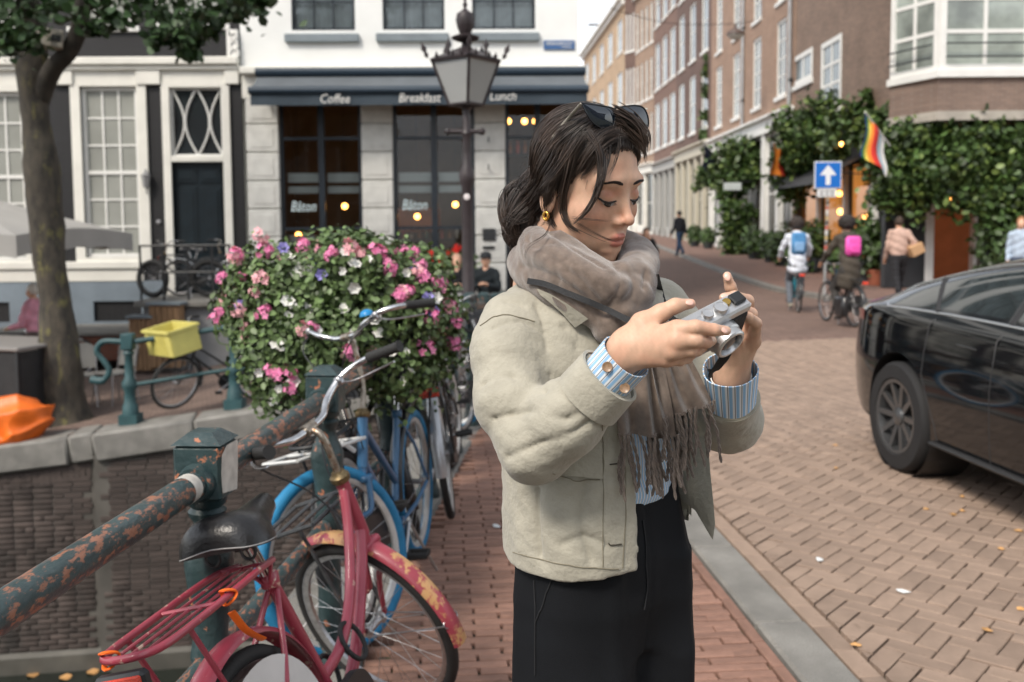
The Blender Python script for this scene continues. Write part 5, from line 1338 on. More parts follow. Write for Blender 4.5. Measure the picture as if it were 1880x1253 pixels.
# ================================================================== greenery on the shops, pots, flags, hanging lamp
IVY = mat('ivy_leaf', (.046, .086, .021), .5, var=.35, vscale=2.5, island=.55); IVYL = mat('ivy_leaf_pale', (.11, .16, .036), .5, island=.4)
def climber(label, blobs, seed, n, size, name='climbing_plant', stem=None, group='climbing plants on the shops'):
 r_ = np.random.default_rng(seed); root = empty(name, (*at(blobs[0][0], blobs[0][1], blobs[0][2])[:2], float(gz(at(blobs[0][0], 400, blobs[0][2])[0], blobs[0][2]))), world=True); tag(root, label, 'plant', group)
 tot = sum(b[3] ** 1.6 for b in blobs); P_ = []; N_2 = []
 for (x, y, Y, rad_) in blobs:
  c = at(x, y, Y); k = int(n * rad_ ** 1.6 / tot); d = r_.normal(0, 1, (k, 3)); d /= np.linalg.norm(d, axis=1, keepdims=True); rr2 = .82 * rad_ * (r_.random((k, 1)) ** .6) * (1 + .25 * np.sin(d[:, :1] * 7 + x) * np.cos(d[:, 2:] * 6)); nc_ = max(6, k // 38); cc_ = (d * rr2)[:nc_]; P_.append(c + (cc_[r_.integers(0, nc_, k)] + r_.normal(0, .17 * rad_ ** .5, (k, 3))) * np.array((1, .5, .9))); N_2.append(d)
 P_ = np.concatenate(P_); N_2 = np.concatenate(N_2); sel = r_.random(len(P_)) < .22
 V_, F_ = leaf_cloud(P_[~sel], N_2[~sel] + (0, -.2, .5), size, seed, .6); o = link('foliage', np_mesh('foliage', V_, F_, IVY), root); tag(o, kind='stuff')
 V_, F_ = leaf_cloud(P_[sel] + N_2[sel] * .05, N_2[sel] + (0, -.2, .6), size * .9, seed + 1, .5); o = link('young_leaves', np_mesh('young_leaves', V_, F_, IVYL), root); tag(o, kind='stuff')
 if stem: MB().tube(smooth_curve([at(*s_) for s_ in stem], 5), .05, 6).build('stem', BRK, root, smooth=60)
 return root
climber('dense leafy climber hanging over the corner shop under the bay window', [(1660, 300, 22.6, 1.0), (1720, 270, 22.4, 1.1), (1790, 262, 22.2, 1.1), (1860, 270, 22.2, 1.1), (1700, 330, 22.2, 1.1), (1760, 320, 22.0, 1.2), (1830, 330, 22.0, 1.3), (1900, 330, 22, 1.3), (1640, 345, 22.8, .8), (1860, 372, 21.9, .8), (1800, 352, 21.8, .7), (1660, 255, 22.8, .7), (1838, 390, 21.9, .4)], 31, 11500, .16, stem=[(1797, 520, 22.4), (1797, 440, 22.4), (1800, 380, 22.3), (1790, 320, 22.3)])
climber('leafy climber over the dark shop fronts beside the rainbow flag', [(1470, 250, 31, 1.3), (1510, 235, 29.5, 1.3), (1550, 240, 28, 1.2), (1590, 225, 26.5, 1.0), (1620, 240, 25, .9), (1470, 300, 31, 1.2), (1500, 290, 30, 1.1), (1448, 330, 32, .7), (1540, 285, 28.5, .5), (1462, 355, 31.5, .6), (1610, 290, 25.5, .5), (1630, 215, 24.6, .6)], 32, 8500, .18)
climber('tall ivy column growing up beside the shop entrance', [(1340, 300, 41, 1.3), (1360, 290, 39, 1.2), (1320, 320, 42, 1.0), (1340, 350, 40, 1.1), (1350, 390, 39, 1.0), (1345, 430, 39, .9), (1375, 320, 38.5, .9), (1350, 455, 39, .8), (1290, 330, 44, .6)], 33, 6000, .2, stem=[(1350, 478, 39), (1348, 420, 39), (1350, 340, 40)])
climber('thin ivy climbing the wall between the orange and the dark red house', [(1304, 250, 48, .5), (1303, 210, 48, .5), (1302, 170, 48, .45), (1303, 130, 48, .4), (1302, 105, 48, .3), (1306, 270, 48, .6)], 34, 1500, .2, stem=[(1304, 300, 48.3), (1303, 200, 48.3), (1302, 110, 48.3)])
POTS = [(1275, 462, 46, .55, 'dark leafy pot plant by the grey shop front'), (1300, 462, 44, .5, 'low green pot plant left of the ivy column'), (1385, 475, 36, .7, 'bushy pot plant below the white shop post'), (1415, 470, 34, .6, 'tall bushy pot plant beside the drainpipe foot'), (1440, 485, 32, .8, 'large green pot plant behind the cyclist in white'), (1480, 470, 29, .9, 'wide dark green pot plant beside the road sign'), (1495, 440, 29, .7, 'slender dark shrub in a pot behind the road sign'), (1545, 485, 26.5, .6, 'pot plant in a blue tub near the road sign'), (1610, 460, 24.6, .8, 'leafy shrub in a terracotta pot behind the walking woman'), (1590, 430, 25, .6, 'shrub against the lit shop window'), (1835, 450, 21.6, .9, 'spiky grassy plant in front of the corner shop window')]
for i, (x, y, Y, rad_, lb) in enumerate(POTS):
 c = at(x, y, Y); zg_ = float(gz(c[0], Y)) + .1; pr = empty('pot_plant', (c[0], Y, zg_), world=True); tag(pr, lb, 'plant', 'pot plants along the shops')
 hp = min(.55, max(.3, (c[2] - zg_) * .45)); pm = [mat('terracotta', lin(150, 88, 66), .8, var=.15, vscale=6), mat('dark_pot', (.03, .035, .04), .6), mat('blue_tub', lin(60, 84, 100), .6)][(1, 1, 1, 1, 1, 1, 1, 2, 0, 1, 1)[i]]
 MB().lathe([(.18, 0), (.25, hp * .85), (.27, hp * .87), (.27, hp), (.22, hp), (.21, hp * .9)], 14, (c[0], Y, zg_)).build('pot', pm, pr, smooth=40)
 r_ = np.random.default_rng(60 + i); k = 420; d = r_.normal(0, 1, (k, 3)); d /= np.linalg.norm(d, axis=1, keepdims=True); cz = max(c[2], zg_ + hp + rad_ * .5)
 P_ = np.array((c[0], Y, cz)) + d * rad_ * (r_.random((k, 1)) ** .45) * np.array((.75, .6, .95))
 V_, F_ = leaf_cloud(P_, d + (0, -.2, .5), .15, 70 + i, .6); o = link('foliage', np_mesh('foliage', V_, F_, IVY), pr); tag(o, kind='stuff'); MB().tube([(c[0], Y, zg_ + hp * .8), (c[0], Y, cz)], .03, 6).build('stem', BRK, pr)
def flag(label, px0, py0, px1, py1, Y, bands, w, drop, sk=.0, vertical=False):
 a, b = at(px0, py0, Y), at(px1, py1, Y - .6); f = empty('flag', a, world=True); tag(f, label, 'flag'); MB().tube([a, b], .02, 6).build('staff', WHITE, f); n = 10
 for k, (mt, t0, t1) in enumerate(bands):
  G = [[a + (b - a) * (1 - w * t) + np.array((.10 * math.sin(s_ * 5 + t * 4) * s_ + sk * s_, .06 * math.sin(t * 9), -drop * s_ * (1 - .25 * t) - .15 * t * s_)) for t in np.linspace(t0, t1, 4)] for s_ in np.linspace(0, 1, n)]
  MB().grid(G).build('stripe', mt, f, smooth=60)
cols_ = [mat('flag_%s' % n_, lin(*c_), .7) for n_, c_ in (('red', (226, 60, 50)), ('orange', (240, 140, 50)), ('yellow', (236, 214, 90)), ('green', (60, 150, 80)), ('blue', (50, 80, 170)), ('violet', (110, 70, 140)), ('pale', (190, 214, 226)), ('white', (225, 225, 222)), ('navy', (34, 40, 66)))]
flag('rainbow pride flag with a pale chevron hanging from the corner shop', 1634, 268, 1588, 206, 22.2, [(cols_[4], 0, .10), (cols_[3], .10, .2), (cols_[2], .2, .3), (cols_[1], .3, .42), (cols_[0], .42, .68), (cols_[6], .68, .86), (cols_[7], .86, 1.0)], .8, .95)
flag('faded orange flag hanging over the ivy', 1445, 275, 1420, 262, 31, [(cols_[1], 0, .5), (cols_[0], .5, 1)], .9, 1.0)
flag('dark navy flag hanging beside the ivy column', 1318, 290, 1292, 264, 42, [(cols_[8], 0, 1)], .95, 1.1)
hl = at(1350, 65, 36); hg = empty('hanging_lamp', hl, world=True); tag(hg, 'round street lamp hung on a wire across the shopping street', 'street lamp')
MB().lathe([(.02, .42), (.05, .38), (.06, .26), (.30, .12), (.33, .02), (.31, 0), (.02, .02)], 18, hl).build('shade', mat('lamp_shade_brown', (.10, .07, .06), .5), hg, smooth=50); MB().lathe([(.30, 0), (.24, -.10), (.10, -.16), (.01, -.17)], 18, hl).build('globe', mat('opal', (.6, .58, .52), .4), hg, smooth=60)
MB().tube(smooth_curve([np.array((1.2, 34, hl[2] + 1.4)), hl + (-3, 0, .55), hl + (0, 0, .42), np.array((9.7, 37, hl[2] + .9))], 6), .012, 5).build('wire', BLACK_METAL, hg)
sh = at(1345, 343, 38); o = empty('shop_sign', sh, world=True); tag(o, 'small pale hanging shop sign in front of the ivy column', 'sign'); MB().bbox(sh, (.7, .05, .3), .02).build('board', mat('pale_sign', (.5, .55, .55), .5), o); MB().tube([sh + (.35, 0, .2), sh + (1.6, .2, .2)], .02, 6).build('bracket', BLACK_METAL, o)
q0, q1 = CS.px(1470, 330)[0], CS.px(1600, 330)[0]; aw2 = empty('awning', CS.p((q0 + q1) / 2, 3.2, .5), world=True); tag(aw2, 'black awning over the lit shop windows behind the road sign', 'awning'); zz = CS.px(1540, 312)[1]
m = MB(); m.grid([[CS.p(q0, zz + .3, .06), CS.p(q1, zz + .3, .06)], [CS.p(q0, zz - .2, 1.0), CS.p(q1, zz - .2, 1.0)], [CS.p(q0, zz - .45, 1.0), CS.p(q1, zz - .45, 1.0)]]); m.build('cloth', SHOPDARK, aw2)
for u_ in (q0, q1): MB().tube([CS.p(u_, zz - .3, .06), CS.p(u_, zz - .22, .98)], .02, 6).build('arm', BLACK_METAL, aw2)
# ================================================================== small litter and leaves
def litter(name, label, cat, items, mt, group, s):
 for i, (x, y) in enumerate(items):
  p = atz(x, y, .004); p = np.array((p[0], p[1], float(gz(p[0], p[1])) + .004)); m = MB(); r_ = np.random.default_rng(i + len(label)); n = 9
  out = [(s * r_.uniform(.6, 1.1) * math.cos(t) * 1.5, s * r_.uniform(.6, 1.1) * math.sin(t), .004 * r_.random()) for t in np.linspace(0, 6.283, n, endpoint=False)]
  c = [(0, 0, .010)]; m.add(out + c, [(k, (k + 1) % n, n) for k in range(n)]); o = m.build(name, mt); o.location = p; o.rotation_euler = (0, 0, r_.uniform(0, 6)); tag(o, label if isinstance(label, str) else label[i], cat, group)
DRY = mat('dry_leaf', lin(196, 150, 96), .7, island=.3, var=.2, vscale=60)
litter('fallen_leaf', 'small dry yellow-brown leaf lying on the road bricks', 'leaf', [(1535, 860), (1534, 818), (1838, 1008), (1767, 912), (1767, 938), (1813, 1157), (1570, 1184), (1874, 1118), (1870, 975), (1700, 935), (1750, 945)], DRY, 'fallen leaves on the road', .016)
litter('paper_scrap', ['torn white paper scrap lying on the road bricks near the kerb', 'tiny white paper scrap lying between the paper scrap and the car', 'small white scrap on the sidewalk bricks beside the woman'], 'litter', [(1505, 1028), (1657, 1086), (912, 966)], mat('paper', (.7, .72, .72), .8), 'scraps of litter', .022)
YL = [(40, 1215), (95, 1225), (150, 1210), (60, 1240), (170, 1235), (120, 1245), (20, 1230)]
for i, (x, y) in enumerate(YL):
 p = atz(x, y, -3.695); o = MB().add([(.09 * math.cos(t) * (1 if k % 2 else .7), .07 * math.sin(t), .01 * (k % 3)) for k, t in enumerate(np.linspace(0, 6.283, 7, endpoint=False))], [tuple(range(7))]).build('floating_leaf', DRY); o.location = p; tag(o, 'pale dead leaf floating on the dark canal water', 'leaf', 'leaves floating on the canal')
# ================================================================== bicycles
def xf(mb, M):
 M = np.array(M); V = np.array(mb.v); V = V @ M[:3, :3].T + M[:3, 3]; mb.v = [tuple(p) for p in V]; return mb
def bike(name, label, loc, heading, lean=0.0, steer=0.0, frame=None, tyre=None, rimm=None, guard=None, bar=None, saddle=None, group=None, step='curved', rack=True, basket=None, guardf=True, fork=None, coat=None, bell=None, tw=.020, saddle_z=0.0, spokes=28, light=True, bar_h=0.0, wr=.345, front_rack=False, front_mat=None, bell_side=-1, detail=True, guardlen=(-.35, 2.75)):
 root = empty(name, loc); tag(root, label, 'bicycle', group)
 f = Vector((math.sin(heading), math.cos(heading), 0)); l = Vector((-math.cos(heading), math.sin(heading), 0)); u = Vector((0, 0, 1))
 l2 = math.cos(lean) * l - math.sin(lean) * u; u2 = math.sin(lean) * l + math.cos(lean) * u
 root.rotation_euler = Matrix((f, l2, u2)).transposed().to_euler()
 bar = bar or CHROME; rimm = rimm or STEEL; tyre = tyre or RUBBER; guard = guard or frame; saddle = saddle or mat('saddle_black', (.014, .014, .015), .33, bump=.15, bscale=120, spec=.5); fork = fork or frame
 ht, hb = np.array((.80, 0, .825)), np.array((.86, 0, .63)); ax = (ht - hb) / np.linalg.norm(ht - hb)
 SM = Matrix.Translation(Vector(ht)) @ Matrix.Rotation(steer, 4, Vector(ax)) @ Matrix.Translation(-Vector(ht))
 I4 = Matrix.Identity(4)
 rear, front, bb = np.array((0, 0, wr)), np.array((1.08, 0, wr)), np.array((.43, 0, .28)); st_top = np.array((.245, 0, .72))
 m = MB()
 if step == 'curved':
  m.tube(smooth_curve([(.807, 0, .80), (.76, 0, .67), (.66, 0, .52), (.53, 0, .43), (.375, 0, .405)], 5), .0155, 10); m.tube(smooth_curve([(.853, 0, .655), (.78, 0, .545), (.62, 0, .39), tuple(bb)], 5), .0175, 10)
 elif step == 'straight':
  m.tube([(.815, 0, .775), (.36, 0, .44)], .0155, 10); m.tube([(.853, 0, .655), tuple(bb)], .0175, 10)
 else:
  m.tube([(.81, 0, .79), (.262, 0, .68)], .0155, 10); m.tube([(.853, 0, .655), tuple(bb)], .0175, 10)
 m.tube([bb, st_top], .0165, 10)
 m.tube([ht + ax * .0, hb], .021, 12)
 for s in (-1, 1):
  m.tube([bb + (0, s * .03, 0), (.2, s * .05, .30), rear + (0, s * .06, 0)], .0095, 8); m.tube([st_top + (0, s * .012, -.03), (.14, s * .045, .56), rear + (0, s * .062, .02)], .0075, 8)
 m.lathe([(.027, -.04), (.027, .04)], 14, bb, rot=Matrix.Rotation(R(90), 3, 'X')); m.lathe([(.021, -.02), (.024, -.015), (.024, .012), (.02, .016)], 12, st_top)
 fr = m.build('frame', frame, root, smooth=45)
 m = MB(); xf(m.lathe([(.026, -.012), (.030, -.006), (.030, .008), (.022, .016), (.020, .022)], 14), Matrix.Translation(Vector(ht)) @ Vector((0, 0, 1)).rotation_difference(Vector(ax)).to_matrix().to_4x4()); m.build('headset', mat('old_brass', (.20, .15, .08), .45, metal=.8, var=.4, vscale=80), fr, smooth=40)
 m = MB(); crown = hb - ax * .05
 for s in (-1, 1): m.tube(smooth_curve([crown + (0, s * .035, .01), crown + (.035, s * .055, -.10), (.985, s * .058, .46), front + (0, s * .056, 0)], 4), [.012] * 5 + [.011] * 4 + [.009] * 4, 8)
 m.bbox(crown + (0, 0, .008), (.05, .09, .03), .008); m.tube([crown, hb], .017, 8)
 xf(m, SM).build('fork', fork, root, smooth=45)
 for c, M, nm in ((rear, I4, 'rear'), (front, SM, 'front')):
  m = MB(); m.lathe([(.016, -.045), (.022, -.04), (.022, -.032), (.013, -.028), (.013, .028), (.022, .032), (.022, .04), (.016, .045)], 12, c, rot=Matrix.Rotation(R(90), 3, 'X'))
  for i in range(spokes):
   a = 2 * math.pi * i / spokes; s = 1 if i % 2 else -1; b = a + (.55 if (i // 2) % 2 else -.55)
   m.tube([c + (.02 * math.cos(b), s * .034, .02 * math.sin(b)), c + ((wr - .037) * math.cos(a), 0, (wr - .037) * math.sin(a))], .0011, 4, caps=False)
  w = xf(m, M).build('wheel', STEEL, root, smooth=45)
  sec = [(-.021 + tw * math.cos(t) * 1.0, tw * math.sin(t)) for t in np.linspace(0, 2 * math.pi, 10, endpoint=False)]
  m = MB(); m.ring(wr, [(-tw + tw * math.cos(t), tw * math.sin(t)) for t in np.linspace(0, 2 * math.pi, 10, endpoint=False)], 56, c); xf(m, M).build('tyre', tyre, w, smooth=50)
  m = MB(); m.ring(wr - 2 * tw, [(.006, .014), (.0, .014), (-.014, .006), (-.014, -.006), (.0, -.014), (.006, -.014)], 56, c); xf(m, M).build('rim', rimm, w, smooth=35)
 gr_ = wr + .022; gw = .030
 sec = [(0.0, -gw), (.012, -gw * .75), (.017, 0), (.012, gw * .75), (0.0, gw), (.009, gw * .72), (.0145, 0), (.009, -gw * .72)]
 m = MB(); m.ring(gr_, sec, 40, rear, R(-5) + math.pi * 0, R(185)); m.v = [(2 * rear[0] - p[0] if False else p[0], p[1], p[2]) for p in m.v]
 gd = m.build('mudguard', frame if coat else guard, root, smooth=50)
 if guardf:
  m = MB(); m.ring(gr_, sec, 40, front, R(78), R(200)); g2 = xf(m, SM).build('mudguard', guard, root, smooth=50)
  m = MB(); a = R(186); e = front + np.array((gr_ * math.cos(a), 0, gr_ * math.sin(a)))
  for s in (-1, 1): m.tube([front + (0, s * .06, 0), e + (0, s * .032, 0)], .0022, 5)
  m.loop([e + (.018 * 0 - .004, .034 * math.cos(t), .018 * math.sin(t)) for t in np.linspace(0, 6.283, 14, endpoint=False)], .0022, 5); xf(m, SM).build('mudguard_stay', STEEL, g2, smooth=40)
 hz = 1.0 + bar_h
 m = MB(); stp = ht + ax * .02; m.tube(smooth_curve([stp, stp + ax * .10, (.765, 0, hz - .025), (.79, 0, hz)], 4), .0115, 10); m.lathe([(.018, -.02), (.018, .02)], 12, (.79, 0, hz), rot=Matrix.Rotation(R(90), 3, 'X'))
 xf(m, SM).build('stem', mat('worn_stem', (.34, .30, .25), .4, metal=.9, var=.35, vscale=50, spots=((.22, .09, .035), 40, .55, .1)), root, smooth=45)
 pts = lambda s: [(.79, 0, hz), (.795, s * .07, hz + .005), (.815, s * .14, hz + .035), (.79, s * .22, hz + .065), (.72, s * .275, hz + .068), (.60, s * .295, hz + .055)]
 m = MB(); m.tube(smooth_curve(pts(1)[::-1], 5)[:-1] + smooth_curve(pts(-1), 5), .0112, 10); hb_ = xf(m, SM).build('handlebar', bar, root, smooth=50)
 for s in (-1, 1):
  m = MB(); p0, p1 = np.array((.715, s * .277, hz + .068)), np.array((.592, s * .296, hz + .055)); d_ = (p1 - p0) / np.linalg.norm(p1 - p0); k = 15
  m.tube([p0 + d_ * .124 * i / k for i in range(k + 1)], [(.0172 if i % 2 else .0158) for i in range(k)] + [.0185], 12); m.tube([p1, p1 + d_ * .004], .0195, 12); xf(m, SM).build('grip', RUBBER, hb_, smooth=60)
  if detail:
   m = MB(); m.tube(smooth_curve([(.80, s * .20, hz + .05), (.775, s * .235, hz + .03), (.70, s * .275, hz + .022), (.64, s * .29, hz + .02)], 4), .006, 6, flat=.6); m.bbox((.80, s * .20, hz + .056), (.03, .025, .03), .006); xf(m, SM).build('brake_lever', STEEL, hb_, smooth=45)
   m = MB(); m.tube(smooth_curve([(.80, s * .2, hz + .05), (.90, s * .14, hz - .02), (.90, s * .05, hz - .16), (.86, s * .03, .70)], 6), .003, 5); xf(m, SM).build('brake_cable', BLACK_METAL, hb_, smooth=60)
 if bell:
  m = MB(); q = np.array((.808, bell_side * .16, hz + .062)); m.lathe([(.028, 0), (.027, .008), (.021, .018), (.009, .024), (.001, .025)], 18, q); xf(m, SM).build('bell', bell, hb_, smooth=50)
 sz = .935 + saddle_z
 G = []
 for i, (x, w, zt, th) in enumerate(((-.140, .040, -.022, .022), (-.136, .075, -.004, .05), (-.115, .098, .016, .075), (-.085, .108, .022, .085), (-.045, .106, .018, .085), (-.005, .088, .008, .08), (.035, .060, .002, .068), (.075, .041, .004, .056), (.115, .032, .008, .048), (.145, .026, .009, .042), (.162, .018, .002, .028), (.168, .008, -.010, .01))):
  row = []
  for j in range(21):
   t = math.pi * j / 20.0; yy = -math.cos(t) * w; e = abs(math.cos(t)); zz = zt - th * (1 - (max(0, 1 - e ** 3.2)) ** .55) - (.006 * math.exp(-(yy / .012) ** 2) if -.10 < x < .03 else 0); row.append((.175 + x, yy, sz + zz))
  G.append(row)
 m = MB(); m.grid(G, flip=True)
 for q_ in range(len(G) - 1): m.add([G[q_][0], G[q_ + 1][0], G[q_ + 1][20], G[q_][20]], [(0, 1, 2, 3)])
 m.add(G[0], [tuple(range(21))]); m.add(G[-1], [tuple(range(20, -1, -1))]); sd_ = m.build('saddle', saddle, root, smooth=70)
 if detail:
  edge = [G[i][0] for i in range(1, 11)]; edge2 = [G[i][20] for i in range(1, 11)]
  MB().tube(smooth_curve([(p[0], p[1] - .001, p[2] + .004) for p in edge2[::-1]] + [(G[0][10][0] - .003, 0, G[0][0][2] + .004)] + [(p[0], p[1] + .001, p[2] + .004) for p in edge], 3), .0016, 5).build('saddle_piping', mat('piping_grey', (.3, .3, .3), .5), sd_, smooth=60)
  m = MB()
  for s in (-1, 1): m.loop([(.105, s * .045 + .018 * math.cos(t), sz - .075 + .02 * math.sin(t)) for t in np.linspace(0, 6.283, 12, endpoint=False)], .004, 5);
  m.bbox((.17, 0, sz - .065), (.05, .05, .04), .01); m.tube([(.10, .03, sz - .06), (.25, .018, sz - .05)], .004, 6); m.tube([(.10, -.03, sz - .06), (.25, -.018, sz - .05)], .004, 6); m.build('saddle_springs', BLACK_METAL, sd_, smooth=50)
 MB().tube([st_top + (.01, 0, -.03), (.185, 0, sz - .055)], .0135, 10).build('seat_post', CHROME, root, smooth=50)
 m = MB(); d_ = np.array((.0, 0, 1.0)); ca = R(35)
 m = MB(); m.tube([bb + (0, -.06, 0), bb + (0, .06, 0)], .009, 8)
 ends = []
 for s in (-1, 1):
  e = bb + np.array((s * .165 * math.cos(ca), s * .068, s * -.165 * math.sin(ca))); m.tube([bb + (0, s * .06, 0), e], [.011, .009], 8, flat=.8); ends.append((e, s))
 cr = m.build('crank', STEEL, root, smooth=45)
 for e, s in ends:
  m = MB(); c = e + (0, s * .055, 0); m.tube([e, e + (0, s * .1, 0)], .007, 6)
  for x in (-.033, .033): m.bbox(c + (x, 0, 0), (.018, .09, .022), .004)
  for y in (-.042, .042): m.bbox(c + (0, y, 0), (.06, .010, .018), .003)
  m.build('pedal', RUBBER, cr)
 m = MB(); n = 28; o_ = []
 for i in range(n):
  t = 2 * math.pi * i / n; cx_ = bb if math.cos(t) > 0 else rear; r_ = .105 if math.cos(t) > 0 else .055; o_.append((cx_[0] + r_ * math.cos(t), cx_[2] + r_ * math.sin(t)))
 m.add([(p[0], -.040, p[1]) for p in o_] + [(p[0], -.062, p[1]) for p in o_], [tuple(range(n)), tuple(range(2 * n - 1, n - 1, -1))] + [(i, n + i, n + (i + 1) % n, (i + 1) % n) for i in range(n)]); m.build('chain_case', BLACK_METAL, root, smooth=50)
 MB().tube([(.38, .05, .27), (.30, .14, .02)], .007, 6).build('kickstand', STEEL, root)
 if coat:
  m = MB(); nn = 24
  for s in (-1, 1):
   P_ = [(0, s * .05, wr)] + [((wr - .03) * math.cos(t), s * .048, wr + (wr - .03) * math.sin(t)) for t in np.linspace(R(15), R(165), nn)]; m.add(P_, [(0, i, i + 1) for i in range(1, nn)])
  m.build('coat_guard', coat, gd)
  lettering('guard_lettering', '31.31', .035, (.02, -.0505, wr + .235), (1, 0, 0), (0, 0, 1), mat('pale_print', (.5, .5, .48), .6), gd) if False else None
 if rack:
  m = MB(); zt = .785
  m.tube(smooth_curve([(.20, .045, zt - .01), (.10, .065, zt), (-.15, .07, zt), (-.29, .065, zt), (-.33, .03, zt), (-.33, -.03, zt), (-.29, -.065, zt), (-.15, -.07, zt), (.10, -.065, zt), (.20, -.045, zt - .01)], 4), .0085, 8)
  rk = m.build('rack', frame if coat else BLACK_METAL, root, smooth=50)
  m = MB()
  for y in (-.03, 0, .03): m.tube([(.15, y, zt - .002), (-.32, y, zt - .002)], .0035, 6)
  for x in (.14, -.1): m.tube([(x, -.066, zt), (x, .066, zt)], .005, 6)
  for s in (-1, 1): m.tube([(-.22, s * .068, zt), (0, s * .066, wr)], .006, 6)
  m.tube([(.20, .04, zt - .01), (.235, .0, .70), (.20, -.04, zt - .01)], .007, 6)
  m.build('rack_bars', frame if coat else BLACK_METAL, rk, smooth=50)
  if light:
   m = MB(); m.bbox((-.352, 0, zt - .045), (.03, .105, .055), .008); m.build('reflector_case', BLACK_METAL, rk); m = MB(); m.bbox((-.368, 0, zt - .045), (.008, .098, .046), .003); m.build('reflector', mat('red_reflector', (.75, .05, .015), .25, bump=.6, bscale=500, spec=.8), rk)
 if front_rack:
  m = MB()
  for s in (-1, 1):
   m.tube([front + (0, s * .065, 0), (1.02, s * .07, .74)], .007, 6); m.tube([(.90, s * .10, .75), (1.22, s * .10, .75)], .007, 6)
  for x in (.90, 1.0, 1.11, 1.22): m.tube([(x, -.10, .75), (x, .10, .75)], .007, 6)
  m.tube([(.88, 0, .70), (.93, 0, .75)], .01, 6); xf(m, SM).build('front_rack', front_mat or mat('rack_tube', (.05, .055, .06), .5, var=.3, vscale=30, spots=((.20, .10, .05), 30, .6, .1)), root, smooth=45)
 if basket:
  basket(root, SM)
 return root
PINK = mat('worn_pink_paint', lin(158, 62, 78), .36, var=.15, vscale=6, spots=(lin(206, 178, 160), 26, .63, .04), coat=.3)
PINKG = mat('rusty_pink_guard', lin(158, 64, 78), .42, var=.15, vscale=6, spots=(lin(190, 148, 100), 16, .50, .05), coat=.2)
BLUE = mat('blue_paint', lin(54, 104, 144), .35, var=.1, vscale=8, coat=.3)
BLUETYRE = mat('blue_tyre', lin(32, 122, 168), .6, var=.15, vscale=20, bump=.3, bscale=200)
BLACKP = mat('black_paint', (.015, .016, .018), .35, var=.2, vscale=10, coat=.3)
GREYP = mat('grey_paint', (.2, .21, .22), .4, var=.1, vscale=8)
WHITEP = mat('white_bike_paint', (.62, .63, .62), .4, var=.1, vscale=10, spots=((.35, .33, .3), 18, .62, .08))
SILVERG = mat('silver_guard', (.5, .52, .54), .35, metal=.5, var=.15, vscale=10)
WRIM = mat('pale_rim', (.6, .6, .58), .4, metal=.3, var=.1, vscale=20)
pk = bike('bicycle', 'worn pink step-through bicycle with rusty front mudguard leaning on the bridge railing', (-.462, 1.98, .012), R(10.4), R(14.3), R(66), PINK, guard=PINKG, coat=mat('coat_guard_white', (.7, .7, .68), .5, var=.08, vscale=10), front_rack=True, saddle_z=-.03, wr=.318)
for x, y0 in ((-.315, .045), (-.06, -.066)):       # orange elastic straps wound on the rack
 m = MB(); m.tube([(x + .012 * math.cos(t * 2), y0 + .016 * math.cos(t), .785 + .016 * math.sin(t)) for t in np.linspace(0, 18, 50)], .005, 6, flat=.5); m.tube(smooth_curve([(x, y0, .75), (x + .02, y0 - .01, .70), (x + .06, y0 - .02, .66)], 4), .010, 6, flat=.3)
 m.build('elastic_strap', mat('orange_strap', lin(240, 110, 30), .6), pk, smooth=50)
m = MB(); m.loop([(.47 + .05 * math.cos(t), .03 + .01 * math.sin(t), .37 + .055 * math.sin(t)) for t in np.linspace(0, 6.283, 24, endpoint=False)], .007, 8); m.build('cable_lock', RUBBER, pk, smooth=60)
m = MB(); m.loop([(.56 + .05 * math.cos(t), -.02 + .02 * math.sin(t), .42 + .05 * math.sin(t)) for t in np.linspace(0, 6.283, 24, endpoint=False)], .007, 8); m.build('cable_lock', RUBBER, pk, smooth=60)
bike('bicycle', 'blue bicycle with a bright blue front tyre and blue bell parked facing the pink one', (-.45, 4.45, .012), R(186.0), R(-3.5), R(-34), BLUE, tyre=BLUETYRE, rimm=WRIM, guard=BLACKP, bell=mat('blue_bell', lin(30, 130, 190), .3), bell_side=1, step='straight', bar_h=.13, front_rack=True, front_mat=WHITEP, guardf=False, fork=BLUE, tw=.024)
bike('bicycle', 'black bicycle with silver rear mudguard and red reflector beside the flower planter', (-.33, 5.02, .012), R(-3), R(8), R(-10), BLACKP, guard=SILVERG, rimm=WRIM, step='straight')
bike('bicycle', 'white and silver bicycle with sky-blue tyres standing across the pavement behind the flowers', (-.50, 7.35, -.02), R(80), R(3), R(10), WHITEP, tyre=BLUETYRE, rimm=mat('white_rim', (.75, .76, .76), .4), guard=SILVERG, step='straight')
bike('bicycle', 'black bicycle squeezed between the blue one and the railing', (-.58, 3.62, .012), R(5), R(9), R(20), BLACKP, rimm=WRIM, step='diamond', bar_h=.04, light=False)
bike('bicycle', 'dark grey bicycle parked further along the railing behind the planter', (-.42, 6.1, .0), R(2), R(7), R(-15), GREYP, step='straight', detail=False)
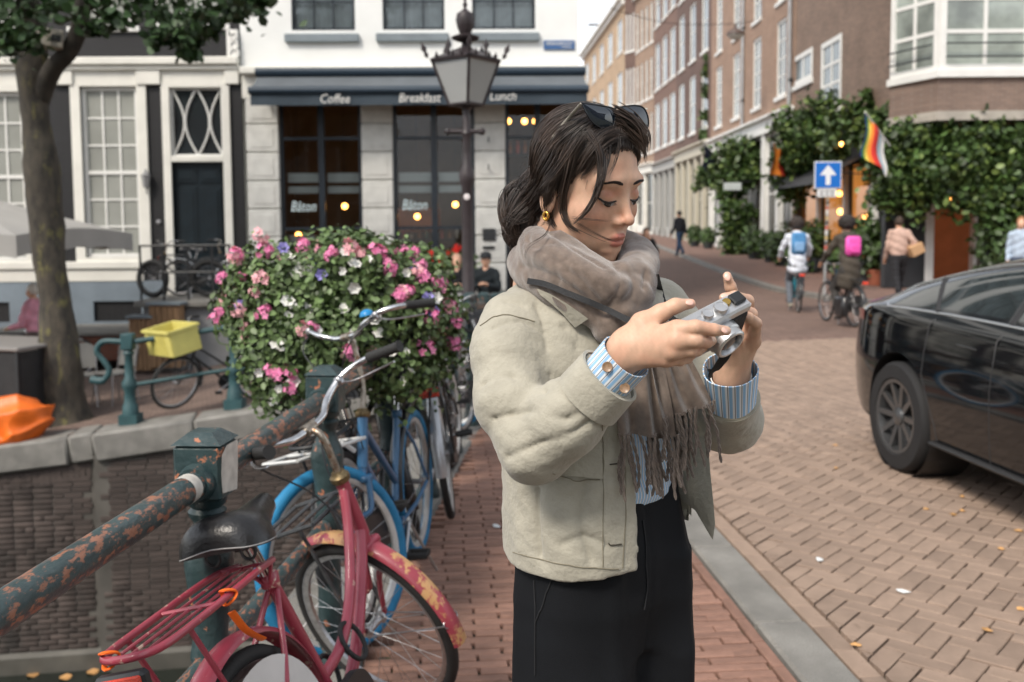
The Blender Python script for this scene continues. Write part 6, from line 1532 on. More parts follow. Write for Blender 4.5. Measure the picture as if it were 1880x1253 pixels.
def crate(root, SM):
 Y_ = mat('yellow_plastic', lin(214, 204, 116), .5, var=.08, vscale=6)
 m = MB(); c = np.array((1.14, 0, .92)); sx, sy, sz = .38, .56, .30; t = .014; rot = Euler((R(14), R(8), 0)).to_matrix()
 for (o, s) in (((0, 0, -sz / 2), (sx, sy, t)), ((sx / 2, 0, 0), (t, sy, sz)), ((-sx / 2, 0, 0), (t, sy, sz)), ((0, sy / 2, 0), (sx - t, t, sz)), ((0, -sy / 2, 0), (sx - t, t, sz))): m.box(c + np.array(rot) @ np.array(o), s, rot=rot)
 for (o, s) in (((sx / 2 + .012, 0, sz / 2), (.035, sy + .05, .03)), ((-sx / 2 - .012, 0, sz / 2), (.035, sy + .05, .03)), ((0, sy / 2 + .012, sz / 2), (sx, .035, .03)), ((0, -sy / 2 - .012, sz / 2), (sx, .035, .03))): m.box(c + np.array(rot) @ np.array(o), s, rot=rot)
 for y in np.linspace(-.15, .15, 6): m.box(c + np.array(rot) @ np.array((sx / 2 + .01, y, 0)), (.012, .015, sz * .9), rot=rot)
 xf(m, SM).build('crate', Y_, root)
bq = atz(415, 742, -.72)
bike('bicycle', 'dark bicycle with a tilted yellow plastic crate on its front rack by the quay railing', (bq[0] + .50, bq[1] - .12, float(gz(bq[0] + .3, bq[1]))), R(-118), R(6), R(25), BLACKP, basket=crate, front_rack=True, step='straight', detail=False)
bs = at(300, 500, 18.0)
bike('bicycle', 'black fat-tyred bicycle on the stoop in front of the dark door', (at(385, 500, 17.75)[0], 17.75, STOOP_Z), R(-90), R(4), R(-20), BLACKP, tw=.045, rimm=BLACK_METAL, step='straight', guardf=False, rack=False, wr=.36, detail=False)
bike('bicycle', 'grey bicycle parked behind the fat-tyred one on the stoop', (at(330, 500, 18.3)[0], 18.3, STOOP_Z), R(90), R(-3), R(15), BLACKP, guard=SILVERG, step='straight', detail=False)
bl = at(20, 560, 16.6)
bike('bicycle', 'black bicycle half hidden by the tree trunk near the man in pink', (bl[0], 16.6, float(gz(bl[0], 16.6))), R(88), R(3), R(12), BLACKP, step='diamond', detail=False)
# ================================================================== black car
def make_car():
 h = np.array((.10, -1.0, 0)); h /= np.linalg.norm(h); l = np.array((-h[1], h[0], 0)); Mx = np.stack([h, l, (0, 0, 1)], 1)
 w0 = at(1641, 787, 5.95); org = w0 - Mx @ np.array((0, -.93, .345)); org[2] = float(gz(org[0], org[1])) + .004
 car = empty('parked_car', org, math.atan2(h[1], h[0])); tag(car, 'glossy black saloon car with dark windows and grey alloy wheels on the brick road', 'car')
 PAINT = mat('black_car_paint', (.003, .0035, .0045), .06, coat=.45, spec=.4); TRIM = mat('car_trim', (.02, .02, .021), .5); CGL = mat('car_glass', (.012, .017, .018), .03, spec=1.0, coat=.5); SILV = mat('car_chrome', (.55, .56, .57), .2, metal=1.0)
 X = np.array([-.93, -.90, -.84, -.72, -.55, -.38, -.2, 0, .2, .45, .7, .95, 1.2, 1.5, 1.8, 2.1, 2.4, 2.65, 2.85, 3.05, 3.3, 3.5, 3.65, 3.74, 3.77])
 def I(xs, vs): return np.interp(X, xs, vs)
 W = I([-.93, -.84, -.6, -.2, .6, 2.4, 3.0, 3.5, 3.7, 3.77], [.66, .80, .885, .925, .925, .925, .91, .84, .70, .58])
 zr = I([-.93, -.90, -.84, -.72, -.5, -.2, .15, .55, .95, 1.35, 1.75, 2.15, 2.6, 3.0, 3.3, 3.6, 3.77], [.80, .98, 1.025, 1.045, 1.09, 1.185, 1.29, 1.385, 1.43, 1.44, 1.42, 1.34, 1.13, .965, .90, .78, .62])
 zb = I([-.93, -.84, -.5, 0, 1, 2, 2.6, 3.1, 3.5, 3.77], [.78, 1.0, 1.02, 1.005, .965, .935, .915, .87, .76, .60]); zb = np.minimum(zb, zr - .012)
 zs = I([-.93, -.8, -.5, 3.3, 3.77], [.36, .28, .21, .20, .26]); tum = np.clip((zr - zb) / .46, .05, 1)
 G = []
 for i in range(len(X)):
  w = W[i]; b = zb[i]; r = zr[i]; s = zs[i]; t = tum[i]; hgt = r - b; inn = .30 * t + .10 * (1 - t)
  half = [(0, s), (w * .6, s), (w - .05, s + .01), (w - .02, s + .06), (w - .012, s + .16), (w - .004, .52 if b > .7 else (s + b) / 2), (w, .66 if b > .8 else (s + b) / 2 + .06), (w - .012, min(.78, b - .08)), (w - .035, b - .035), (w - .070, b), (w - .075 - .04 * t, b + hgt * .12), (w - .07 - inn * .55, b + hgt * .52), (w - .07 - inn * .88, b + hgt * .80), (w - .09 - inn * 1.12, b + hgt * .905), (w * .5 - .02, r - .012), (0, r)]
  G.append(half)
 k = len(G[0]); V = [];
 for i in range(len(X)):
  V += [(X[i], -y, z) for (y, z) in G[i]] + [(X[i], y, z) for (y, z) in G[i][1:-1]]
 n2 = 2 * k - 2; F = []; MI = []
 def vid(i, j, side):
  if side < 0 or j in (0, k - 1): return i * n2 + j
  return i * n2 + k + j - 1
 for i in range(len(X) - 1):
  for j in range(k - 1):
   for side in (-1, 1):
    q = (vid(i, j, side), vid(i + 1, j, side), vid(i + 1, j + 1, side), vid(i, j + 1, side)); F.append(q if side < 0 else q[::-1])
    x = (X[i] + X[i + 1]) / 2; glass = 0
    if j in (10, 11) and -.30 < x < 2.55: glass = 1
    if j in (13, 14) and (-.60 < x < .50 or 2.0 < x < 2.9): glass = 1
    if j in (13, 14) and .50 < x < 2.0: glass = 1
    if j <= 2: glass = 2
    MI.append(glass)
 for i, fl_ in ((0, 1), (len(X) - 1, 0)):
  ring = [vid(i, j, -1) for j in range(k)] + [vid(i, j, 1) for j in range(k - 2, 0, -1)]; F.append(tuple(ring if fl_ else ring[::-1])); MI.append(0)
 me = bpy.data.meshes.new('body'); me.from_pydata(V, [], F)
 for m_ in (PAINT, CGL, TRIM): me.materials.append(m_)
 me.polygons.foreach_set('material_index', MI); me.shade_smooth()
 ob = bpy.data.objects.new('body', me); COL.objects.link(ob)
 sub = ob.modifiers.new('s', 'SUBSURF'); sub.levels = sub.render_levels = 2
 cut = MB()
 for x in (0, 2.875):
  for s in (-1, 1): cut.lathe([(.395, -.2), (.395, .2)], 40, (x, s * .86, .355), rot=Matrix.Rotation(R(90), 3, 'X'))
 co = cut.build('cut', TRIM); bo = ob.modifiers.new('b', 'BOOLEAN'); bo.object = co; bo.operation = 'DIFFERENCE'; bo.solver = 'EXACT'
 bpy.context.view_layer.update(); dg = bpy.context.evaluated_depsgraph_get(); me2 = bpy.data.meshes.new_from_object(ob.evaluated_get(dg))
 bpy.data.objects.remove(ob); bpy.data.objects.remove(co); me2.shade_smooth(); me2.set_sharp_from_angle(angle=R(40))
 body = link('body', me2, car)
 def side(x, j, s, off=.004):
  ii = np.interp(x, X, range(len(X))); a = int(ii); t = ii - a; b = min(a + 1, len(X) - 1); p = np.array(G[a][j]) * (1 - t) + np.array(G[b][j]) * t; return np.array((x, s * (p[0] + off), p[1]))
 for s in (-1, 1):
  low = [side(x, 10, s, -.002) + (0, 0, -.012) for x in np.linspace(2.55, -.28, 18)]; up = [side(x, 12, s, -.022) for x in np.linspace(-.2, 2.3, 18)]
  MB().tube(smooth_curve(low + [side(-.36, 11, s, .0) + (0, 0, -.02)] + up, 2), .018, 8, flat=.7).build('window_trim', SILV, body, smooth=60)
  for x in (.98,): MB().tube([side(x, 10, s, .0), side(x + .01, 11, s, .0), side(x + .03, 12, s, .0)], .034, 8, flat=.25).build('window_pillar', TRIM, body, smooth=60)
  MB().tube([side(.30, 10, s, .0), side(.18, 11, s, .0), side(.10, 12, s, .0)], .020, 8, flat=.3).build('window_pillar', TRIM, body, smooth=60)
  for pts in ([(.98, j) for j in (3, 4, 5, 6, 7, 8, 9)], [(.46, 3), (.44, 4), (.36, 5), (.30, 6), (.30, 7), (.32, 8), (.33, 9)], [(2.10, j) for j in (3, 4, 5, 6, 7, 8, 9)]): MB().tube([side(x, j, s, -.002) for x, j in pts], .0045, 5).build('door_gap', TRIM, body, smooth=60)
  for x in (.62, 1.55): MB().tube([side(x, 8, s, .0) - (0, 0, .07), side(x + .20, 8, s, .0) - (0, 0, .07)], .013, 8, flat=.5).build('door_handle', PAINT, body, smooth=60)
  MB().tube([side(x, 3, s, .006) for x in np.linspace(.42, 2.45, 12)], .03, 8, flat=.5).build('sill', TRIM, body, smooth=60)
  m = MB(); m.grid([[side(x, 8, s, .006) + (0, 0, dz) for x in (-.60, -.70, -.80, -.87, -.915)] for dz in (-.10, -.05, .0)], flip=s > 0); m.build('tail_light', mat('tail_red', (.25, .012, .008), .15, coat=1.0), body, smooth=60)
  m = MB(); m.grid([[side(x, 7, s, .006) + (0, 0, dz) for x in (3.3, 3.45, 3.58, 3.66)] for dz in (-.08, -.02)], flip=s < 0); m.build('headlight', mat('lamp_glass', (.5, .52, .53), .1, spec=.8), body, smooth=60)
  m = MB(); m.ball(side(2.32, 10, s, .10) + (0, 0, .06), .09, 12, 8, sc=(.7, 1.1, .75)); m.build('mirror', PAINT, body, smooth=60)
 RIM = mat('grey_alloy', (.16, .165, .17), .32, metal=.8);
 for x in (0, 2.875):
  for s in (-1, 1):
   c = np.array((x, s * .815, .345)); m = MB(); m.ring(.345, [(0, -.09), (-.02, -.115), (-.10, -.118), (-.115, -.10), (-.115, .10), (-.10, .118), (-.02, .115), (0, .09)], 48, c); w = m.build('wheel', mat('tyre_black', (.014, .014, .015), .8, bump=.2, bscale=80), car, smooth=40)
   m = MB(); m.ring(.235, [(0, s * .112), (-.022, s * .108), (-.03, s * .06), (-.03, -s * .1), (0, -s * .1)], 48, c); m.lathe([(.06, 0), (.055, .02), (.03, .03), (.001, .032)], 20, c + (0, s * .075, 0), rot=Matrix.Rotation(R(-90 * s), 3, 'X'))
   for i in range(10):
    a = 2 * math.pi * i / 10; e = np.array((math.cos(a), 0, math.sin(a))); p = np.array((-math.sin(a), 0, math.cos(a))); q0, q1 = c + e * .045 + (0, s * .085, 0), c + e * .215 + (0, s * .105, 0); m.add([q0 - p * .020, q0 + p * .020, q1 + p * .014, q1 - p * .014, q0 - p * .02 - (0, s * .03, 0), q0 + p * .02 - (0, s * .03, 0), q1 + p * .014 - (0, s * .03, 0), q1 - p * .014 - (0, s * .03, 0)], [(0, 1, 2, 3), (0, 4, 5, 1), (1, 5, 6, 2), (2, 6, 7, 3), (3, 7, 4, 0)])
   m.build('rim', RIM, w, smooth=40); MB().lathe([(.19, 0), (.19, .01)], 28, c + (0, s * .02, 0), rot=Matrix.Rotation(R(90), 3, 'X')).build('brake_disc', STEEL, w)
   MB().tube([(x, s * .60, .355), (x, s * .90, .355)], .394, 32, caps=False).build('wheel_well', TRIM, body)
 MB().bbox((1.4, 0, .30), (4.2, 1.5, .16), .03).build('underbody', TRIM, body)
 for x in (.75, 1.75):
  for y in (-.38, .38): m = MB(); m.bbox((x, y, .95), (.16, .44, .55), .06, rot=Euler((0, R(-14), 0)).to_matrix()); m.bbox((x - .08, y, 1.26), (.10, .24, .16), .04); m.build('car_seat', TRIM, body, smooth=40)
make_car()
# ================================================================== people in the street
SK = {}
def person(name, label, loc, heading, pose='stand', H=1.70, top=(.05, .05, .06), bottom=(.03, .03, .04), hair=(.03, .02, .015), shoe=(.05, .05, .05), skin=(214, 168, 140), sit_h=.45, arms=None, skirt=0.0, puff=1.0, bun=False, cap=None, group=None, legs=None, head_dz=0.0, inner=None):
 s = H / 1.70; J = {}
 hip = .90 if pose in ('stand', 'walk') else (sit_h + .10 if pose == 'sit' else 1.0); lean = {'stand': .0, 'walk': .02, 'sit': .03, 'ride': .10}[pose]
 if pose == 'ride': hip = .98
 J['hip'] = np.array((0, 0, hip)); J['chest'] = np.array((0, lean, hip + .38)); J['neck'] = np.array((0, lean * 1.3, hip + .55)); J['head'] = np.array((0, lean * 1.5 + .02, hip + .71 + head_dz))
 for sd, n in ((-1, 'L'), (1, 'R')):
  J['sh' + n] = J['neck'] + np.array((sd * .165, -.01, -.06)); J['hp' + n] = J['hip'] + np.array((sd * .085, 0, -.04))
  if pose == 'stand': J['kn' + n] = np.array((sd * .09, .02, .48)); J['an' + n] = np.array((sd * .10, -.02, .08))
  elif pose == 'walk': f_ = sd * .16; J['kn' + n] = np.array((sd * .085, .04 + f_ * .8, .48)); J['an' + n] = np.array((sd * .085, f_ * 1.6 - (.04 if sd < 0 else 0), .08 + (.07 if sd < 0 else 0)))
  elif pose == 'sit': J['kn' + n] = np.array((sd * .12, .42, sit_h + .06)); J['an' + n] = np.array((sd * .12, .40, .08))
  else: J['kn' + n] = np.array((sd * .11, .36, .74 + sd * .12)); J['an' + n] = np.array((sd * .11, .20 + sd * .05, .32 + sd * .15))
  if arms and n in arms: J['el' + n], J['ha' + n] = np.array(arms[n][0]), np.array(arms[n][1])
  elif pose == 'ride': J['el' + n] = J['sh' + n] + np.array((sd * .10, .14, -.24)); J['ha' + n] = np.array((sd * .27, .46, 1.08))
  elif pose == 'sit': J['el' + n] = J['sh' + n] + np.array((sd * .06, .06, -.27)); J['ha' + n] = J['chest'] + np.array((sd * .06, .30, -.08))
  else: sw = sd * .10 if pose == 'walk' else .0; J['el' + n] = J['sh' + n] + np.array((sd * .05, -.02 - sw * .5, -.28)); J['ha' + n] = J['el' + n] + np.array((sd * .0, .08 - sw, -.24))
 if legs: J.update({k_: np.array(v_) for k_, v_ in legs.items()})
 J = {k_: v_ * s for k_, v_ in J.items()}
 def body_sdf(P):
  d = s_ell(P, J['head'], (.073 * s, .092 * s, .112 * s)); d = smin(d, s_ell(P, J['head'] + (0, .06 * s, -.045 * s), (.045 * s, .045 * s, .06 * s)), .03); d = smin(d, s_ball(P, J['head'] + (0, .098 * s, -.02 * s), .014 * s), .015)
  for sd in (-1, 1): d = smin(d, s_ell(P, J['head'] + (sd * .074 * s, 0, -.01 * s), (.01, .02, .032)), .008)
  d = smin(d, s_cap(P, J['neck'], J['head'] + (0, 0, -.05), .055 * s), .02); d = smin(d, s_chain(P, [J['neck'] - (0, 0, .05), J['chest'], J['hip']], [.09, .10, .10]), .04)
  for n in 'LR':
   d = smin(d, s_chain(P, [J['sh' + n], J['el' + n], J['ha' + n]], [.042, .036, .026]), .02); hd_ = J['ha' + n] - J['el' + n]; hd_ = hd_ / np.linalg.norm(hd_); sidev = np.cross(hd_, (0, 0, 1.0)) if abs(hd_[2]) < .8 else np.array((1.0, 0, 0))
   d = smin(d, s_cap(P, J['ha' + n], J['ha' + n] + hd_ * .075, .030, .030), .015)
   for k_ in range(4): d = smin(d, s_chain(P, [J['ha' + n] + hd_ * .07 + sidev * (.018 * (k_ - 1.5)), J['ha' + n] + hd_ * .12 + sidev * (.018 * (k_ - 1.5)), J['ha' + n] + hd_ * .15 + sidev * (.016 * (k_ - 1.5)) - np.array((0, 0, .025))], [.0105, .0095, .008]), .004)
   d = smin(d, s_cap(P, J['ha' + n] + hd_ * .02, J['ha' + n] + hd_ * .075 - sidev * .045, .012, .010), .008)
   d = smin(d, s_chain(P, [J['hp' + n], J['kn' + n], J['an' + n]], [.075, .052, .036]), .02)
  return d
 A_ = np.array(list(J.values())); lo, hi = A_.min(0) - .22, A_.max(0) + .25
 root = link(name, np_mesh(name, *surf_nets(body_sdf, lo, hi, .014, newton=1), mat('skin_%d_%d' % (skin[0], skin[1]), lin(*skin), .5, var=.06, vscale=30), 180))
 root.location = loc; root.rotation_euler = (0, 0, heading); tag(root, label, 'person', group)
 def top_sdf(P):
  d = s_ell(P, J['chest'] * .5 + J['hip'] * .5 + (0, 0, .0), (.165 * s * puff, .115 * s * puff, .34 * s)); d = smin(d, s_ell(P, J['chest'] + (0, 0, .06), (.185 * s, .11 * s, .17 * s)), .05)
  for n in 'LR': e_ = J['el' + n] * .25 + J['ha' + n] * .75; d = smin(d, s_chain(P, [J['sh' + n], J['el' + n], J['ha' + n] * .92 + J['el' + n] * .08], [.066 * puff, .056 * puff, .045 * puff]), .03)
  if skirt: d = smin(d, s_chain(P, [J['hip'] + (0, 0, .05), J['hip'] + (0, .05 if pose == 'ride' else 0, -skirt)], [.155, .19]), .04)
  d = np.maximum(d, -s_ball(P, J['head'], .13 * s)); return np.maximum(d, (J['hip'][2] - .14 - skirt) - P[:, 2]) + .006 * np.sin(P[:, 2] * 40 + P[:, 0] * 18).astype(np.float32)
 def bot_sdf(P):
  d = s_ell(P, J['hip'] + (0, 0, -.02), (.155 * s, .12 * s, .13 * s))
  for n in 'LR': d = smin(d, s_chain(P, [J['hp' + n], J['kn' + n], J['an' + n] + (0, 0, .02)], [.098, .076, .058]), .03)
  return d + .004 * np.sin(P[:, 2] * 50 + P[:, 1] * 20).astype(np.float32)
 for nm, f_, c_ in (('top', top_sdf, top), ('trousers', bot_sdf, bottom)): link(nm, np_mesh(nm, *surf_nets(f_, lo, hi, .014, newton=1), mat('cloth_%s_%s' % (label[:18], nm), c_, .9, var=.15, vscale=12, bump=.2, bscale=200), 180), root)
 for n in 'LR':
  a = J['an' + n]; m = MB(); dz = -.05; m.tube([a + (0, -.05, dz + .02), a + (0, .03, dz + .012), a + (0, .12, dz), a + (0, .17, dz - .004)], [.036, .042, .038, .02], 10, flat=.85); m.build('shoe', mat('shoe_%s' % label[:18], shoe, .6), root, smooth=60)
 hm = mat('hair_%s' % label[:18], hair, .6, var=.3, vscale=40, bump=.5, bscale=90)
 def hair_s(P):
  d = s_ell(P, J['head'] + (0, -.02 * s, .025 * s), (.088 * s, .100 * s, .108 * s)); d = np.maximum(d, (P[:, 1] - J['head'][1]) - .035 - .5 * (P[:, 2] - J['head'][2])); d = np.maximum(d, (J['head'][2] - .10 * s) - P[:, 2])
  if bun == 'long': d = smin(d, s_ell(P, J['head'] + (0, -.06, -.10), (.085, .05, .14)), .03)
  if bun == 'curly': d = smin(d, s_ell(P, J['head'] + (0, -.02, .04), (.135, .13, .13)), .02); d = np.maximum(d, (P[:, 1] - J['head'][1]) - .05) + (.012 * np.sin(P @ np.array((70., 50, 60))) * np.sin(P @ np.array((-50., 66, 40)))).astype(np.float32)
  if bun == 'up': d = smin(d, s_ball(P, J['head'] + (0, -.07, .09), .045), .02)
  return d
 link('hair', np_mesh('hair', *surf_nets(hair_s, J['head'] - .3, J['head'] + .3, .01, newton=1), hm, 180), root)
 if cap: m = MB(); m.lathe([(.10, 0), (.10, .05), (.085, .09), (.04, .115), (.001, .12)], 16, J['head'] + (0, 0, .03)); m.bbox(J['head'] + (0, .13, .045), (.13, .10, .012), .004); m.build('cap', mat('cap_navy', cap, .8), root, smooth=60)
 return root, J
def backpack(root, J, c, size, name='backpack', label=None, trim=None, cat='backpack'):
 o = empty(name, root.location, root.rotation_euler[2]); tag(o, label, cat); q = J['chest'] + (0, -.19, -.02); m = MB(); m.bbox(q, size, .04); b = m.build('main_pocket', mat('pack_%s' % label[:12], c, .7, var=.1, vscale=10, bump=.2, bscale=80), o, smooth=40); m = MB(); m.bbox(q + (0, -size[1] * .5 - .02, -size[2] * .15), (size[0] * .7, .05, size[2] * .45), .02); m.build('front_pocket', mat('packf_%s' % label[:12], trim or c, .7), o, smooth=40)
 for sd in (-1, 1): MB().tube(smooth_curve([q + (sd * .10, .06, size[2] * .45), J['sh' + ('L' if sd < 0 else 'R')] + (-sd * .05, .06, .07), J['chest'] + (sd * .11, .14, -.02), q + (sd * .12, .05, -size[2] * .35)], 4), .018, 6, flat=.4).build('shoulder_strap', STRAP if 'STRAP' in globals() else BLACK_METAL, o, smooth=60)
def pgz(p): return np.array((p[0], p[1], float(gz(p[0], p[1]))))
def hgt(px, py, z): return atz(px, py, z)
def rider(px, py, Y, head, label_b, label_p, frame_c, kw, pack=None):
 X = at(px, py, Y)[0]; g = np.array((X, Y, float(gz(X, Y)) + .0)); hd_ = R(head)
 b = bike('bicycle', label_b, tuple(g), hd_, 0, R(-3), frame_c[0], guard=frame_c[1], step='straight', detail=False, group='bicycles being ridden'); f_ = np.array((math.sin(hd_), math.cos(hd_), 0)); sp_ = g + f_ * .17
 r, J = person('person', label_p, tuple(sp_), -hd_, 'ride', **kw)
 if pack: backpack(r, J, *pack)
 return b
TEALB = mat('teal_bike', lin(40, 150, 170), .4)
rider(1466, 570, 18.2, 8, 'teal bicycle ridden by the person in white', 'cyclist in a white shirt riding away with a blue backpack', (TEALB, BLACKP), dict(top=lin(214, 220, 230), bottom=lin(96, 102, 110), hair=(.03, .02, .016), bun='curly', shoe=lin(170, 165, 150), skirt=.10, H=1.68), (lin(70, 130, 180), (.27, .14, .42), 'backpack', 'blue backpack with a red side on the cyclist in white', lin(120, 160, 200)))
rider(1568, 605, 15.5, -6, 'black city bicycle with panniers ridden by the person in brown', 'cyclist in a dark brown coat riding away with a pink bag', (BLACKP, BLACKP), dict(top=lin(70, 64, 56), bottom=lin(58, 56, 54), hair=(.02, .016, .014), bun='curly', skirt=.22, H=1.68), (lin(232, 90, 180), (.26, .10, .32), 'backpack', 'bright pink bag on the back of the cyclist in brown', lin(226, 80, 170)))
q = at(1560, 560, 15.6); pn = empty('pannier_bag', (q[0], 15.55, q[2]), R(6)); tag(pn, 'black pannier bags on the rear rack of the cyclist in brown', 'bag')
for sd in (-1, 1): MB().bbox((sd * .16, 0, -.02), (.12, .34, .34), .04).build('bag', BLACKP, pn, smooth=40)
p = at(1650, 500, 20.3); g = pgz(p); g[2] += .1
w_, J = person('person', 'woman in a beige sweater walking away with a parcel under her arm', tuple(g), R(-6), 'walk', H=1.70, top=lin(188, 158, 144), bottom=(.015, .015, .018), hair=(.05, .03, .02), bun='up', puff=1.15, arms={'R': ((.30, -.02, 1.18), (.28, .12, 1.02))})
o = empty('parcel', (g[0] + .30, g[1] - .02, g[2] + 1.08), world=True); tag(o, 'brown cardboard parcel under the arm of the woman in beige', 'parcel'); MB().bbox((g[0] + .30, g[1] - .02, g[2] + 1.04), (.30, .34, .22), .01, rot=Euler((0, R(-24), R(10))).to_matrix()).build('box', mat('cardboard', lin(188, 150, 112), .8), o)
p = at(1248, 460, 38); g = pgz(p); g[2] += .1
person('person', 'man in a dark coat and blue jeans standing on the far pavement', tuple(g), R(30), 'walk', H=1.78, top=(.012, .014, .02), bottom=lin(40, 62, 88), hair=(.02, .015, .012), puff=1.15)
p = at(1186, 500, 24); g = pgz(p)
person('person', 'woman in a black coat raising a hand to her face on the street', tuple(g), R(190), 'stand', H=1.66, top=(.016, .016, .018), bottom=(.014, .014, .016), hair=(.10, .05, .03), bun='long', puff=1.15, arms={'L': ((-.27, .05, 1.12), (-.06, .14, 1.42))})
p = at(1874, 460, 19.6); g = pgz(p)
person('person', 'person in a pale blue jacket with light brown hair behind the car', tuple(g), R(150), 'stand', H=1.78, top=lin(170, 186, 204), bottom=lin(60, 70, 90), hair=lin(150, 104, 66), bun='long')
p = at(62, 560, 15.6); g = pgz(p)
person('person', 'white-haired man in a pink shirt standing behind the tree', tuple(g), R(80), 'stand', H=1.66, top=lin(226, 160, 178), bottom=lin(96, 84, 80), hair=lin(226, 222, 212), arms={'R': ((.22, .10, 1.06), (.16, .34, 1.0)), 'L': ((-.22, .10, 1.06), (-.14, .34, 1.0))})
for (px_, py_, lb, kw, hd_) in ((838, 470, 'bald guest in black sitting outside the cafe holding a cup', dict(top=(.012, .012, .014), bottom=(.012, .012, .014), hair=lin(196, 156, 132)), 186), (893, 472, 'guest in a dark jacket and cap eating outside the cafe', dict(top=(.012, .018, .022), bottom=lin(40, 70, 90), hair=(.02, .015, .012), cap=(.015, .018, .022)), 172)):
 p = at(px_, py_, 16.6); zg_ = p[2] - 1.27; g = (p[0], 16.6, float(gz(p[0], 16.6)))
 dz = zg_ - g[2]
 c_ = chair((p[0], 16.62, g[2]), R(hd_), 'dark terrace chair under the ' + ('bald guest' if px_ < 860 else 'guest in the cap'), BLACK_METAL)
 person('person', lb, g, R(hd_), 'sit', H=1.72, **kw)
 t = empty('terrace_table', (p[0] - .42, 15.95, float(gz(p[0], 15.95)))); tag(t, 'small round terrace table in front of the ' + ('bald guest' if px_ < 860 else 'guest in the cap'), 'table'); MB().lathe([(.30, .70), (.31, .715), (.30, .73)], 24).build('table_top', mat('table_grey', (.3, .3, .29), .5), t, smooth=40); MB().tube([(0, 0, .02), (0, 0, .70)], .025, 8).build('leg', BLACK_METAL, t); MB().lathe([(.20, 0), (.19, .02), (.03, .03)], 20).build('base', BLACK_METAL, t)
 cu = MB().lathe([(.028, 0), (.042, .07), (.040, .075), (.026, .01)], 14, (p[0] - .36, 15.9, float(gz(p[0], 15.95)) + .732)).build('cup', WHITE, None, smooth=50); tag(cu, 'white cup on the table of the ' + ('bald guest' if px_ < 860 else 'guest in the cap'), 'cup')
q = at(808, 497, 17.6); fb = empty('window_box', (q[0], 17.6, q[2] - .2), world=True); tag(fb, 'pale planter box with red geraniums outside the cafe', 'planter'); MB().bbox(q - (0, 0, .12), (1.15, .3, .26), .02).build('box', mat('planter_grey', (.45, .45, .43), .7), fb); MB().bbox((q[0], 17.6, (q[2] - .25 + float(gz(q[0], 17.6))) / 2), (1.0, .24, max(.1, q[2] - .25 - float(gz(q[0], 17.6)))), .02).build('stand', BLACK_METAL, fb)
r_ = np.random.default_rng(91); P_ = q + r_.normal(0, 1, (420, 3)) * np.array((.30, .10, .09)) + (0, 0, .13); V_, F_ = leaf_cloud(P_, np.tile((0, -.4, .8), (420, 1)), .09, 92, .6); tag(link('foliage', np_mesh('foliage', V_, F_, LEAF), fb), kind='stuff')
RED = mat('red_petal', lin(226, 40, 26), .6, island=.15); rm = flower_mesh('umbel', 44).mesh('flower_head', RED)
for (x, y) in ((800, 478), (808, 470), (816, 474), (796, 484), (824, 468), (840, 455), (835, 460), (788, 466), (806, 486)):
 o = bpy.data.objects.new('flower_head', rm); COL.objects.link(o); o.parent = fb; o.matrix_parent_inverse = fb.matrix_basis.inverted(); o.location = at(x, y, 17.4); o.scale = (1.9, 1.9, 1.9); o.rotation_euler = (R(60), 0, random.uniform(0, 6))
# ================================================================== the woman with the camera
# ---- body frame
BA = R(38); BFd = np.array((math.sin(BA), -math.cos(BA), 0)); BLd = np.array((math.cos(BA), math.sin(BA), 0))   # front, her left
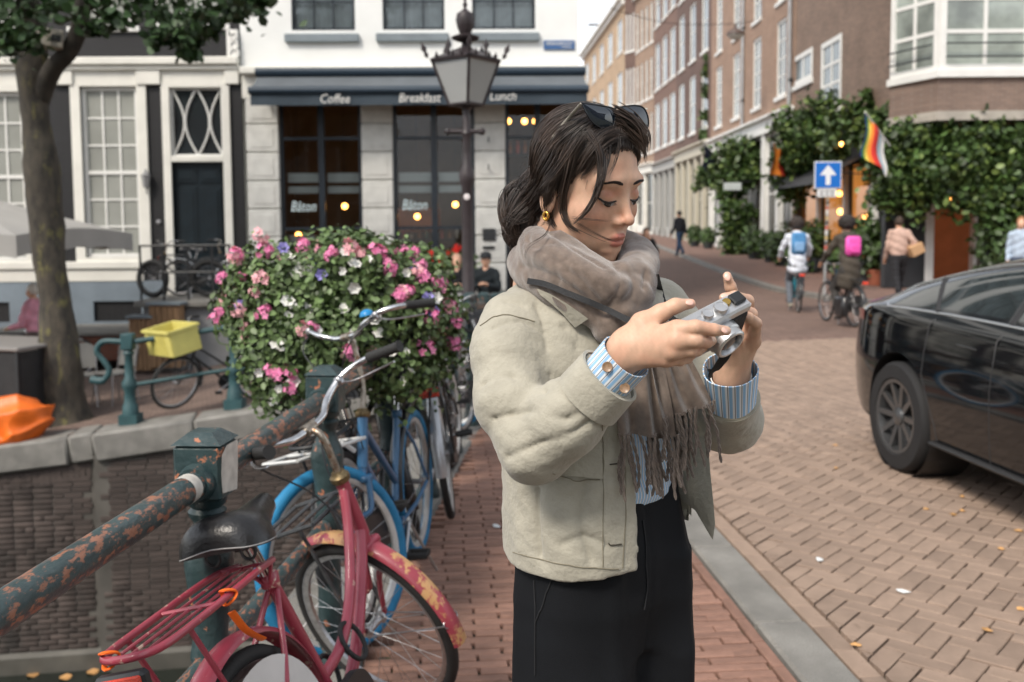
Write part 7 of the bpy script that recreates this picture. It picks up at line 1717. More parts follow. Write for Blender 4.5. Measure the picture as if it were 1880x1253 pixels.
# ---- head frame (her left, forward, up)
def head_frame(yaw, pit, rol):
 f = np.array((math.sin(yaw) * math.cos(pit), -math.cos(yaw) * math.cos(pit), -math.sin(pit))); l0 = np.array((math.cos(yaw), math.sin(yaw), 0)); u0 = np.cross(l0, f)
 if u0[2] < 0: u0 = -u0
 return math.cos(rol) * l0 + math.sin(rol) * u0, f, -math.sin(rol) * l0 + math.cos(rol) * u0
HL, HF, HU = head_frame(R(44), R(16), R(4.0))
HC = np.array((.1215, 1.53, 1.622)); HS = 0.985
HM = np.stack([HL, HF, HU], 1).astype(np.float32)        # columns
def h2w(p): return HC + HS * (np.asarray(p, float) @ HM.T.astype(float))
def w2h(P): return ((P - HC.astype(np.float32)) @ HM) / HS
def head_sdf(P):
 q = w2h(P).astype(np.float32)
 ax = np.abs(q[:, 0]); m = q.copy(); m[:, 0] = ax       # mirror halves
 d = s_ell(q, (0, -.013, .036), (.072, .085, .080))
 d = smin(d, s_ell(q, (0, .024, -.018), (.0605, .060, .088)), .03)
 d = smin(d, s_ell(q, (0, .030, -.076), (.043, .047, .040)), .026)
 d = smin(d, s_ell(m, (.046, .008, -.066), (.013, .03, .025)), .03)          # jaw angle
 d = smin(d, s_ball(q, (0, .069, -.104), .0125), .018)                       # chin
 d = smin(d, s_ell(m, (.041, .050, -.034), (.020, .020, .018)), .022)        # cheek
 d = smin(d, s_ell(m, (.024, .070, .022), (.026, .010, .008)), .016)         # brow
 d = smax(d, -s_ell(m, (.0315, .0905, -.0015), (.0175, .0125, .0115)), .012)   # socket
 d = smin(d, s_ell(m, (.0315, .0655, -.0035), (.0155, .0135, .0128)), .004)   # lowered lid over the eyeball
 nose = s_cap(q, (0, .0735, .008), (0, .0955, -.034), .0062, .0078)
 nose = smin(nose, s_ball(q, (0, .0985, -.0365), .0082), .006)
 nose = smin(nose, s_ell(m, (.0112, .0865, -.0405), (.0068, .0090, .0070)), .005)
 d = smin(d, nose, .009)
 d = smax(d, -s_ell(m, (.0055, .0935, -.0475), (.0032, .005, .0032)), .003)   # nostrils
 d = smin(d, s_ell(q, (0, .062, -.0735), (.026, .0185, .018)), .014)          # muzzle
 ul = np.minimum(s_cap(m, (0, .0850, -.0672), (.0075, .0848, -.0658), .0040, .0042), s_cap(m, (.0075, .0848, -.0658), (.0215, .0745, -.0712), .0042, .0018))
 ll = np.minimum(s_cap(m, (0, .0828, -.0775), (.009, .0815, -.0768), .0056, .0052), s_cap(m, (.009, .0815, -.0768), (.0205, .0735, -.0722), .0052, .0018))
 d = smin(d, ul, .0035); d = smin(d, ll, .0035)
 d = smax(d, -np.minimum(s_cap(m, (0, .0925, -.0718), (.010, .0910, -.0712), .0014), s_cap(m, (.010, .0910, -.0712), (.021, .0790, -.0722), .0014, .001)), .003)
 d = smin(d, s_ell(q, (0, .074, -.092), (.02, .008, .006)) + .004, .012)
 er = s_ell(m, (.0735, -.012, -.022), (.0075, .017, .029)); er = smax(er, -s_ell(m, (.082, -.008, -.018), (.006, .009, .016)), .004)
 d = smin(d, er, .006)
 d = smin(d, s_cap(q, (0, -.028, -.075), (0, -.060, -.20), .050, .054), .03)
 return d * HS
# ---- arms and hands: joints given where the photograph shows them, each at its own distance
def A(*t): return at(*t)
def smin_list(ds, k):
 d = ds[0]
 for e in ds[1:]: d = smin(d, e, k)
 return d
RW = A(1150, 642, 1.29)
RM = {'i': A(1243, 606, 1.245), 'm': A(1243, 626, 1.238), 'r': A(1236, 645, 1.243), 'p': A(1223, 659, 1.255)}
def rhand_sdf(P):
 palm = smin_list([s_cap(P, RW + (0, 0, .006), RM['i'], .0165, .0125), s_cap(P, RW, RM['m'], .017, .0125), s_cap(P, RW - (0, 0, .006), RM['r'], .0165, .0115), s_cap(P, RW - (.004, 0, .012), RM['p'], .015, .0105)], .010)
 th0 = A(1180, 596, 1.285); thumb = s_chain(P, [A(1163, 622, 1.29), th0, A(1214, 575, 1.285), A(1240, 562, 1.283), A(1268, 558, 1.290)], [.018, .0165, .0118, .0098, .0068], .006)
 d = smin(palm, thumb, .014)
 fi = s_chain(P, [RM['i'], A(1277, 601, 1.232), A(1310, 606, 1.238), A(1333, 608, 1.252)], [.0118, .0096, .0082, .0066], .003)
 fm = s_chain(P, [RM['m'], A(1278, 625, 1.233), A(1297, 628, 1.250), A(1306, 626, 1.275)], [.0116, .0096, .0084, .0072], .003)
 fr = s_chain(P, [RM['r'], A(1268, 643, 1.243), A(1280, 643, 1.262), A(1290, 638, 1.285)], [.0110, .0092, .0080, .007], .003)
 fp = s_chain(P, [RM['p'], A(1248, 661, 1.262), A(1262, 658, 1.285), A(1270, 652, 1.30)], [.0100, .0082, .0072, .0062], .003)
 fing = smin(smin(fi, fm, .0025), smin(fr, fp, .0025), .0025)
 d = smin(d, fing, .007)
 arm = s_chain(P, [RW, A(1112, 690, 1.315), A(985, 822, 1.37)], [.0235, .028, .038], .02)
 return smin(d, arm, .02)
LW = A(1343, 690, 1.45)
LM = {'i': A(1362, 590, 1.44), 'm': A(1375, 600, 1.428), 'r': A(1381, 613, 1.416), 'p': A(1383, 627, 1.405)}
def lhand_sdf(P):
 palm = smin_list([s_cap(P, LW, LM['i'], .0185, .0125), s_cap(P, LW, LM['m'], .018, .0125), s_cap(P, LW, LM['r'], .0175, .0115), s_cap(P, LW - (0, .004, 0), LM['p'], .0165, .0105)], .010)
 thumb = s_chain(P, [A(1347, 664, 1.43), A(1342, 630, 1.405), A(1334, 606, 1.385), A(1320, 590, 1.372)], [.0175, .0135, .0102, .008], .006)
 d = smin(palm, thumb, .014)
 fi = s_chain(P, [LM['i'], A(1350, 553, 1.425), A(1341, 527, 1.414), A(1335, 507, 1.408)], [.0115, .0096, .0086, .0064], .003)
 fm = s_chain(P, [LM['m'], A(1372, 553, 1.385), A(1349, 545, 1.352), A(1329, 547, 1.348)], [.0115, .0095, .0082, .0068], .003)
 fr = s_chain(P, [LM['r'], A(1379, 577, 1.375), A(1357, 566, 1.345), A(1339, 564, 1.342)], [.0110, .0092, .0080, .0066], .003)
 fp = s_chain(P, [LM['p'], A(1388, 594, 1.365), A(1374, 583, 1.340), A(1360, 577, 1.338)], [.0100, .0082, .0072, .0060], .003)
 fing = smin(smin(fi, fm, .0025), smin(fr, fp, .0025), .0025)
 d = smin(d, fing, .007)
 arm = s_chain(P, [LW, A(1340, 735, 1.49), A(1338, 790, 1.57)], [.0235, .028, .036], .02)
 return smin(d, arm, .02)
# ---- torso section table: z, centre x, y, half width (across), half depth
TZ = np.array([.78, .98, 1.06, 1.16, 1.26, 1.35, 1.41, 1.45, 1.49]); TCX = np.array([.150, .150, .149, .146, .138, .128, .120, .115, .11]); TCY = np.array([1.56, 1.56, 1.56, 1.56, 1.562, 1.568, 1.573, 1.578, 1.58])
THW = np.array([.156, .168, .168, .166, .168, .170, .162, .128, .06]); THD = np.array([.115, .128, .132, .130, .126, .120, .104, .082, .05])
def torso(P, grow=0.0):
 z = P[:, 2]; cx = np.interp(z, TZ, TCX); cy = np.interp(z, TZ, TCY); hw = np.interp(z, TZ, THW) + grow; hd = np.interp(z, TZ, THD) + grow
 dx = P[:, 0] - cx; dy = P[:, 1] - cy; a = dx * BLd[0] + dy * BLd[1]; b = dx * BFd[0] + dy * BFd[1]
 p_ = 2.35
 k = (np.abs(a / hw) ** p_ + np.abs(b / hd) ** p_) ** (1 / p_)
 return (k - 1) * np.minimum(hw, hd) * .92, a, b
SR = [A(938, 592, 1.478), A(926, 645, 1.445), A(938, 735, 1.40), A(982, 818, 1.365), A(1040, 772, 1.338), A(1108, 702, 1.315)]
SRr = [.046, .048, .050, .050, .048, .045]
SL = [A(1206, 572, 1.69), A(1262, 650, 1.69), A(1338, 772, 1.585), A(1340, 735, 1.50)]
SLr = [.060, .062, .050, .043]
def jacket_solid(P):
 t, a, b = torso(P, .004)
 t = smax(t, P[:, 2] - 1.475, .02)
 d = smin(t, s_chain(P, SR, SRr, .025), .028)
 d = smin(d, s_chain(P, SL, SLr, .03), .028)
 return d
FOLDS = []
def jacket_sdf(P):
 d = jacket_solid(P)
 t, a, b = torso(P, .004)
 sleeves = np.minimum(s_chain(P, SR, SRr, .02), s_chain(P, SL, SLr, .02))
 sh = np.maximum(d, -(d + .009))                        # cloth shell
 z = P[:, 2]
 hem = 1.036 + .012 * np.sin(a * 9) - .010 * np.sin(b * 14 + 1)
 sh = np.maximum(sh, np.where(sleeves < .03, -1, hem - z))
 wdt = np.interp(z, [1.0, 1.2, 1.3, 1.40], [.17, .15, .10, .05])
 opening = np.maximum(np.maximum(-.052 - a, a - wdt), .02 - b)
 sh = np.maximum(sh, np.where(sleeves < .012, -1, -opening))
 sh = np.maximum(sh, -s_ell(P, (.108, 1.572, 1.49), (.075, .075, .075)))
 for (p0, p1, e) in ((SR[4], SR[5], .012), (SL[2], SL[3], .018)):
  ax_ = (p1 - p0) / np.linalg.norm(p1 - p0); q = P - (p1 + ax_ * e)
  near = np.linalg.norm(q, axis=1) < .085
  sh = np.where(near, np.maximum(sh, q @ ax_), sh)
 return sh
JACKET = mat('jacket_linen', lin(166, 162, 148), .9, var=.09, vscale=30, bump=.24, bscale=140, detail=8, sheen=.2)
SKIN = bpy.data.materials.new('skin'); SKIN.use_nodes = True
_n = SKIN.node_tree; _b = _n.nodes['Principled BSDF']; _a = _n.nodes.new('ShaderNodeAttribute'); _a.attribute_name = 'tone'
_n.links.new(_a.outputs['Color'], _b.inputs['Base Color']); _b.inputs['Roughness'].default_value = .48; _b.inputs['Subsurface Weight'].default_value = .12; _b.inputs['Subsurface Radius'].default_value = (.008, .003, .0015); _b.inputs['Specular IOR Level'].default_value = .4
_t = _n.nodes.new('ShaderNodeTexNoise'); _t.inputs['Scale'].default_value = 900; _tc = _n.nodes.new('ShaderNodeTexCoord'); _n.links.new(_tc.outputs['Object'], _t.inputs['Vector']); _bp = _n.nodes.new('ShaderNodeBump'); _bp.inputs['Strength'].default_value = .08; _bp.inputs['Distance'].default_value = .002; _n.links.new(_t.outputs['Fac'], _bp.inputs['Height']); _n.links.new(_bp.outputs[0], _b.inputs['Normal'])
def join_np(parts):
 V = []; Fq = []; o = 0
 for (v, f) in parts: V.append(v); Fq.append(f + o); o += len(v)
 return np.concatenate(V), np.concatenate(Fq)
# ---- body: head and neck, forearms with hands, trunk and legs
hd = surf_nets(head_sdf, HC - .20, HC + .16, .0026)
rh = surf_nets(rhand_sdf, np.min([RW, A(985, 822, 1.37), A(1333, 600, 1.25)], 0) - .05, np.max([RW, A(1333, 560, 1.3), A(985, 822, 1.37)], 0) + .05, .0022)
lh = surf_nets(lhand_sdf, np.min([LW, A(1338, 790, 1.57), A(1320, 590, 1.34)], 0) - .05, np.max([LW, A(1388, 505, 1.42), A(1338, 790, 1.57)], 0) + .05, .0022)
HIPL, HIPR = np.array((.15, 1.56, .92)) + .085 * BLd, np.array((.15, 1.56, .92)) - .085 * BLd
FTL, FTR = np.array((.16, 1.57, .07)) + .10 * BLd, np.array((.15, 1.55, .07)) - .10 * BLd + .04 * BFd
def trunk_sdf(P):
 t, a, b = torso(P, -.05)
 d = np.maximum(t, np.maximum(P[:, 2] - 1.45, .92 - P[:, 2]))
 d = smin(d, s_cap(P, (.105, 1.575, 1.40), (.112, 1.565, 1.50), .058, .052), .03)
 for (h, f) in ((HIPL, FTL), (HIPR, FTR)): d = smin(d, s_chain(P, [h, (h + f) / 2 + .01 * BFd, f + (0, 0, .02)], [.066, .05, .034]), .02)
 for s_ in (SR, SL): d = smin(d, s_chain(P, s_[:4] if len(s_) > 4 else s_[:3], [.04, .038, .035, .033]), .03)
 return d
tk = surf_nets(trunk_sdf, (-.12, 1.28, .04), (.42, 1.84, 1.54), .012, newton=1)
V, Fq = join_np([hd, rh, lh, tk])
body = link('person', np_mesh('person', V, Fq, SKIN, 180))
tag(body, 'woman in khaki jacket, brown scarf and black trousers looking down at a camera', 'person')
q = w2h(V); base = np.array(lin(205, 167, 142)); col = np.tile(base, (len(V), 1))
def blend(c, w):
 global col
 w = np.clip(w, 0, 1)[:, None]; col = col * (1 - w) + np.array(c) * w
mx = np.abs(q[:, 0]); inhead = np.arange(len(V)) < len(hd[0])
def gs(cx, cy, cz, s): return np.exp(-(((mx - cx) / s[0]) ** 2 + ((q[:, 1] - cy) / s[1]) ** 2 + ((q[:, 2] - cz) / s[2]) ** 2)) * inhead
blend(lin(206, 140, 116), .55 * gs(.044, .06, -.035, (.022, .03, .018)))
blend(lin(196, 128, 106), .45 * gs(.0, .10, -.040, (.016, .012, .012)))
blend(lin(176, 108, 84), .75 * gs(.0325, .078, .002, (.017, .02, .0075)))
blend(lin(170, 110, 90), .35 * gs(.031, .076, -.016, (.014, .02, .005)))
blend(lin(212, 170, 142), .5 * gs(.0, .08, .05, (.04, .03, .025)))
dl = np.minimum(np.minimum(s_cap(np.stack([mx, q[:, 1], q[:, 2]], 1), (0, .0850, -.0672), (.0075, .0848, -.0658), .0048), s_cap(np.stack([mx, q[:, 1], q[:, 2]], 1), (.0075, .0848, -.0658), (.0215, .0745, -.0712), .0046, .002)),
    np.minimum(s_cap(np.stack([mx, q[:, 1], q[:, 2]], 1), (0, .0828, -.0775), (.009, .0815, -.0768), .0062), s_cap(np.stack([mx, q[:, 1], q[:, 2]], 1), (.009, .0815, -.0768), (.0205, .0735, -.0722), .0058, .002)))
blend(lin(184, 110, 98), .85 * (1 - sstep(-.0008, .0016, dl)) * inhead)
blend(lin(110, 52, 46), .8 * np.exp(-((q[:, 2] + .0718) / .0012) ** 2) * (mx < .021) * (q[:, 1] > .066) * inhead)
for M_ in (RM, LM):
 for k_ in M_: blend(lin(204, 146, 120), .35 * np.exp(-(np.linalg.norm(V - M_[k_], axis=1) / .011) ** 2))
tips = [A(1336, 609, 1.243), A(1273, 557, 1.283), A(1335, 503, 1.40), A(1329, 545, 1.34), A(1340, 562, 1.333), A(1361, 576, 1.329)]
for t_ in tips: blend(lin(232, 186, 168), .7 * np.exp(-(np.linalg.norm(V - t_, axis=1) / .007) ** 2))
col *= (1 + .05 * noise3(V, 41, 60) + .035 * noise3(V, 42, 190))[:, None]; blend(lin(214, 150, 124), .22 * np.clip(noise3(V, 43, 25), 0, 1))
at_ = body.data.attributes.new('tone', 'FLOAT_COLOR', 'POINT'); at_.data.foreach_set('color', np.concatenate([col, np.ones((len(col), 1))], 1).astype(np.float32).ravel())
NAIL = mat('fingernail', lin(228, 186, 170), .25, spec=.6)
for (x, y, x0, y0, f_) in ((1330, 607, 1305, 605, rhand_sdf), (1266, 556, 1240, 562, rhand_sdf), (1335, 509, 1341, 527, lhand_sdf), (1331, 544, 1350, 545, lhand_sdf), (1342, 560, 1358, 566, lhand_sdf), (1363, 574, 1375, 583, lhand_sdf)):
 h = trace(f_, x, y, 1.0, 1.8); g0 = trace(f_, x0, y0, 1.0, 1.8)
 if h is None or g0 is None: continue
 e = 5e-4; n_ = np.array([float(f_((h + np.eye(3)[k] * e).astype(np.float32)[None])[0] - f_((h - np.eye(3)[k] * e).astype(np.float32)[None])[0]) for k in range(3)]); n_ = n_ / np.linalg.norm(n_) + np.array((0, 0, .5)); n_ /= np.linalg.norm(n_); t_ = h - g0; t_ = t_ - n_ * (t_ @ n_); t_ /= np.linalg.norm(t_)
 m = MB(); m.ball((0, 0, 0), 1.0, 12, 6); Mn = np.stack([t_ * .0062, np.cross(n_, t_) * .0046, n_ * .0014], 1); m.v = [tuple(h + Mn @ np.array(p)) for p in m.v]; m.build('fingernail', NAIL, body, smooth=60)
# ---- eyes: slit of the lowered eye, lashes, brows
HAIR = mat('dark_hair', (.020, .013, .010), .38, var=.45, vscale=30, spec=.6)
LASH = mat('lash', (.016, .011, .009), .5)
def on_head(x, z, y0=.13, lift=0.0):
 y = y0
 for _ in range(80):
  d = float(head_sdf(h2w((x, y, z)).astype(np.float32)[None])[0])
  if d < .0003: break
  y -= max(d * .6, .0002)
 return h2w((x, y + lift, z))
for sgn in (-1, 1):
 m = MB()
 lid = [on_head(sgn * x, z, lift=.0004) for (x, z) in ((.0165, -.0085), (.021, -.0098), (.027, -.0112), (.033, -.0115), (.039, -.0100), (.0445, -.0072), (.0475, -.0048))]
 m.tube(smooth_curve(lid, 4), [.0004] + [.0013] * 6 + [.0019] * 10 + [.0015] * 7 + [.0004], 6)
 for i in range(16):
  t_ = i / 15.0; x = .021 + .026 * t_; z = -.0105 - .0012 * math.sin(math.pi * t_) + .005 * t_ ** 3
  p = on_head(sgn * x, z, lift=.0006); out = HF * .0065 - HU * .0035 + HL * sgn * (.0045 * (t_ - .3)); m.tube([p, p + out * .6 - HU * .0004, p + out], [.0004, .0003, .0001], 4)
 m.build('eyelashes', LASH, body, smooth=60)
rb = random.Random(3)
for sgn in (-1, 1):
 m = MB()
 for i in range(90):
  t_ = i / 89.0; x = .0125 + .033 * t_; zc = .0182 + .0042 * math.sin(math.pi * min(1, t_ * .8)) - .0022 * t_ ** 3; hh = .0040 * (1 - t_ * .7) * min(1, .45 + t_ * 3)
  for k_ in range(2):
   z = zc + rb.uniform(-hh, hh) * .75; p = on_head(sgn * x, z, lift=.0003); e = on_head(sgn * (x + .006), z + .0012 - .0014 * t_, lift=.0008)
   m.tube([p, e], [.00042, .00015], 4)
 m.build('eyebrow', LASH, body, smooth=60)
for sgn in (-1, 1):
 n = 13; up_ = []; lo_ = []
 for i in range(n):
  t_ = i / (n - 1.0); x = .0185 + .027 * t_; zu = -.0098 - .0014 * math.sin(math.pi * t_) + .0045 * t_ ** 3; hgt_ = .0074 * math.sin(math.pi * t_) ** .7
  up_.append(on_head(sgn * x, zu, lift=.0007)); lo_.append(on_head(sgn * x, zu - hgt_, lift=.0005))
 e_ = MB().grid([up_, lo_]).build('eye', mat('eye_white', (.55, .50, .47), .2), body, smooth=60)
 MB().grid([[p + HF * .0006 for p in up_[4:10]], [p + HF * .0006 for p in lo_[4:10]]]).build('iris', mat('iris_dark', (.014, .009, .007), .1), e_, smooth=60)
ep = h2w((-.0785, -.006, -.052)); m = MB(); m.loop([ep + .0062 * (math.cos(t_) * HF * .8 + math.sin(t_) * HU) for t_ in np.linspace(0, 6.283, 20, endpoint=False)], .0022, 8)
m.build('earring', mat('gold', (.75, .42, .10), .22, metal=1.0), body, smooth=60)
# ---- jacket
SC1 = [A(1100, 440, 1.64), A(1010, 440, 1.60), A(985, 455, 1.52), A(1010, 475, 1.46), A(1065, 505, 1.425), A(1120, 530, 1.415)]
SC2 = [A(1010, 470, 1.65), A(968, 478, 1.60), A(972, 495, 1.52), A(1015, 522, 1.462), A(1075, 556, 1.435), A(1120, 588, 1.425)]
SC3 = [A(1090, 430, 1.64), A(1168, 470, 1.60), A(1168, 500, 1.50), A(1158, 540, 1.452), A(1136, 575, 1.43), A(1120, 600, 1.425)]
SC4 = [A(1030, 446, 1.50), A(1075, 488, 1.455), A(1120, 511, 1.440), A(1165, 500, 1.465)]
def fold(pts, w, amp, sdf=jacket_solid):
 c = []
 for (x, y) in pts:
  h = trace(sdf, x, y, 1.0, 2.4)
  if h is not None: c.append(h)
 if len(c) > 1: FOLDS.append((smooth_curve(c, 4), w, amp))
V, Fq = surf_nets(jacket_sdf, (-.16, 1.24, .985), (.44, 1.83, 1.50), .0036, margin=2.0)
V = relax(V, Fq, 2, .4)
for pts, w_, amp in [
 ([(905, 600), (960, 588), (1000, 612)], .010, -.005), ([(872, 660), (930, 640), (990, 660), (1010, 690)], .012, .006), ([(885, 705), (940, 690), (1000, 720)], .010, -.007),
 ([(890, 735), (950, 722), (1010, 740), (1060, 735)], .012, .008), ([(905, 770), (970, 755), (1040, 770), (1085, 745)], .008, -.008), ([(915, 800), (980, 785), (1050, 800)], .012, .007), ([(930, 840), (990, 815), (1060, 790), (1090, 770)], .009, -.007),
 ([(985, 680), (1010, 705), (1075, 740)], .008, .008), ([(965, 690), (985, 715), (975, 760)], .010, .008), ([(1010, 690), (1050, 680), (1085, 668)], .008, -.004), ([(950, 860), (1000, 850), (1040, 830)], .010, .006),
 ([(985, 560), (1000, 600), (1005, 640)], .009, -.006), ([(1005, 545), (1030, 590), (1040, 640)], .010, .005), ([(1035, 600), (1060, 640), (1075, 660)], .009, -.005),
 ([(955, 900), (950, 960), (955, 1010)], .016, .010), ([(985, 900), (985, 960), (990, 1020)], .014, -.008), ([(1020, 890), (1018, 960), (1030, 1030)], .018, .009), ([(1075, 890), (1065, 960), (1085, 1030)], .016, -.007), ([(1100, 900), (1105, 970), (1120, 1030)], .013, .006),
 ([(1030, 1000), (1075, 985), (1120, 1005)], .010, -.004), ([(935, 940), (960, 985), (1000, 1010)], .010, .005),
 ([(890, 560), (930, 552), (960, 560)], .012, -.004), ([(880, 620), (900, 590), (940, 575)], .009, .004), ([(1330, 780), (1350, 800), (1365, 790)], .010, .006), ([(1325, 750), (1345, 765), (1368, 760)], .008, -.006)]:
 fold(pts, w_, amp)
N_ = normals_of(V, Fq); disp = np.zeros(len(V))
for c_, w_, amp in FOLDS: disp += (1.2 * amp * np.exp(-(poly_dist(V, c_[::2]) / (w_ * .38)) ** 1.0) if amp < 0 else .32 * amp * np.exp(-(poly_dist(V, c_[::2]) / (w_ * 1.35)) ** 1.6))
wr_ = V @ np.array((.5, .2, .84)) / .05 + .8 * noise3(V, 7, 5) + .3 * noise3(V, 8, 14); disp += .0016 * (np.abs(np.sin(math.pi * wr_)) ** .5 - .7) * np.clip(.5 + noise3(V, 9, 4), 0, 1); disp += .0012 * noise3(V, 5, 8) + .0007 * noise3(V, 6, 30)
V = relax(V + (N_ * disp[:, None]).astype(np.float32), Fq, 1, .3)
jk = link('jacket', np_mesh('jacket', V, Fq, JACKET, 180), body)
SEAM = mat('jacket_seam', lin(128, 122, 105), .95)
def on_cloth(px, py, sdf=jacket_sdf, lift=.0):
 h = trace(sdf, px, py, 1.0, 2.4)
 return None if h is None else h - ray(px, py) * lift
def stitch(pts, r_=.0012, lift=.001):
 c = []
 for (x0, y0), (x1, y1) in zip(pts[:-1], pts[1:]):
  for k_ in range(8): t_ = k_ / 8.0; c.append((x0 + (x1 - x0) * t_, y0 + (y1 - y0) * t_))
 c.append(pts[-1]); P_ = []
 from_v = V
 for (x, y) in c:
  h = on_cloth(x, y)
  if h is None: continue
  d_ = ((V - h) ** 2).sum(1); i = int(np.argmin(d_)); P_.append(V[i] + N_[i] * lift)
 return P_
sm_ = MB()
for pts in ([(1108, 830), (1108, 900), (1106, 1050)], [(1148, 850), (1148, 950), (1142, 1050)], [(1012, 868), (1060, 885), (1104, 880)], [(1104, 760), (1108, 820), (1104, 880)], [(880, 600), (905, 582), (935, 578), (985, 590)], [(940, 1012), (1000, 1030), (1060, 1040), (1140, 1045)], [(1050, 665), (1075, 700), (1090, 745), (1092, 765)]):
 P_ = stitch(pts)
 if len(P_) > 2:
  P2 = [np.mean(P_[max(0, i - 1):i + 2], 0) for i in range(len(P_))]; MB().tube(P2, .0008, 5).build('seam', SEAM, jk, smooth=60)
for (x, y) in ((1130, 1000), (1135, 852)):
 P_ = stitch([(x - 14, y), (x + 12, y)], lift=.0012)
 if len(P_) > 2: MB().tube(P_, .0016, 6, flat=.6).build('buttonhole', mat('dark_thread', (.05, .045, .035), .9), jk)
pk = []
for j in range(9):
 row = []
 for i in range(9):
  x = 1018 + (1104 - 1018) * i / 8 + 3 * j / 8; y = 775 + (880 - 775) * j / 8 - 8 * (1 - i / 8) * (j / 8)
  h = trace(lambda P: np.maximum(torso(P, .004)[0], -1), x, y, 1.0, 2.4); row.append(h - ray(x, y) * .011)
 pk.append(row)
MB().grid(pk).build('patch_pocket', JACKET, jk, smooth=80)
m = MB(); cz_ = lambda x, y, l_: trace(lambda P: np.minimum(jacket_solid(P), s_chain(P, SC2, [.030] * 6)), x, y, 1.0, 2.2) - ray(x, y) * l_; cpts = [[cz_(x, y, .006) for x, y in ((985, 530), (1010, 540), (1038, 556), (1064, 574), (1080, 586))], [cz_(x, y, .010) for x, y in ((992, 542), (1012, 558), (1032, 576), (1048, 594), (1056, 602))]]
m.grid(cpts); m.grid([[p + ray(1020, 560) * .005 for p in r_] for r_ in cpts], flip=True); m.build('collar', JACKET, jk, smooth=60)
fl = [[(1236, 800, 1.60), (1262, 795, 1.575), (1288, 800, 1.55), (1300, 812, 1.54)], [(1240, 850, 1.60), (1266, 850, 1.57), (1290, 862, 1.545), (1304, 866, 1.535)], [(1246, 905, 1.60), (1270, 905, 1.565), (1294, 915, 1.54), (1310, 925, 1.53)], [(1252, 920, 1.60), (1275, 935, 1.56), (1299, 965, 1.535), (1313, 962, 1.528)], [(1256, 922, 1.60), (1280, 940, 1.56), (1304, 985, 1.535), (1309, 992, 1.53)]]
G_ = [[A(*p) for p in r_] for r_ in fl]
m = MB(); m.grid(G_); m.grid([[p + ray(1280, 900) * .006 for p in r_] for r_ in G_], flip=True); m.build('open_front', JACKET, jk, smooth=60)
# ---- shirt: striped blue cuffs, tail at the waist
SHIRT = bpy.data.materials.new('striped_shirt'); SHIRT.use_nodes = True
_n = SHIRT.node_tree; _b = _n.nodes['Principled BSDF']; _b.inputs['Roughness'].default_value = .85
_uv = _n.nodes.new('ShaderNodeAttribute'); _uv.attribute_name = 'stripe'; _w = _n.nodes.new('ShaderNodeMath'); _w.operation = 'FRACT'; _n.links.new(_uv.outputs['Fac'], _w.inputs[0])
_r = _n.nodes.new('ShaderNodeValToRGB'); _r.color_ramp.interpolation = 'LINEAR'; _e = _r.color_ramp.elements; _e[0].color = (*lin(140, 184, 224), 1); _e[0].position = .0; _e[1].color = (*lin(226, 232, 236), 1); _e[1].position = .5
for ps, c in ((.42, lin(150, 190, 226)), (.56, lin(230, 234, 236)), (.74, lin(226, 230, 234)), (.80, lin(92, 96, 104)), (.86, lin(92, 96, 104)), (.92, lin(226, 230, 234))):
 e_ = _e.new(ps); e_.color = (*c, 1)
_n.links.new(_w.outputs[0], _r.inputs[0]); _n.links.new(_r.outputs[0], _b.inputs['Base Color'])
def stripes(ob, vals):
 a_ = ob.data.attributes.new('stripe', 'FLOAT', 'POINT'); a_.data.foreach_set('value', np.asarray(vals, np.float32))
def cuff(p0, p1, r0, r1, n=36, rows=7, open_ang=None, per=24, th=.002):
 ax_ = p1 - p0; ax_ = ax_ / np.linalg.norm(ax_); u_, w_ = _frame(ax_); Vv = []; st = []
 for lay in (0, 1):
  for i in range(rows):
   t_ = i / (rows - 1); r_ = r0 + (r1 - r0) * t_ - lay * th
   for j in range(n):
    a_ = 2 * math.pi * j / n; wob = 1 + .02 * math.sin(a_ * 3 + t_ * 2) + .012 * math.sin(a_ * 5 + 1)
    Vv.append(p0 + (p1 - p0) * t_ + r_ * wob * (math.cos(a_) * u_ + math.sin(a_) * w_ * .92)); st.append(j * per / n)
 Ff = []
 for lay in (0, 1):
  o_ = lay * rows * n
  for i in range(rows - 1):
   for j in range(n):
    q_ = (o_ + i * n + j, o_ + i * n + (j + 1) % n, o_ + (i + 1) * n + (j + 1) % n, o_ + (i + 1) * n + j); Ff.append(q_ if lay == 0 else q_[::-1])
 o_ = rows * n
 for j in range(n): Ff.append(((rows - 1) * n + j, (rows - 1) * n + (j + 1) % n, o_ + (rows - 1) * n + (j + 1) % n, o_ + (rows - 1) * n + j))
 return Vv, Ff, st
t_, a_, b_ = None, None, None
def shirt_sdf(P):
 t, a, b = torso(P, -.034); return np.maximum(t, np.maximum(P[:, 2] - 1.43, 1.105 - P[:, 2]))
Vs, Fs = surf_nets(shirt_sdf, (-.10, 1.34, 1.01), (.40, 1.80, 1.46), .006)
Ns = normals_of(Vs, Fs); Vs = Vs + (Ns * (.004 * noise3(Vs, 9, 14))[:, None]).astype(np.float32)
shirt = link('shirt', np_mesh('shirt', Vs, Fs, SHIRT, 180), body)
ang = np.arctan2((Vs - np.array((.146, 1.56, 0))) @ BLd, (Vs - np.array((.146, 1.56, 0))) @ BFd); stripes(shirt, ang * 15)
for (p0, p1, r0, r1) in ((A(1088, 722, 1.322), A(1150, 655, 1.292), .038, .0405), (A(1342, 738, 1.485), A(1340, 678, 1.442), .038, .042)):
 Vv, Ff, st = cuff(p0, p1, r0, r1); o = link('shirt_cuff', np_mesh('shirt_cuff', Vv, Ff, SHIRT, 60), shirt); stripes(o, st)
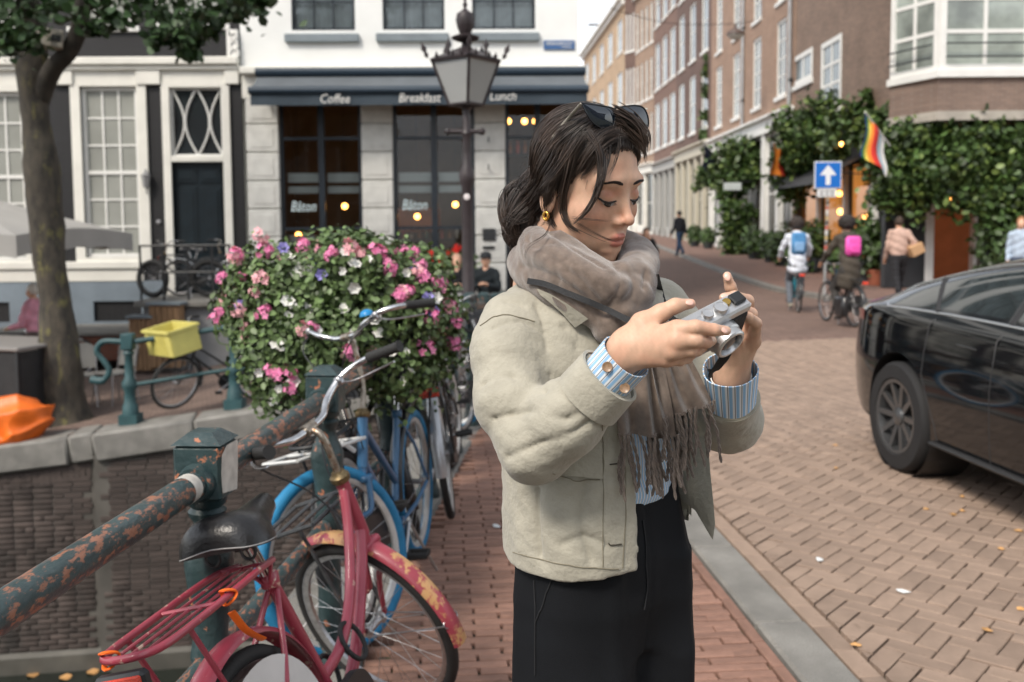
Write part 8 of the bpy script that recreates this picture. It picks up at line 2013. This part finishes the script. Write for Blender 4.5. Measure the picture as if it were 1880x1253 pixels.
for (p1, ax0, r_) in ((SR[5], SR[4], .0515), (SL[3], SL[2], .0445)):
 ax_ = (p1 - ax0) / np.linalg.norm(p1 - ax0); Vv, Ff, st = cuff(p1 - ax_ * .034, p1 + ax_ * .014, r_ + .003, r_ + .001, 40, 6, th=.005)
 link('sleeve_cuff', np_mesh('sleeve_cuff', Vv, Ff, JACKET, 60), jk)
BTN = mat('horn_button', lin(150, 122, 96), .35, var=.25, vscale=300)
for (x, y) in ((1115, 674), (1147, 713)):
 h = trace(lambda P: s_cap(P, A(1088, 722, 1.322), A(1150, 655, 1.292), .0385, .041), x, y, 1.0, 2); n_ = -ray(x, y)
 rot = Vector(n_).to_track_quat('Z', 'Y').to_matrix(); MB().lathe([(.0065, 0), (.0072, .0016), (.0066, .003), (.0046, .0024), (.0036, .0018)], 20, h + n_ * .0005, rot=rot).build('button', BTN, shirt, smooth=40)
Vv, Ff, st = cuff(A(1342, 725, 1.475), A(1341, 690, 1.452), .030, .0315, 28, 4); link('inner_cuff', np_mesh('inner_cuff', Vv, Ff, WHITE, 60), shirt)
# ---- trousers and shoes
BLACKCLOTH = mat('black_cloth', (.0045, .0055, .0075), .8, var=.2, vscale=8, bump=.15, bscale=700, spec=.25)
def trouser_sdf(P):
 z = P[:, 2]; hw = np.interp(z, [.86, .95, 1.03, 1.13], [.118, .148, .149, .128]); hd_ = np.interp(z, [.86, .95, 1.03, 1.13], [.085, .110, .112, .094])
 a = (P[:, 0] - .150) * BLd[0] + (P[:, 1] - 1.56) * BLd[1]; b = (P[:, 0] - .150) * BFd[0] + (P[:, 1] - 1.56) * BFd[1]
 k = (np.abs(a / hw) ** 2.3 + np.abs(b / hd_) ** 2.3) ** (1 / 2.3); d = (k - 1) * hd_ * .95
 d = np.maximum(d, np.maximum(z - 1.128, .88 - z))
 lw = np.interp(z, [.07, .5, .9, 1.03], [.098, .092, .088, .064]); ld = np.interp(z, [.07, .5, .85, .98], [.105, .104, .112, .09])
 lg = [(np.sqrt(((a - sg * np.interp(z, [.07, .9], [.098, .070])) / lw) ** 2 + (b / ld) ** 2) - 1) * lw * .95 for sg in (-1, 1)]
 d = smin(d, np.maximum(smin(lg[0], lg[1], .030), np.maximum(.07 - z, z - 1.0)), .035)
 d = d + .0018 * np.exp(-((a + .0) / .004) ** 2) * (b > 0) * (z > .80)       # fly seam
 d = d - .006 * np.exp(-((a + .075) / .018) ** 2) * (b > 0) - .006 * np.exp(-((a - .085) / .02) ** 2) * (b > 0)
 return np.maximum(d, -(d + .012)) if False else d
Vt, Ft = surf_nets(trouser_sdf, (-.12, 1.30, .03), (.42, 1.82, 1.16), .008, margin=1.9)
Nt = normals_of(Vt, Ft); Vt = Vt + (Nt * (.0025 * noise3(Vt * np.array((1, 1, .25)), 4, 11))[:, None]).astype(np.float32)
tr = link('trousers', np_mesh('trousers', Vt, Ft, BLACKCLOTH, 180), body)
def troussurf(x, y, lift=.0012):
 h = trace(trouser_sdf, x, y, 1.0, 2.6); i = int(np.argmin(((Vt - h) ** 2).sum(1))); return Vt[i] + Nt[i] * lift
m = MB()
for pts in ([(1016, 1055), (1000, 1100), (982, 1152)], [(1178, 950), (1186, 1010), (1188, 1080), (1180, 1125)], [(982, 1060), (982, 1150), (984, 1250)]):
 c = [troussurf(*(np.array(pts[0]) * (1 - t_) + np.array(pts[-1]) * t_ if len(pts) == 2 else np.array([np.interp(t_ * (len(pts) - 1), range(len(pts)), [p[k_] for p in pts]) for k_ in (0, 1)]))) for t_ in np.linspace(0, 1, 14)]
 c = [np.mean(c[max(0, i - 1):i + 2], 0) for i in range(len(c))]; MB().tube(c, .0012, 5).build('seam', mat('black_seam', (.012, .013, .015), .8), tr, smooth=60)
for f in (FTL, FTR):
 m = MB(); fz = f + (0, 0, -.07)
 m.tube([fz - BFd * .07 + (0, 0, .035), fz + BFd * .02 + (0, 0, .04), fz + BFd * .11 + (0, 0, .032), fz + BFd * .17 + (0, 0, .025)], [.034, .042, .045, .024], 12, flat=.9); m.build('shoe', mat('black_leather', (.015, .014, .014), .4), body, smooth=60)
# ---- scarf
SCARF = mat('wool_scarf', lin(126, 111, 100), .95, var=.16, vscale=90, bump=.35, bscale=1300, sheen=.6, color2=lin(98, 85, 76))
def dens(pts, rs_): c = smooth_curve(pts, 4); return c, list(np.interp(np.linspace(0, len(rs_) - 1, len(c)), range(len(rs_)), rs_))
SB = [dens(SC1, [.030, .031, .032, .032, .032, .030]), dens(SC2, [.030, .030, .031, .031, .031, .026]), dens(SC3, [.030, .032, .033, .035, .033, .028]), dens(SC4, [.022, .024, .024, .024])]
def scarf_sdf(P):
 d = s_chain(P, *SB[0]); d = smin(d, s_chain(P, *SB[1]), .012); d = smin(d, s_chain(P, *SB[2]), .007); d = smin(d, s_chain(P, *SB[3]), .012)
 d = smax(d, -s_cap(P, h2w((0, -.03, -.07)), h2w((0, -.06, -.20)), .052), .01)
 return d
Vc, Fc = surf_nets(scarf_sdf, (-.02, 1.36, 1.36), (.30, 1.72, 1.60), .0036)
FOLDS2 = []
for pts, w_, amp in [([(965, 440), (1010, 470), (1070, 520), (1110, 575)], .007, -.006), ([(955, 490), (1010, 505), (1060, 540), (1095, 590)], .006, -.004), ([(1010, 425), (1050, 455), (1110, 490)], .005, -.005), ([(1130, 485), (1140, 530), (1110, 570)], .008, -.007), ([(1186, 500), (1180, 530)], .004, -.006), ([(1150, 490), (1165, 530), (1150, 570)], .012, .005), ([(1000, 455), (1040, 490), (1090, 520)], .009, .004), ([(985, 505), (1040, 530), (1080, 565)], .008, .003)]:
 c = [trace(scarf_sdf, x, y, 1.0, 2.2) for x, y in pts]; c = [p for p in c if p is not None]
 if len(c) > 1: FOLDS2.append((smooth_curve(c, 4), w_, amp))
Nc = normals_of(Vc, Fc); dd = .0012 * noise3(Vc, 21, 7) + .0006 * noise3(Vc, 22, 26)
for c_, w_, amp in FOLDS2: dd += (1.0 if amp < 0 else .5) * amp * np.exp(-(poly_dist(Vc, c_[::2]) / (w_ * .8)) ** 1.3)
wp_ = Vc @ np.array((.55, -.35, .76)) / .026 + .55 * noise3(Vc, 23, 7) + .25 * noise3(Vc, 24, 16); dd += .0042 * (np.abs(np.sin(math.pi * wp_)) ** .6 - .6) * (.55 + .45 * np.clip(noise3(Vc, 25, 6), -1, 1)); Vc = relax(Vc + (Nc * dd[:, None]).astype(np.float32), Fc, 1, .4)
scf = link('scarf', np_mesh('scarf', Vc, Fc, SCARF, 180), body)
def tail(top, bot, n=26, rows=18, folds=5, amp=.011, ph=0.0, dy=-.005):
 (tx0, ty0, tY0, tx1, ty1, tY1), (bx0, by0, bY0, bx1, by1, bY1) = top, bot
 T0, T1, B0, B1 = A(tx0, ty0, tY0), A(tx1, ty1, tY1), A(bx0, by0, bY0), A(bx1, by1, bY1); G = []
 for j in range(rows):
  v = j / (rows - 1); row = []
  for i in range(n):
   u = i / (n - 1); p = (T0 * (1 - u) + T1 * u) * (1 - v) + (B0 * (1 - u) + B1 * u) * v
   f_ = math.sin(u * folds * math.pi + ph + .8 * math.sin(v * 2.2)) * amp * (.5 + .5 * v) + .004 * math.sin(u * 17 + v * 5)
   row.append(p + np.array((.25, -1, 0)) * f_ + np.array((0, dy * math.sin(math.pi * v), 0)))
  G.append(row)
 m = MB(); m.grid(G, flip=True); Bk = [[p + np.array((0, .006, 0)) for p in r_] for r_ in G]; m.grid(Bk)
 for j in range(rows - 1):
  for i_ in (0, n - 1): m.add([G[j][i_], G[j + 1][i_], Bk[j + 1][i_], Bk[j][i_]], [(0, 1, 2, 3)])
 m.add([p for p in G[-1]] + [p for p in Bk[-1]], [(i, i + 1, n + i + 1, n + i) for i in range(n - 1)])
 m.build('scarf_end', SCARF, scf, smooth=80)
 return G[-1]
e1 = tail((1108, 590, 1.425, 1200, 585, 1.43), (1134, 800, 1.395, 1236, 800, 1.41), folds=4, ph=.4)
e2 = tail((1170, 585, 1.43, 1235, 590, 1.45), (1216, 772, 1.40, 1312, 742, 1.43), folds=5, ph=1.6)
e3 = tail((1180, 600, 1.445, 1250, 600, 1.46), (1190, 815, 1.43, 1262, 790, 1.445), folds=3, ph=2.4)
fm_ = MB(); rf_ = random.Random(5)
for E, L0 in ((e1, .088), (e2, .082), (e3, .085)):
 n_ = 15
 for i in range(n_):
  p = np.array(E[int(i * (len(E) - 1) / (n_ - 1))]); L_ = L0 * rf_.uniform(.8, 1.15); sx = rf_.gauss(.006, .008); sy = rf_.gauss(0, .005); c = []
  for k_ in range(22):
   t_ = k_ / 21.0; c.append(p + np.array((sx * t_ + .003 * math.sin(t_ * 5 + i), sy * t_, .004 - L_ * t_)))
  for ph_ in (0, math.pi):      # two plies twisted together
   c2 = [q_ + .0013 * np.array((math.cos(k_ * .95 + ph_), math.sin(k_ * .95 + ph_), 0)) for k_, q_ in enumerate(c)]
   fm_.tube(c2, [.0017] * 19 + [.0015, .0012, .0006], 5)
fm_.build('fringe', SCARF, scf, smooth=60)
# ---- hair: a close cap, a loose bun and many strands combed back into it
HAIRB = mat('hair_strand', (.040, .026, .019), .36, var=.5, vscale=25, spec=.7, island=.45)
BUN = A(964, 384, 1.615)
def cap_sdf(P):
 q = w2h(P).astype(np.float32)
 d = s_ell(q, (0, -.014, .038), (.0775, .0895, .0865))
 yh = np.interp(q[:, 2], [-.13, -.05, -.02, .01, .035, .06, .078, .10], [-.040, -.018, .004, .026, .043, .062, .074, .086]) + .10 * np.clip(np.abs(q[:, 0]) - .060, 0, 1)
 d = smax(d, (q[:, 1] - yh) * .8, .006)
 d = smin(d, s_cap(q, (0, -.050, -.05), (0, -.066, -.12), .043, .040), .03)
 d = smax(d, (q[:, 1] - yh) * .8, .006)
 d = smax(d, -.13 - q[:, 2], .01)
 return d * HS
def bun_sdf(P):
 d = s_ell(P, BUN, (.034, .034, .040))
 d = smin(d, s_ell(P, A(985, 345, 1.60), (.03, .03, .03)), .02)
 d = smin(d, s_ell(P, A(958, 425, 1.615), (.03, .03, .03)), .02)
 return d
def hair_sdf(P): return smin(cap_sdf(P), bun_sdf(P), .025)
Vh, Fh = surf_nets(hair_sdf, np.minimum(HC, BUN) - .13, np.maximum(HC, BUN) + .15, .005)
Nh = normals_of(Vh, Fh); hair = link('hair', np_mesh('hair', Vh, Fh, HAIR, 180), body)
def grad(F, P, e=.001):
 d = F(P); g = np.stack([F(P + np.array(v, np.float32) * e) - d for v in ((1, 0, 0), (0, 1, 0), (0, 0, 1))], 1) / e
 return d, g / (np.linalg.norm(g, axis=1, keepdims=True) + 1e-9)
class Strands:
 def __init__(s): s.V = []; s.F = []; s.o = 0
 def add(s, C, r):
  n, k, _ = C.shape; T = np.gradient(C, axis=1); T /= np.linalg.norm(T, axis=2, keepdims=True) + 1e-12
  up = np.array((.31, -.9, .3)); U = np.cross(T, up); U /= np.linalg.norm(U, axis=2, keepdims=True) + 1e-12; W = np.cross(T, U)
  ring = [C + r[..., None] * (math.cos(a) * U + math.sin(a) * W) for a in (0, 2.094, 4.189)]
  V = np.stack(ring, 2).reshape(-1, 3)
  i = np.arange(n)[:, None, None] * k * 3; j = np.arange(k - 1)[None, :, None] * 3; m = np.arange(3)[None, None, :]; m2 = (m + 1) % 3
  Fq = np.stack([i + j + m, i + j + m2, i + j + 3 + m2, i + j + 3 + m], -1).reshape(-1, 4) + s.o
  s.V.append(V); s.F.append(Fq); s.o += len(V)
 def build(s, name, material, parent): return link(name, np_mesh(name, np.concatenate(s.V), np.concatenate(s.F), material, 180), parent)
rs = np.random.default_rng(4)
S = Strands()
nst, k = 3200, 15
idx = rs.choice(np.where(w2h(Vh)[:, 1] > -.085)[0], nst); P = Vh[idx].astype(np.float32); lift = rs.uniform(.0004, .0042, nst) * (1 + rs.random(nst) ** 8 * 1.5)
tgt = BUN + rs.normal(0, .016, (nst, 3)); wv = rs.uniform(0, 6.28, nst); steps = rs.uniform(.008, .0125, nst); C = []
for st_ in range(k):
 d_, g_ = grad(hair_sdf, P.astype(np.float32)); P = P - (d_ - lift * math.sin(math.pi * (st_ + 1.2) / (k + 2)) ** .6)[:, None] * g_
 C.append(P.copy()); v = tgt - P; L_ = np.linalg.norm(v, axis=1, keepdims=True); v = v / (L_ + 1e-6); v = v - (v * g_).sum(1, keepdims=True) * g_
 sag = np.array((0, 0, -1.0)) - (g_ * np.array((0, 0, -1.0))).sum(1, keepdims=True) * g_
 v = v + .35 * sag + .16 * np.sin(wv + st_ * .55)[:, None] * np.cross(g_, v); v /= np.linalg.norm(v, axis=1, keepdims=True) + 1e-9
 P = P + v * np.minimum(steps[:, None], L_ * .5)
C = np.stack(C, 1); rr = (np.interp(np.arange(k), [0, 2, k - 3, k - 1], [.0002, .00062, .00062, .0002])[None] * rs.uniform(.7, 1.4, (nst, 1)))
S.add(C, rr)
k = 22
for cl in range(13):
 nb = 55; ax1 = np.array((.25, -.8, .2)) + rs.normal(0, .55, 3); ax1 /= np.linalg.norm(ax1); u1 = np.cross(ax1, rs.normal(0, 1, 3)); u1 /= np.linalg.norm(u1); w1_ = np.cross(ax1, u1)
 off0 = rs.uniform(-.022, .024); span_ = rs.uniform(2.6, 4.4)
 off_ = off0 + rs.normal(0, .0055, (nb, 1, 1)); rad = np.sqrt(np.maximum(.041 ** 2 - off_ ** 2, .0002)) * (rs.uniform(.9, 1.04) + rs.normal(0, .075, (nb, 1, 1)))
 th = np.linspace(0, 1, k)[None, :, None] * span_ + rs.normal(0, .18, (nb, 1, 1))
 C = BUN + rad * (np.cos(th) * u1 + np.sin(th) * w1_) + off_ * ax1 + .0015 * np.sin(th * 3 + rs.uniform(0, 6, (nb, 1, 1))); C[..., 2] = BUN[2] + (C[..., 2] - BUN[2]) * 1.15
 S.add(C, np.interp(np.arange(k), [0, 2, k - 3, k - 1], [.0002, .0007, .0007, .0002])[None] * rs.uniform(.7, 1.3, (nb, 1)))
def both(P): return np.minimum(head_sdf(P), hair_sdf(P))
def lock(pts, n, spread, lift=.006, r=.0008, tip=.25, Yfix=None):
 g = []
 lastY = 1.47
 for i, p in enumerate(pts):
  h = trace(both, p[0], p[1], .9, 2.2) if len(p) == 2 else at(*p)
  if h is None: h = at(p[0], p[1], lastY)
  elif len(p) == 2: h = h - ray(p[0], p[1]) * lift
  lastY = h[1]; g.append(h)
 c = np.array(smooth_curve(g, 6)); kk = len(c); t = np.linspace(0, 1, kk)
 w = spread * ((1 - t) ** .7 * (1 - tip) + tip)
 o = rs.normal(0, .5, (n, 1, 3)) * w[None, :, None]; ph = rs.uniform(0, 6.28, (n, 1)); wob = .0016 * np.sin(ph + t[None] * rs.uniform(3, 8, (n, 1)))[..., None] * rs.normal(0, 1, (n, 1, 3)) * t[None, :, None]
 sh = rs.uniform(.62, 1.0, n) ** .8; C = np.stack([np.stack([np.interp(t * sh[i], t, c[:, a]) for a in range(3)], 1) for i in range(n)]) + o + wob
 S.add(C, np.interp(t, [0, .1, .75, 1], [.0004, 1, .9, .25])[None] * r * rs.uniform(.7, 1.3, (n, 1)))
lock([(1078, 240), (1098, 275), (1103, 315), (1094, 352), (1076, 388), (1050, 414)], 102, .0075, .007, 0.00072, .10)
lock([(1086, 246), (1108, 285), (1106, 330), (1090, 372), (1062, 408)], 44, .005, .008, 0.000648, .10)
lock([(1058, 262), (1046, 310), (1036, 352), (1034, 388), (1046, 414), (1066, 428)], 74, .008, .006, 0.000648, .15)
lock([(1046, 270), (1024, 318), (1006, 362), (1008, 398), (1020, 420)], 102, .012, .006, 0.000648, .2)
lock([(1030, 270), (1000, 320), (984, 362), (976, 400), (966, 430)], 102, .014, .007, 0.000648, .3)
lock([(1070, 250), (1038, 300), (1000, 345), (975, 375)], 102, .010, .008, 0.000648, .5)
lock([(1128, 232), (1136, 262), (1128, 300), (1112, 330)], 11, .004, .008, 0.000432, .3)
lock([(1120, 240), (1118, 290), (1104, 330), (1088, 352)], 10, .005, .008, 0.000432, .3)
lock([(1126, 214), (1150, 238), (1172, 258), (1184, 284)], 102, .012, .007, 0.00072, .35)
lock([(1128, 205), (1160, 222), (1182, 246), (1187, 280)], 102, .012, .008, 0.00072, .4)
lock([(1135, 225), (1158, 250), (1176, 272)], 68, .009, .006, 0.00072, .3)
lock([(1012, 405), (975, 430, 1.60), (945, 445, 1.60), (912, 428, 1.60)], 23, .006, .006, 0.000432, .5)
lock([(985, 400), (962, 440, 1.60), (950, 480, 1.57), (958, 500, 1.53)], 34, .008, .006, 0.000504, .3)
lock([(1012, 400), (1000, 430, 1.44), (968, 455, 1.43), (962, 490, 1.43)], 6, .003, .006, 0.00036, .5)
lock([(1050, 405), (1085, 425), (1118, 440), (1140, 446)], 6, .005, .008, 0.000288, .6)
lock([(1046, 400), (1080, 404), (1130, 408)], 5, .005, .008, 0.000216, .6)
lock([(1150, 248), (1122, 258), (1098, 278), (1084, 304), (1066, 330)], 70, .006, .005, .00055, .4)
lock([(1142, 244), (1108, 256), (1080, 286), (1056, 325)], 70, .008, .006, .00055, .5)
lock([(1153, 247), (1170, 258), (1182, 274), (1186, 300)], 50, .005, .005, .00055, .4)
lock([(990, 330), (968, 350, 1.57), (945, 385, 1.575), (948, 425, 1.58), (975, 440, 1.58)], 60, .012, .006, .0006, .6)
lock([(1000, 345), (975, 375, 1.56), (950, 395, 1.565), (935, 420, 1.575), (950, 448, 1.585)], 50, .012, .006, .0006, .6)
lock([(1005, 365), (980, 395, 1.555), (955, 410, 1.56), (930, 402, 1.57), (915, 416, 1.58)], 16, .007, .006, .0005, .6)
n_, k = 320, 12; idx = rs.choice(len(Vh), n_); P0 = Vh[idx]; nn = Nh[idx]; v = tgt[:n_] - P0; v /= np.linalg.norm(v, axis=1, keepdims=True); t = np.linspace(0, 1, k)[None, :, None]; L_ = rs.uniform(.02, .06, (n_, 1, 1))
C = P0[:, None] + t * L_ * (v[:, None] * .8 + nn[:, None] * rs.uniform(.1, .6, (n_, 1, 1))) - np.array((0, 0, .02)) * t ** 2 + .003 * np.sin(t * 6 + rs.uniform(0, 6, (n_, 1, 1)))
S.add(C, np.full((n_, k), .00026))
S.build('hair_strands', HAIRB, hair)
# ---- sunglasses pushed up on the head
def hit(x, y, dflt=1.45):
 h = trace(both, x, y, .9, 2.0); return at(x, y, dflt) if h is None else h
sgl = empty('sunglasses', h2w((0, .06, .10)), world=True); tag(sgl, 'dark sunglasses with pale arms pushed up on the woman\'s hair', 'sunglasses')
LENS = mat('blue_black_lens', (.010, .018, .03), .05, spec=.9, coat=.6); FRM = mat('glasses_frame', (.012, .013, .015), .25, spec=.6); ARM_ = mat('pale_acetate', (.55, .52, .45), .3, var=.2, vscale=80)
Yl = hit(1098, 222)[1] - .012; Yr = hit(1150, 235)[1] - .010
def gy(x): return Yl + (Yr - Yl) * (x - 1098) / 52.0
def lens(pts):
 c = np.mean(pts, 0); P_ = [at(x, y, gy(x)) for x, y in pts]; P_ = smooth_curve(P_ + [P_[0]], 4)[:-1]; C0 = sum(P_) / len(P_); n_ = np.cross(P_[0] - C0, P_[len(P_) // 4] - C0); n_ /= np.linalg.norm(n_)
 if n_ @ ray(*c) > 0: n_ = -n_
 m = MB(); kk = len(P_); V_ = list(P_) + [C0 + (p - C0) * .6 + n_ * .0025 for p in P_] + [C0 + n_ * .0035]; m.add(V_, [(i, (i + 1) % kk, kk + (i + 1) % kk, kk + i) for i in range(kk)] + [(kk + i, kk + (i + 1) % kk, 2 * kk) for i in range(kk)])
 m.build('lens', LENS, sgl, smooth=80); m = MB(); m.loop(P_, .0013, 6); m.build('rim', FRM, sgl, smooth=60)
lens([(1067, 189), (1100, 194), (1129, 202), (1127, 228), (1118, 236), (1100, 233), (1083, 219)])
lens([(1138, 197), (1165, 194), (1182, 199), (1190, 218), (1188, 236), (1170, 239), (1152, 229), (1141, 212)])
MB().tube([at(1127, 200, gy(1127)), at(1133, 198, gy(1133) - .003), at(1140, 199, gy(1140))], .0018, 6).build('bridge', FRM, sgl, smooth=60)
a0_, a1_, a2_ = at(1068, 190, gy(1068)), hit(1040, 222) - ray(1040, 222) * .005, hit(1012, 258) - ray(1012, 258) * .003
MB().tube(smooth_curve([a0_, a1_, a2_], 6), [.0032] * 7 + [.004] * 5 + [.0025], 8, flat=.5).build('temple_arm', ARM_, sgl, smooth=60)
b0_ = at(1186, 200, gy(1186)); MB().tube(smooth_curve([b0_, b0_ + (-.012, .05, -.008), b0_ + (-.05, .12, -.04)], 6), .0032, 8, flat=.5).build('temple_arm', ARM_, sgl, smooth=60)
# ---- the camera in her hands
AX = np.array((.83, .42, .34)); AX /= np.linalg.norm(AX); TX = np.array((-.10, -.74, .64)); TX -= AX * (TX @ AX); TX /= np.linalg.norm(TX); NX = np.cross(AX, TX)
CC = A(1302, 602, 1.305)
cm = empty('photo_camera', CC, world=True); tag(cm, 'silver and black compact camera held in the woman\'s hands', 'camera')
CMX = np.stack([AX, NX, TX], 1)      # local x long, y front, z top
def cp(x, y, z): return CC + CMX @ np.array((x, y, z), float)
SILVER = mat('camera_silver', (.56, .57, .58), .32, metal=.75, var=.08, vscale=60, bump=.05, bscale=800); LEATHER = mat('camera_leather', (.016, .016, .017), .6, bump=.5, bscale=700)
MB().bbox(cp(0, 0, -.006), (.116, .030, .046), .004, rot=CMX).build('body', LEATHER, cm, smooth=30)
m = MB(); m.bbox(cp(0, 0, .0245), (.116, .031, .015), .003, rot=CMX); tp = m.build('top_plate', SILVER, cm, smooth=30)
MB().bbox(cp(0, 0, -.031), (.116, .031, .005), .002, rot=CMX).build('base_plate', SILVER, cm, smooth=30)
for (x, y, r_, h, mt) in ((-.012, .0, .0085, .007, SILVER), (.010, .001, .0100, .008, SILVER), (-.028, .003, .0055, .006, SILVER), (.026, -.004, .006, .004, mat('brass', (.6, .4, .12), .3, metal=1.0))):
 m = MB(); m.lathe([(r_, 0), (r_, h * .8), (r_ * .92, h), (r_ * .75, h), (r_ * .72, h * .9), (.0005, h * .9)], 24, cp(x, y, .032), rot=CMX); m.build('dial', mt, tp, smooth=35)
MB().bbox(cp(.043, -.002, .0345), (.020, .018, .006), .0015, rot=CMX).build('hot_shoe', BLACK_METAL, tp)
RY = CMX @ np.array(Matrix.Rotation(R(-90), 3, 'X'))
m = MB(); m.lathe([(.026, 0), (.026, .008), (.024, .010), (.024, .020), (.022, .022), (.019, .022), (.017, .016), (.0005, .015)], 32, cp(.010, .015, -.006), rot=RY); ln = m.build('lens', SILVER, cm, smooth=35)
MB().lathe([(.0165, 0), (.012, .003), (.0005, .004)], 24, cp(.010, .0315, -.006), rot=RY).build('lens_glass', LENS, ln, smooth=60)
MB().bbox(cp(0, -.0158, -.008), (.075, .002, .042), .001, rot=CMX).build('screen', DARK_GLASS, cm)
STRAP = mat('strap_black', (.014, .015, .017), .7, bump=.2, bscale=300)
def ribbon(pts, w, nrm, mt=STRAP):
 c = smooth_curve(pts, 6); m = MB(); Lf = []; Rt = []
 for i, p in enumerate(c):
  t = np.array(c[min(i + 1, len(c) - 1)]) - np.array(c[max(i - 1, 0)]); t /= np.linalg.norm(t); s_ = np.cross(t, nrm); s_ /= np.linalg.norm(s_); Lf.append(p + s_ * w / 2); Rt.append(p - s_ * w / 2)
 n_ = np.array(nrm) * .0012; m.grid([[p + n_ for p in Lf], [p + n_ for p in Rt]]); m.grid([[p - n_ for p in Lf], [p - n_ for p in Rt]], flip=True)
 m.grid([[p + n_ for p in Lf], [p - n_ for p in Lf]], flip=True); m.grid([[p + n_ for p in Rt], [p - n_ for p in Rt]]); return m.build('strap', mt, cm, smooth=60)
def sc(x, y, lift=.003):
 h = trace(lambda P: np.minimum(scarf_sdf(P), jacket_solid(P)), x, y, 1.0, 2.3); return h - ray(x, y) * lift
rv = -ray(1050, 550)
ribbon([sc(968, 516, .006), sc(1000, 522, .007), sc(1035, 536, .007), sc(1075, 552, .008), sc(1115, 569, .008), A(1150, 586, 1.37), A(1185, 598, 1.335), A(1225, 600, 1.32), cp(-.057, -.004, .018)], .009, rv)
ribbon([sc(1204, 505, .003), sc(1211, 530, .004), sc(1220, 560, .004), A(1240, 590, 1.42), A(1290, 590, 1.40), cp(.057, -.004, .018)], .010, -ray(1210, 530))
ribbon([cp(.058, .004, .018), A(1337, 600, 1.335), A(1338, 640, 1.335), A(1322, 668, 1.345), A(1306, 686, 1.37), A(1300, 680, 1.40)], .013, -ray(1325, 650) + np.array((.5, 0, 0)))
for _o in bpy.data.objects:
 if '_world' in _o: del _o['_world']
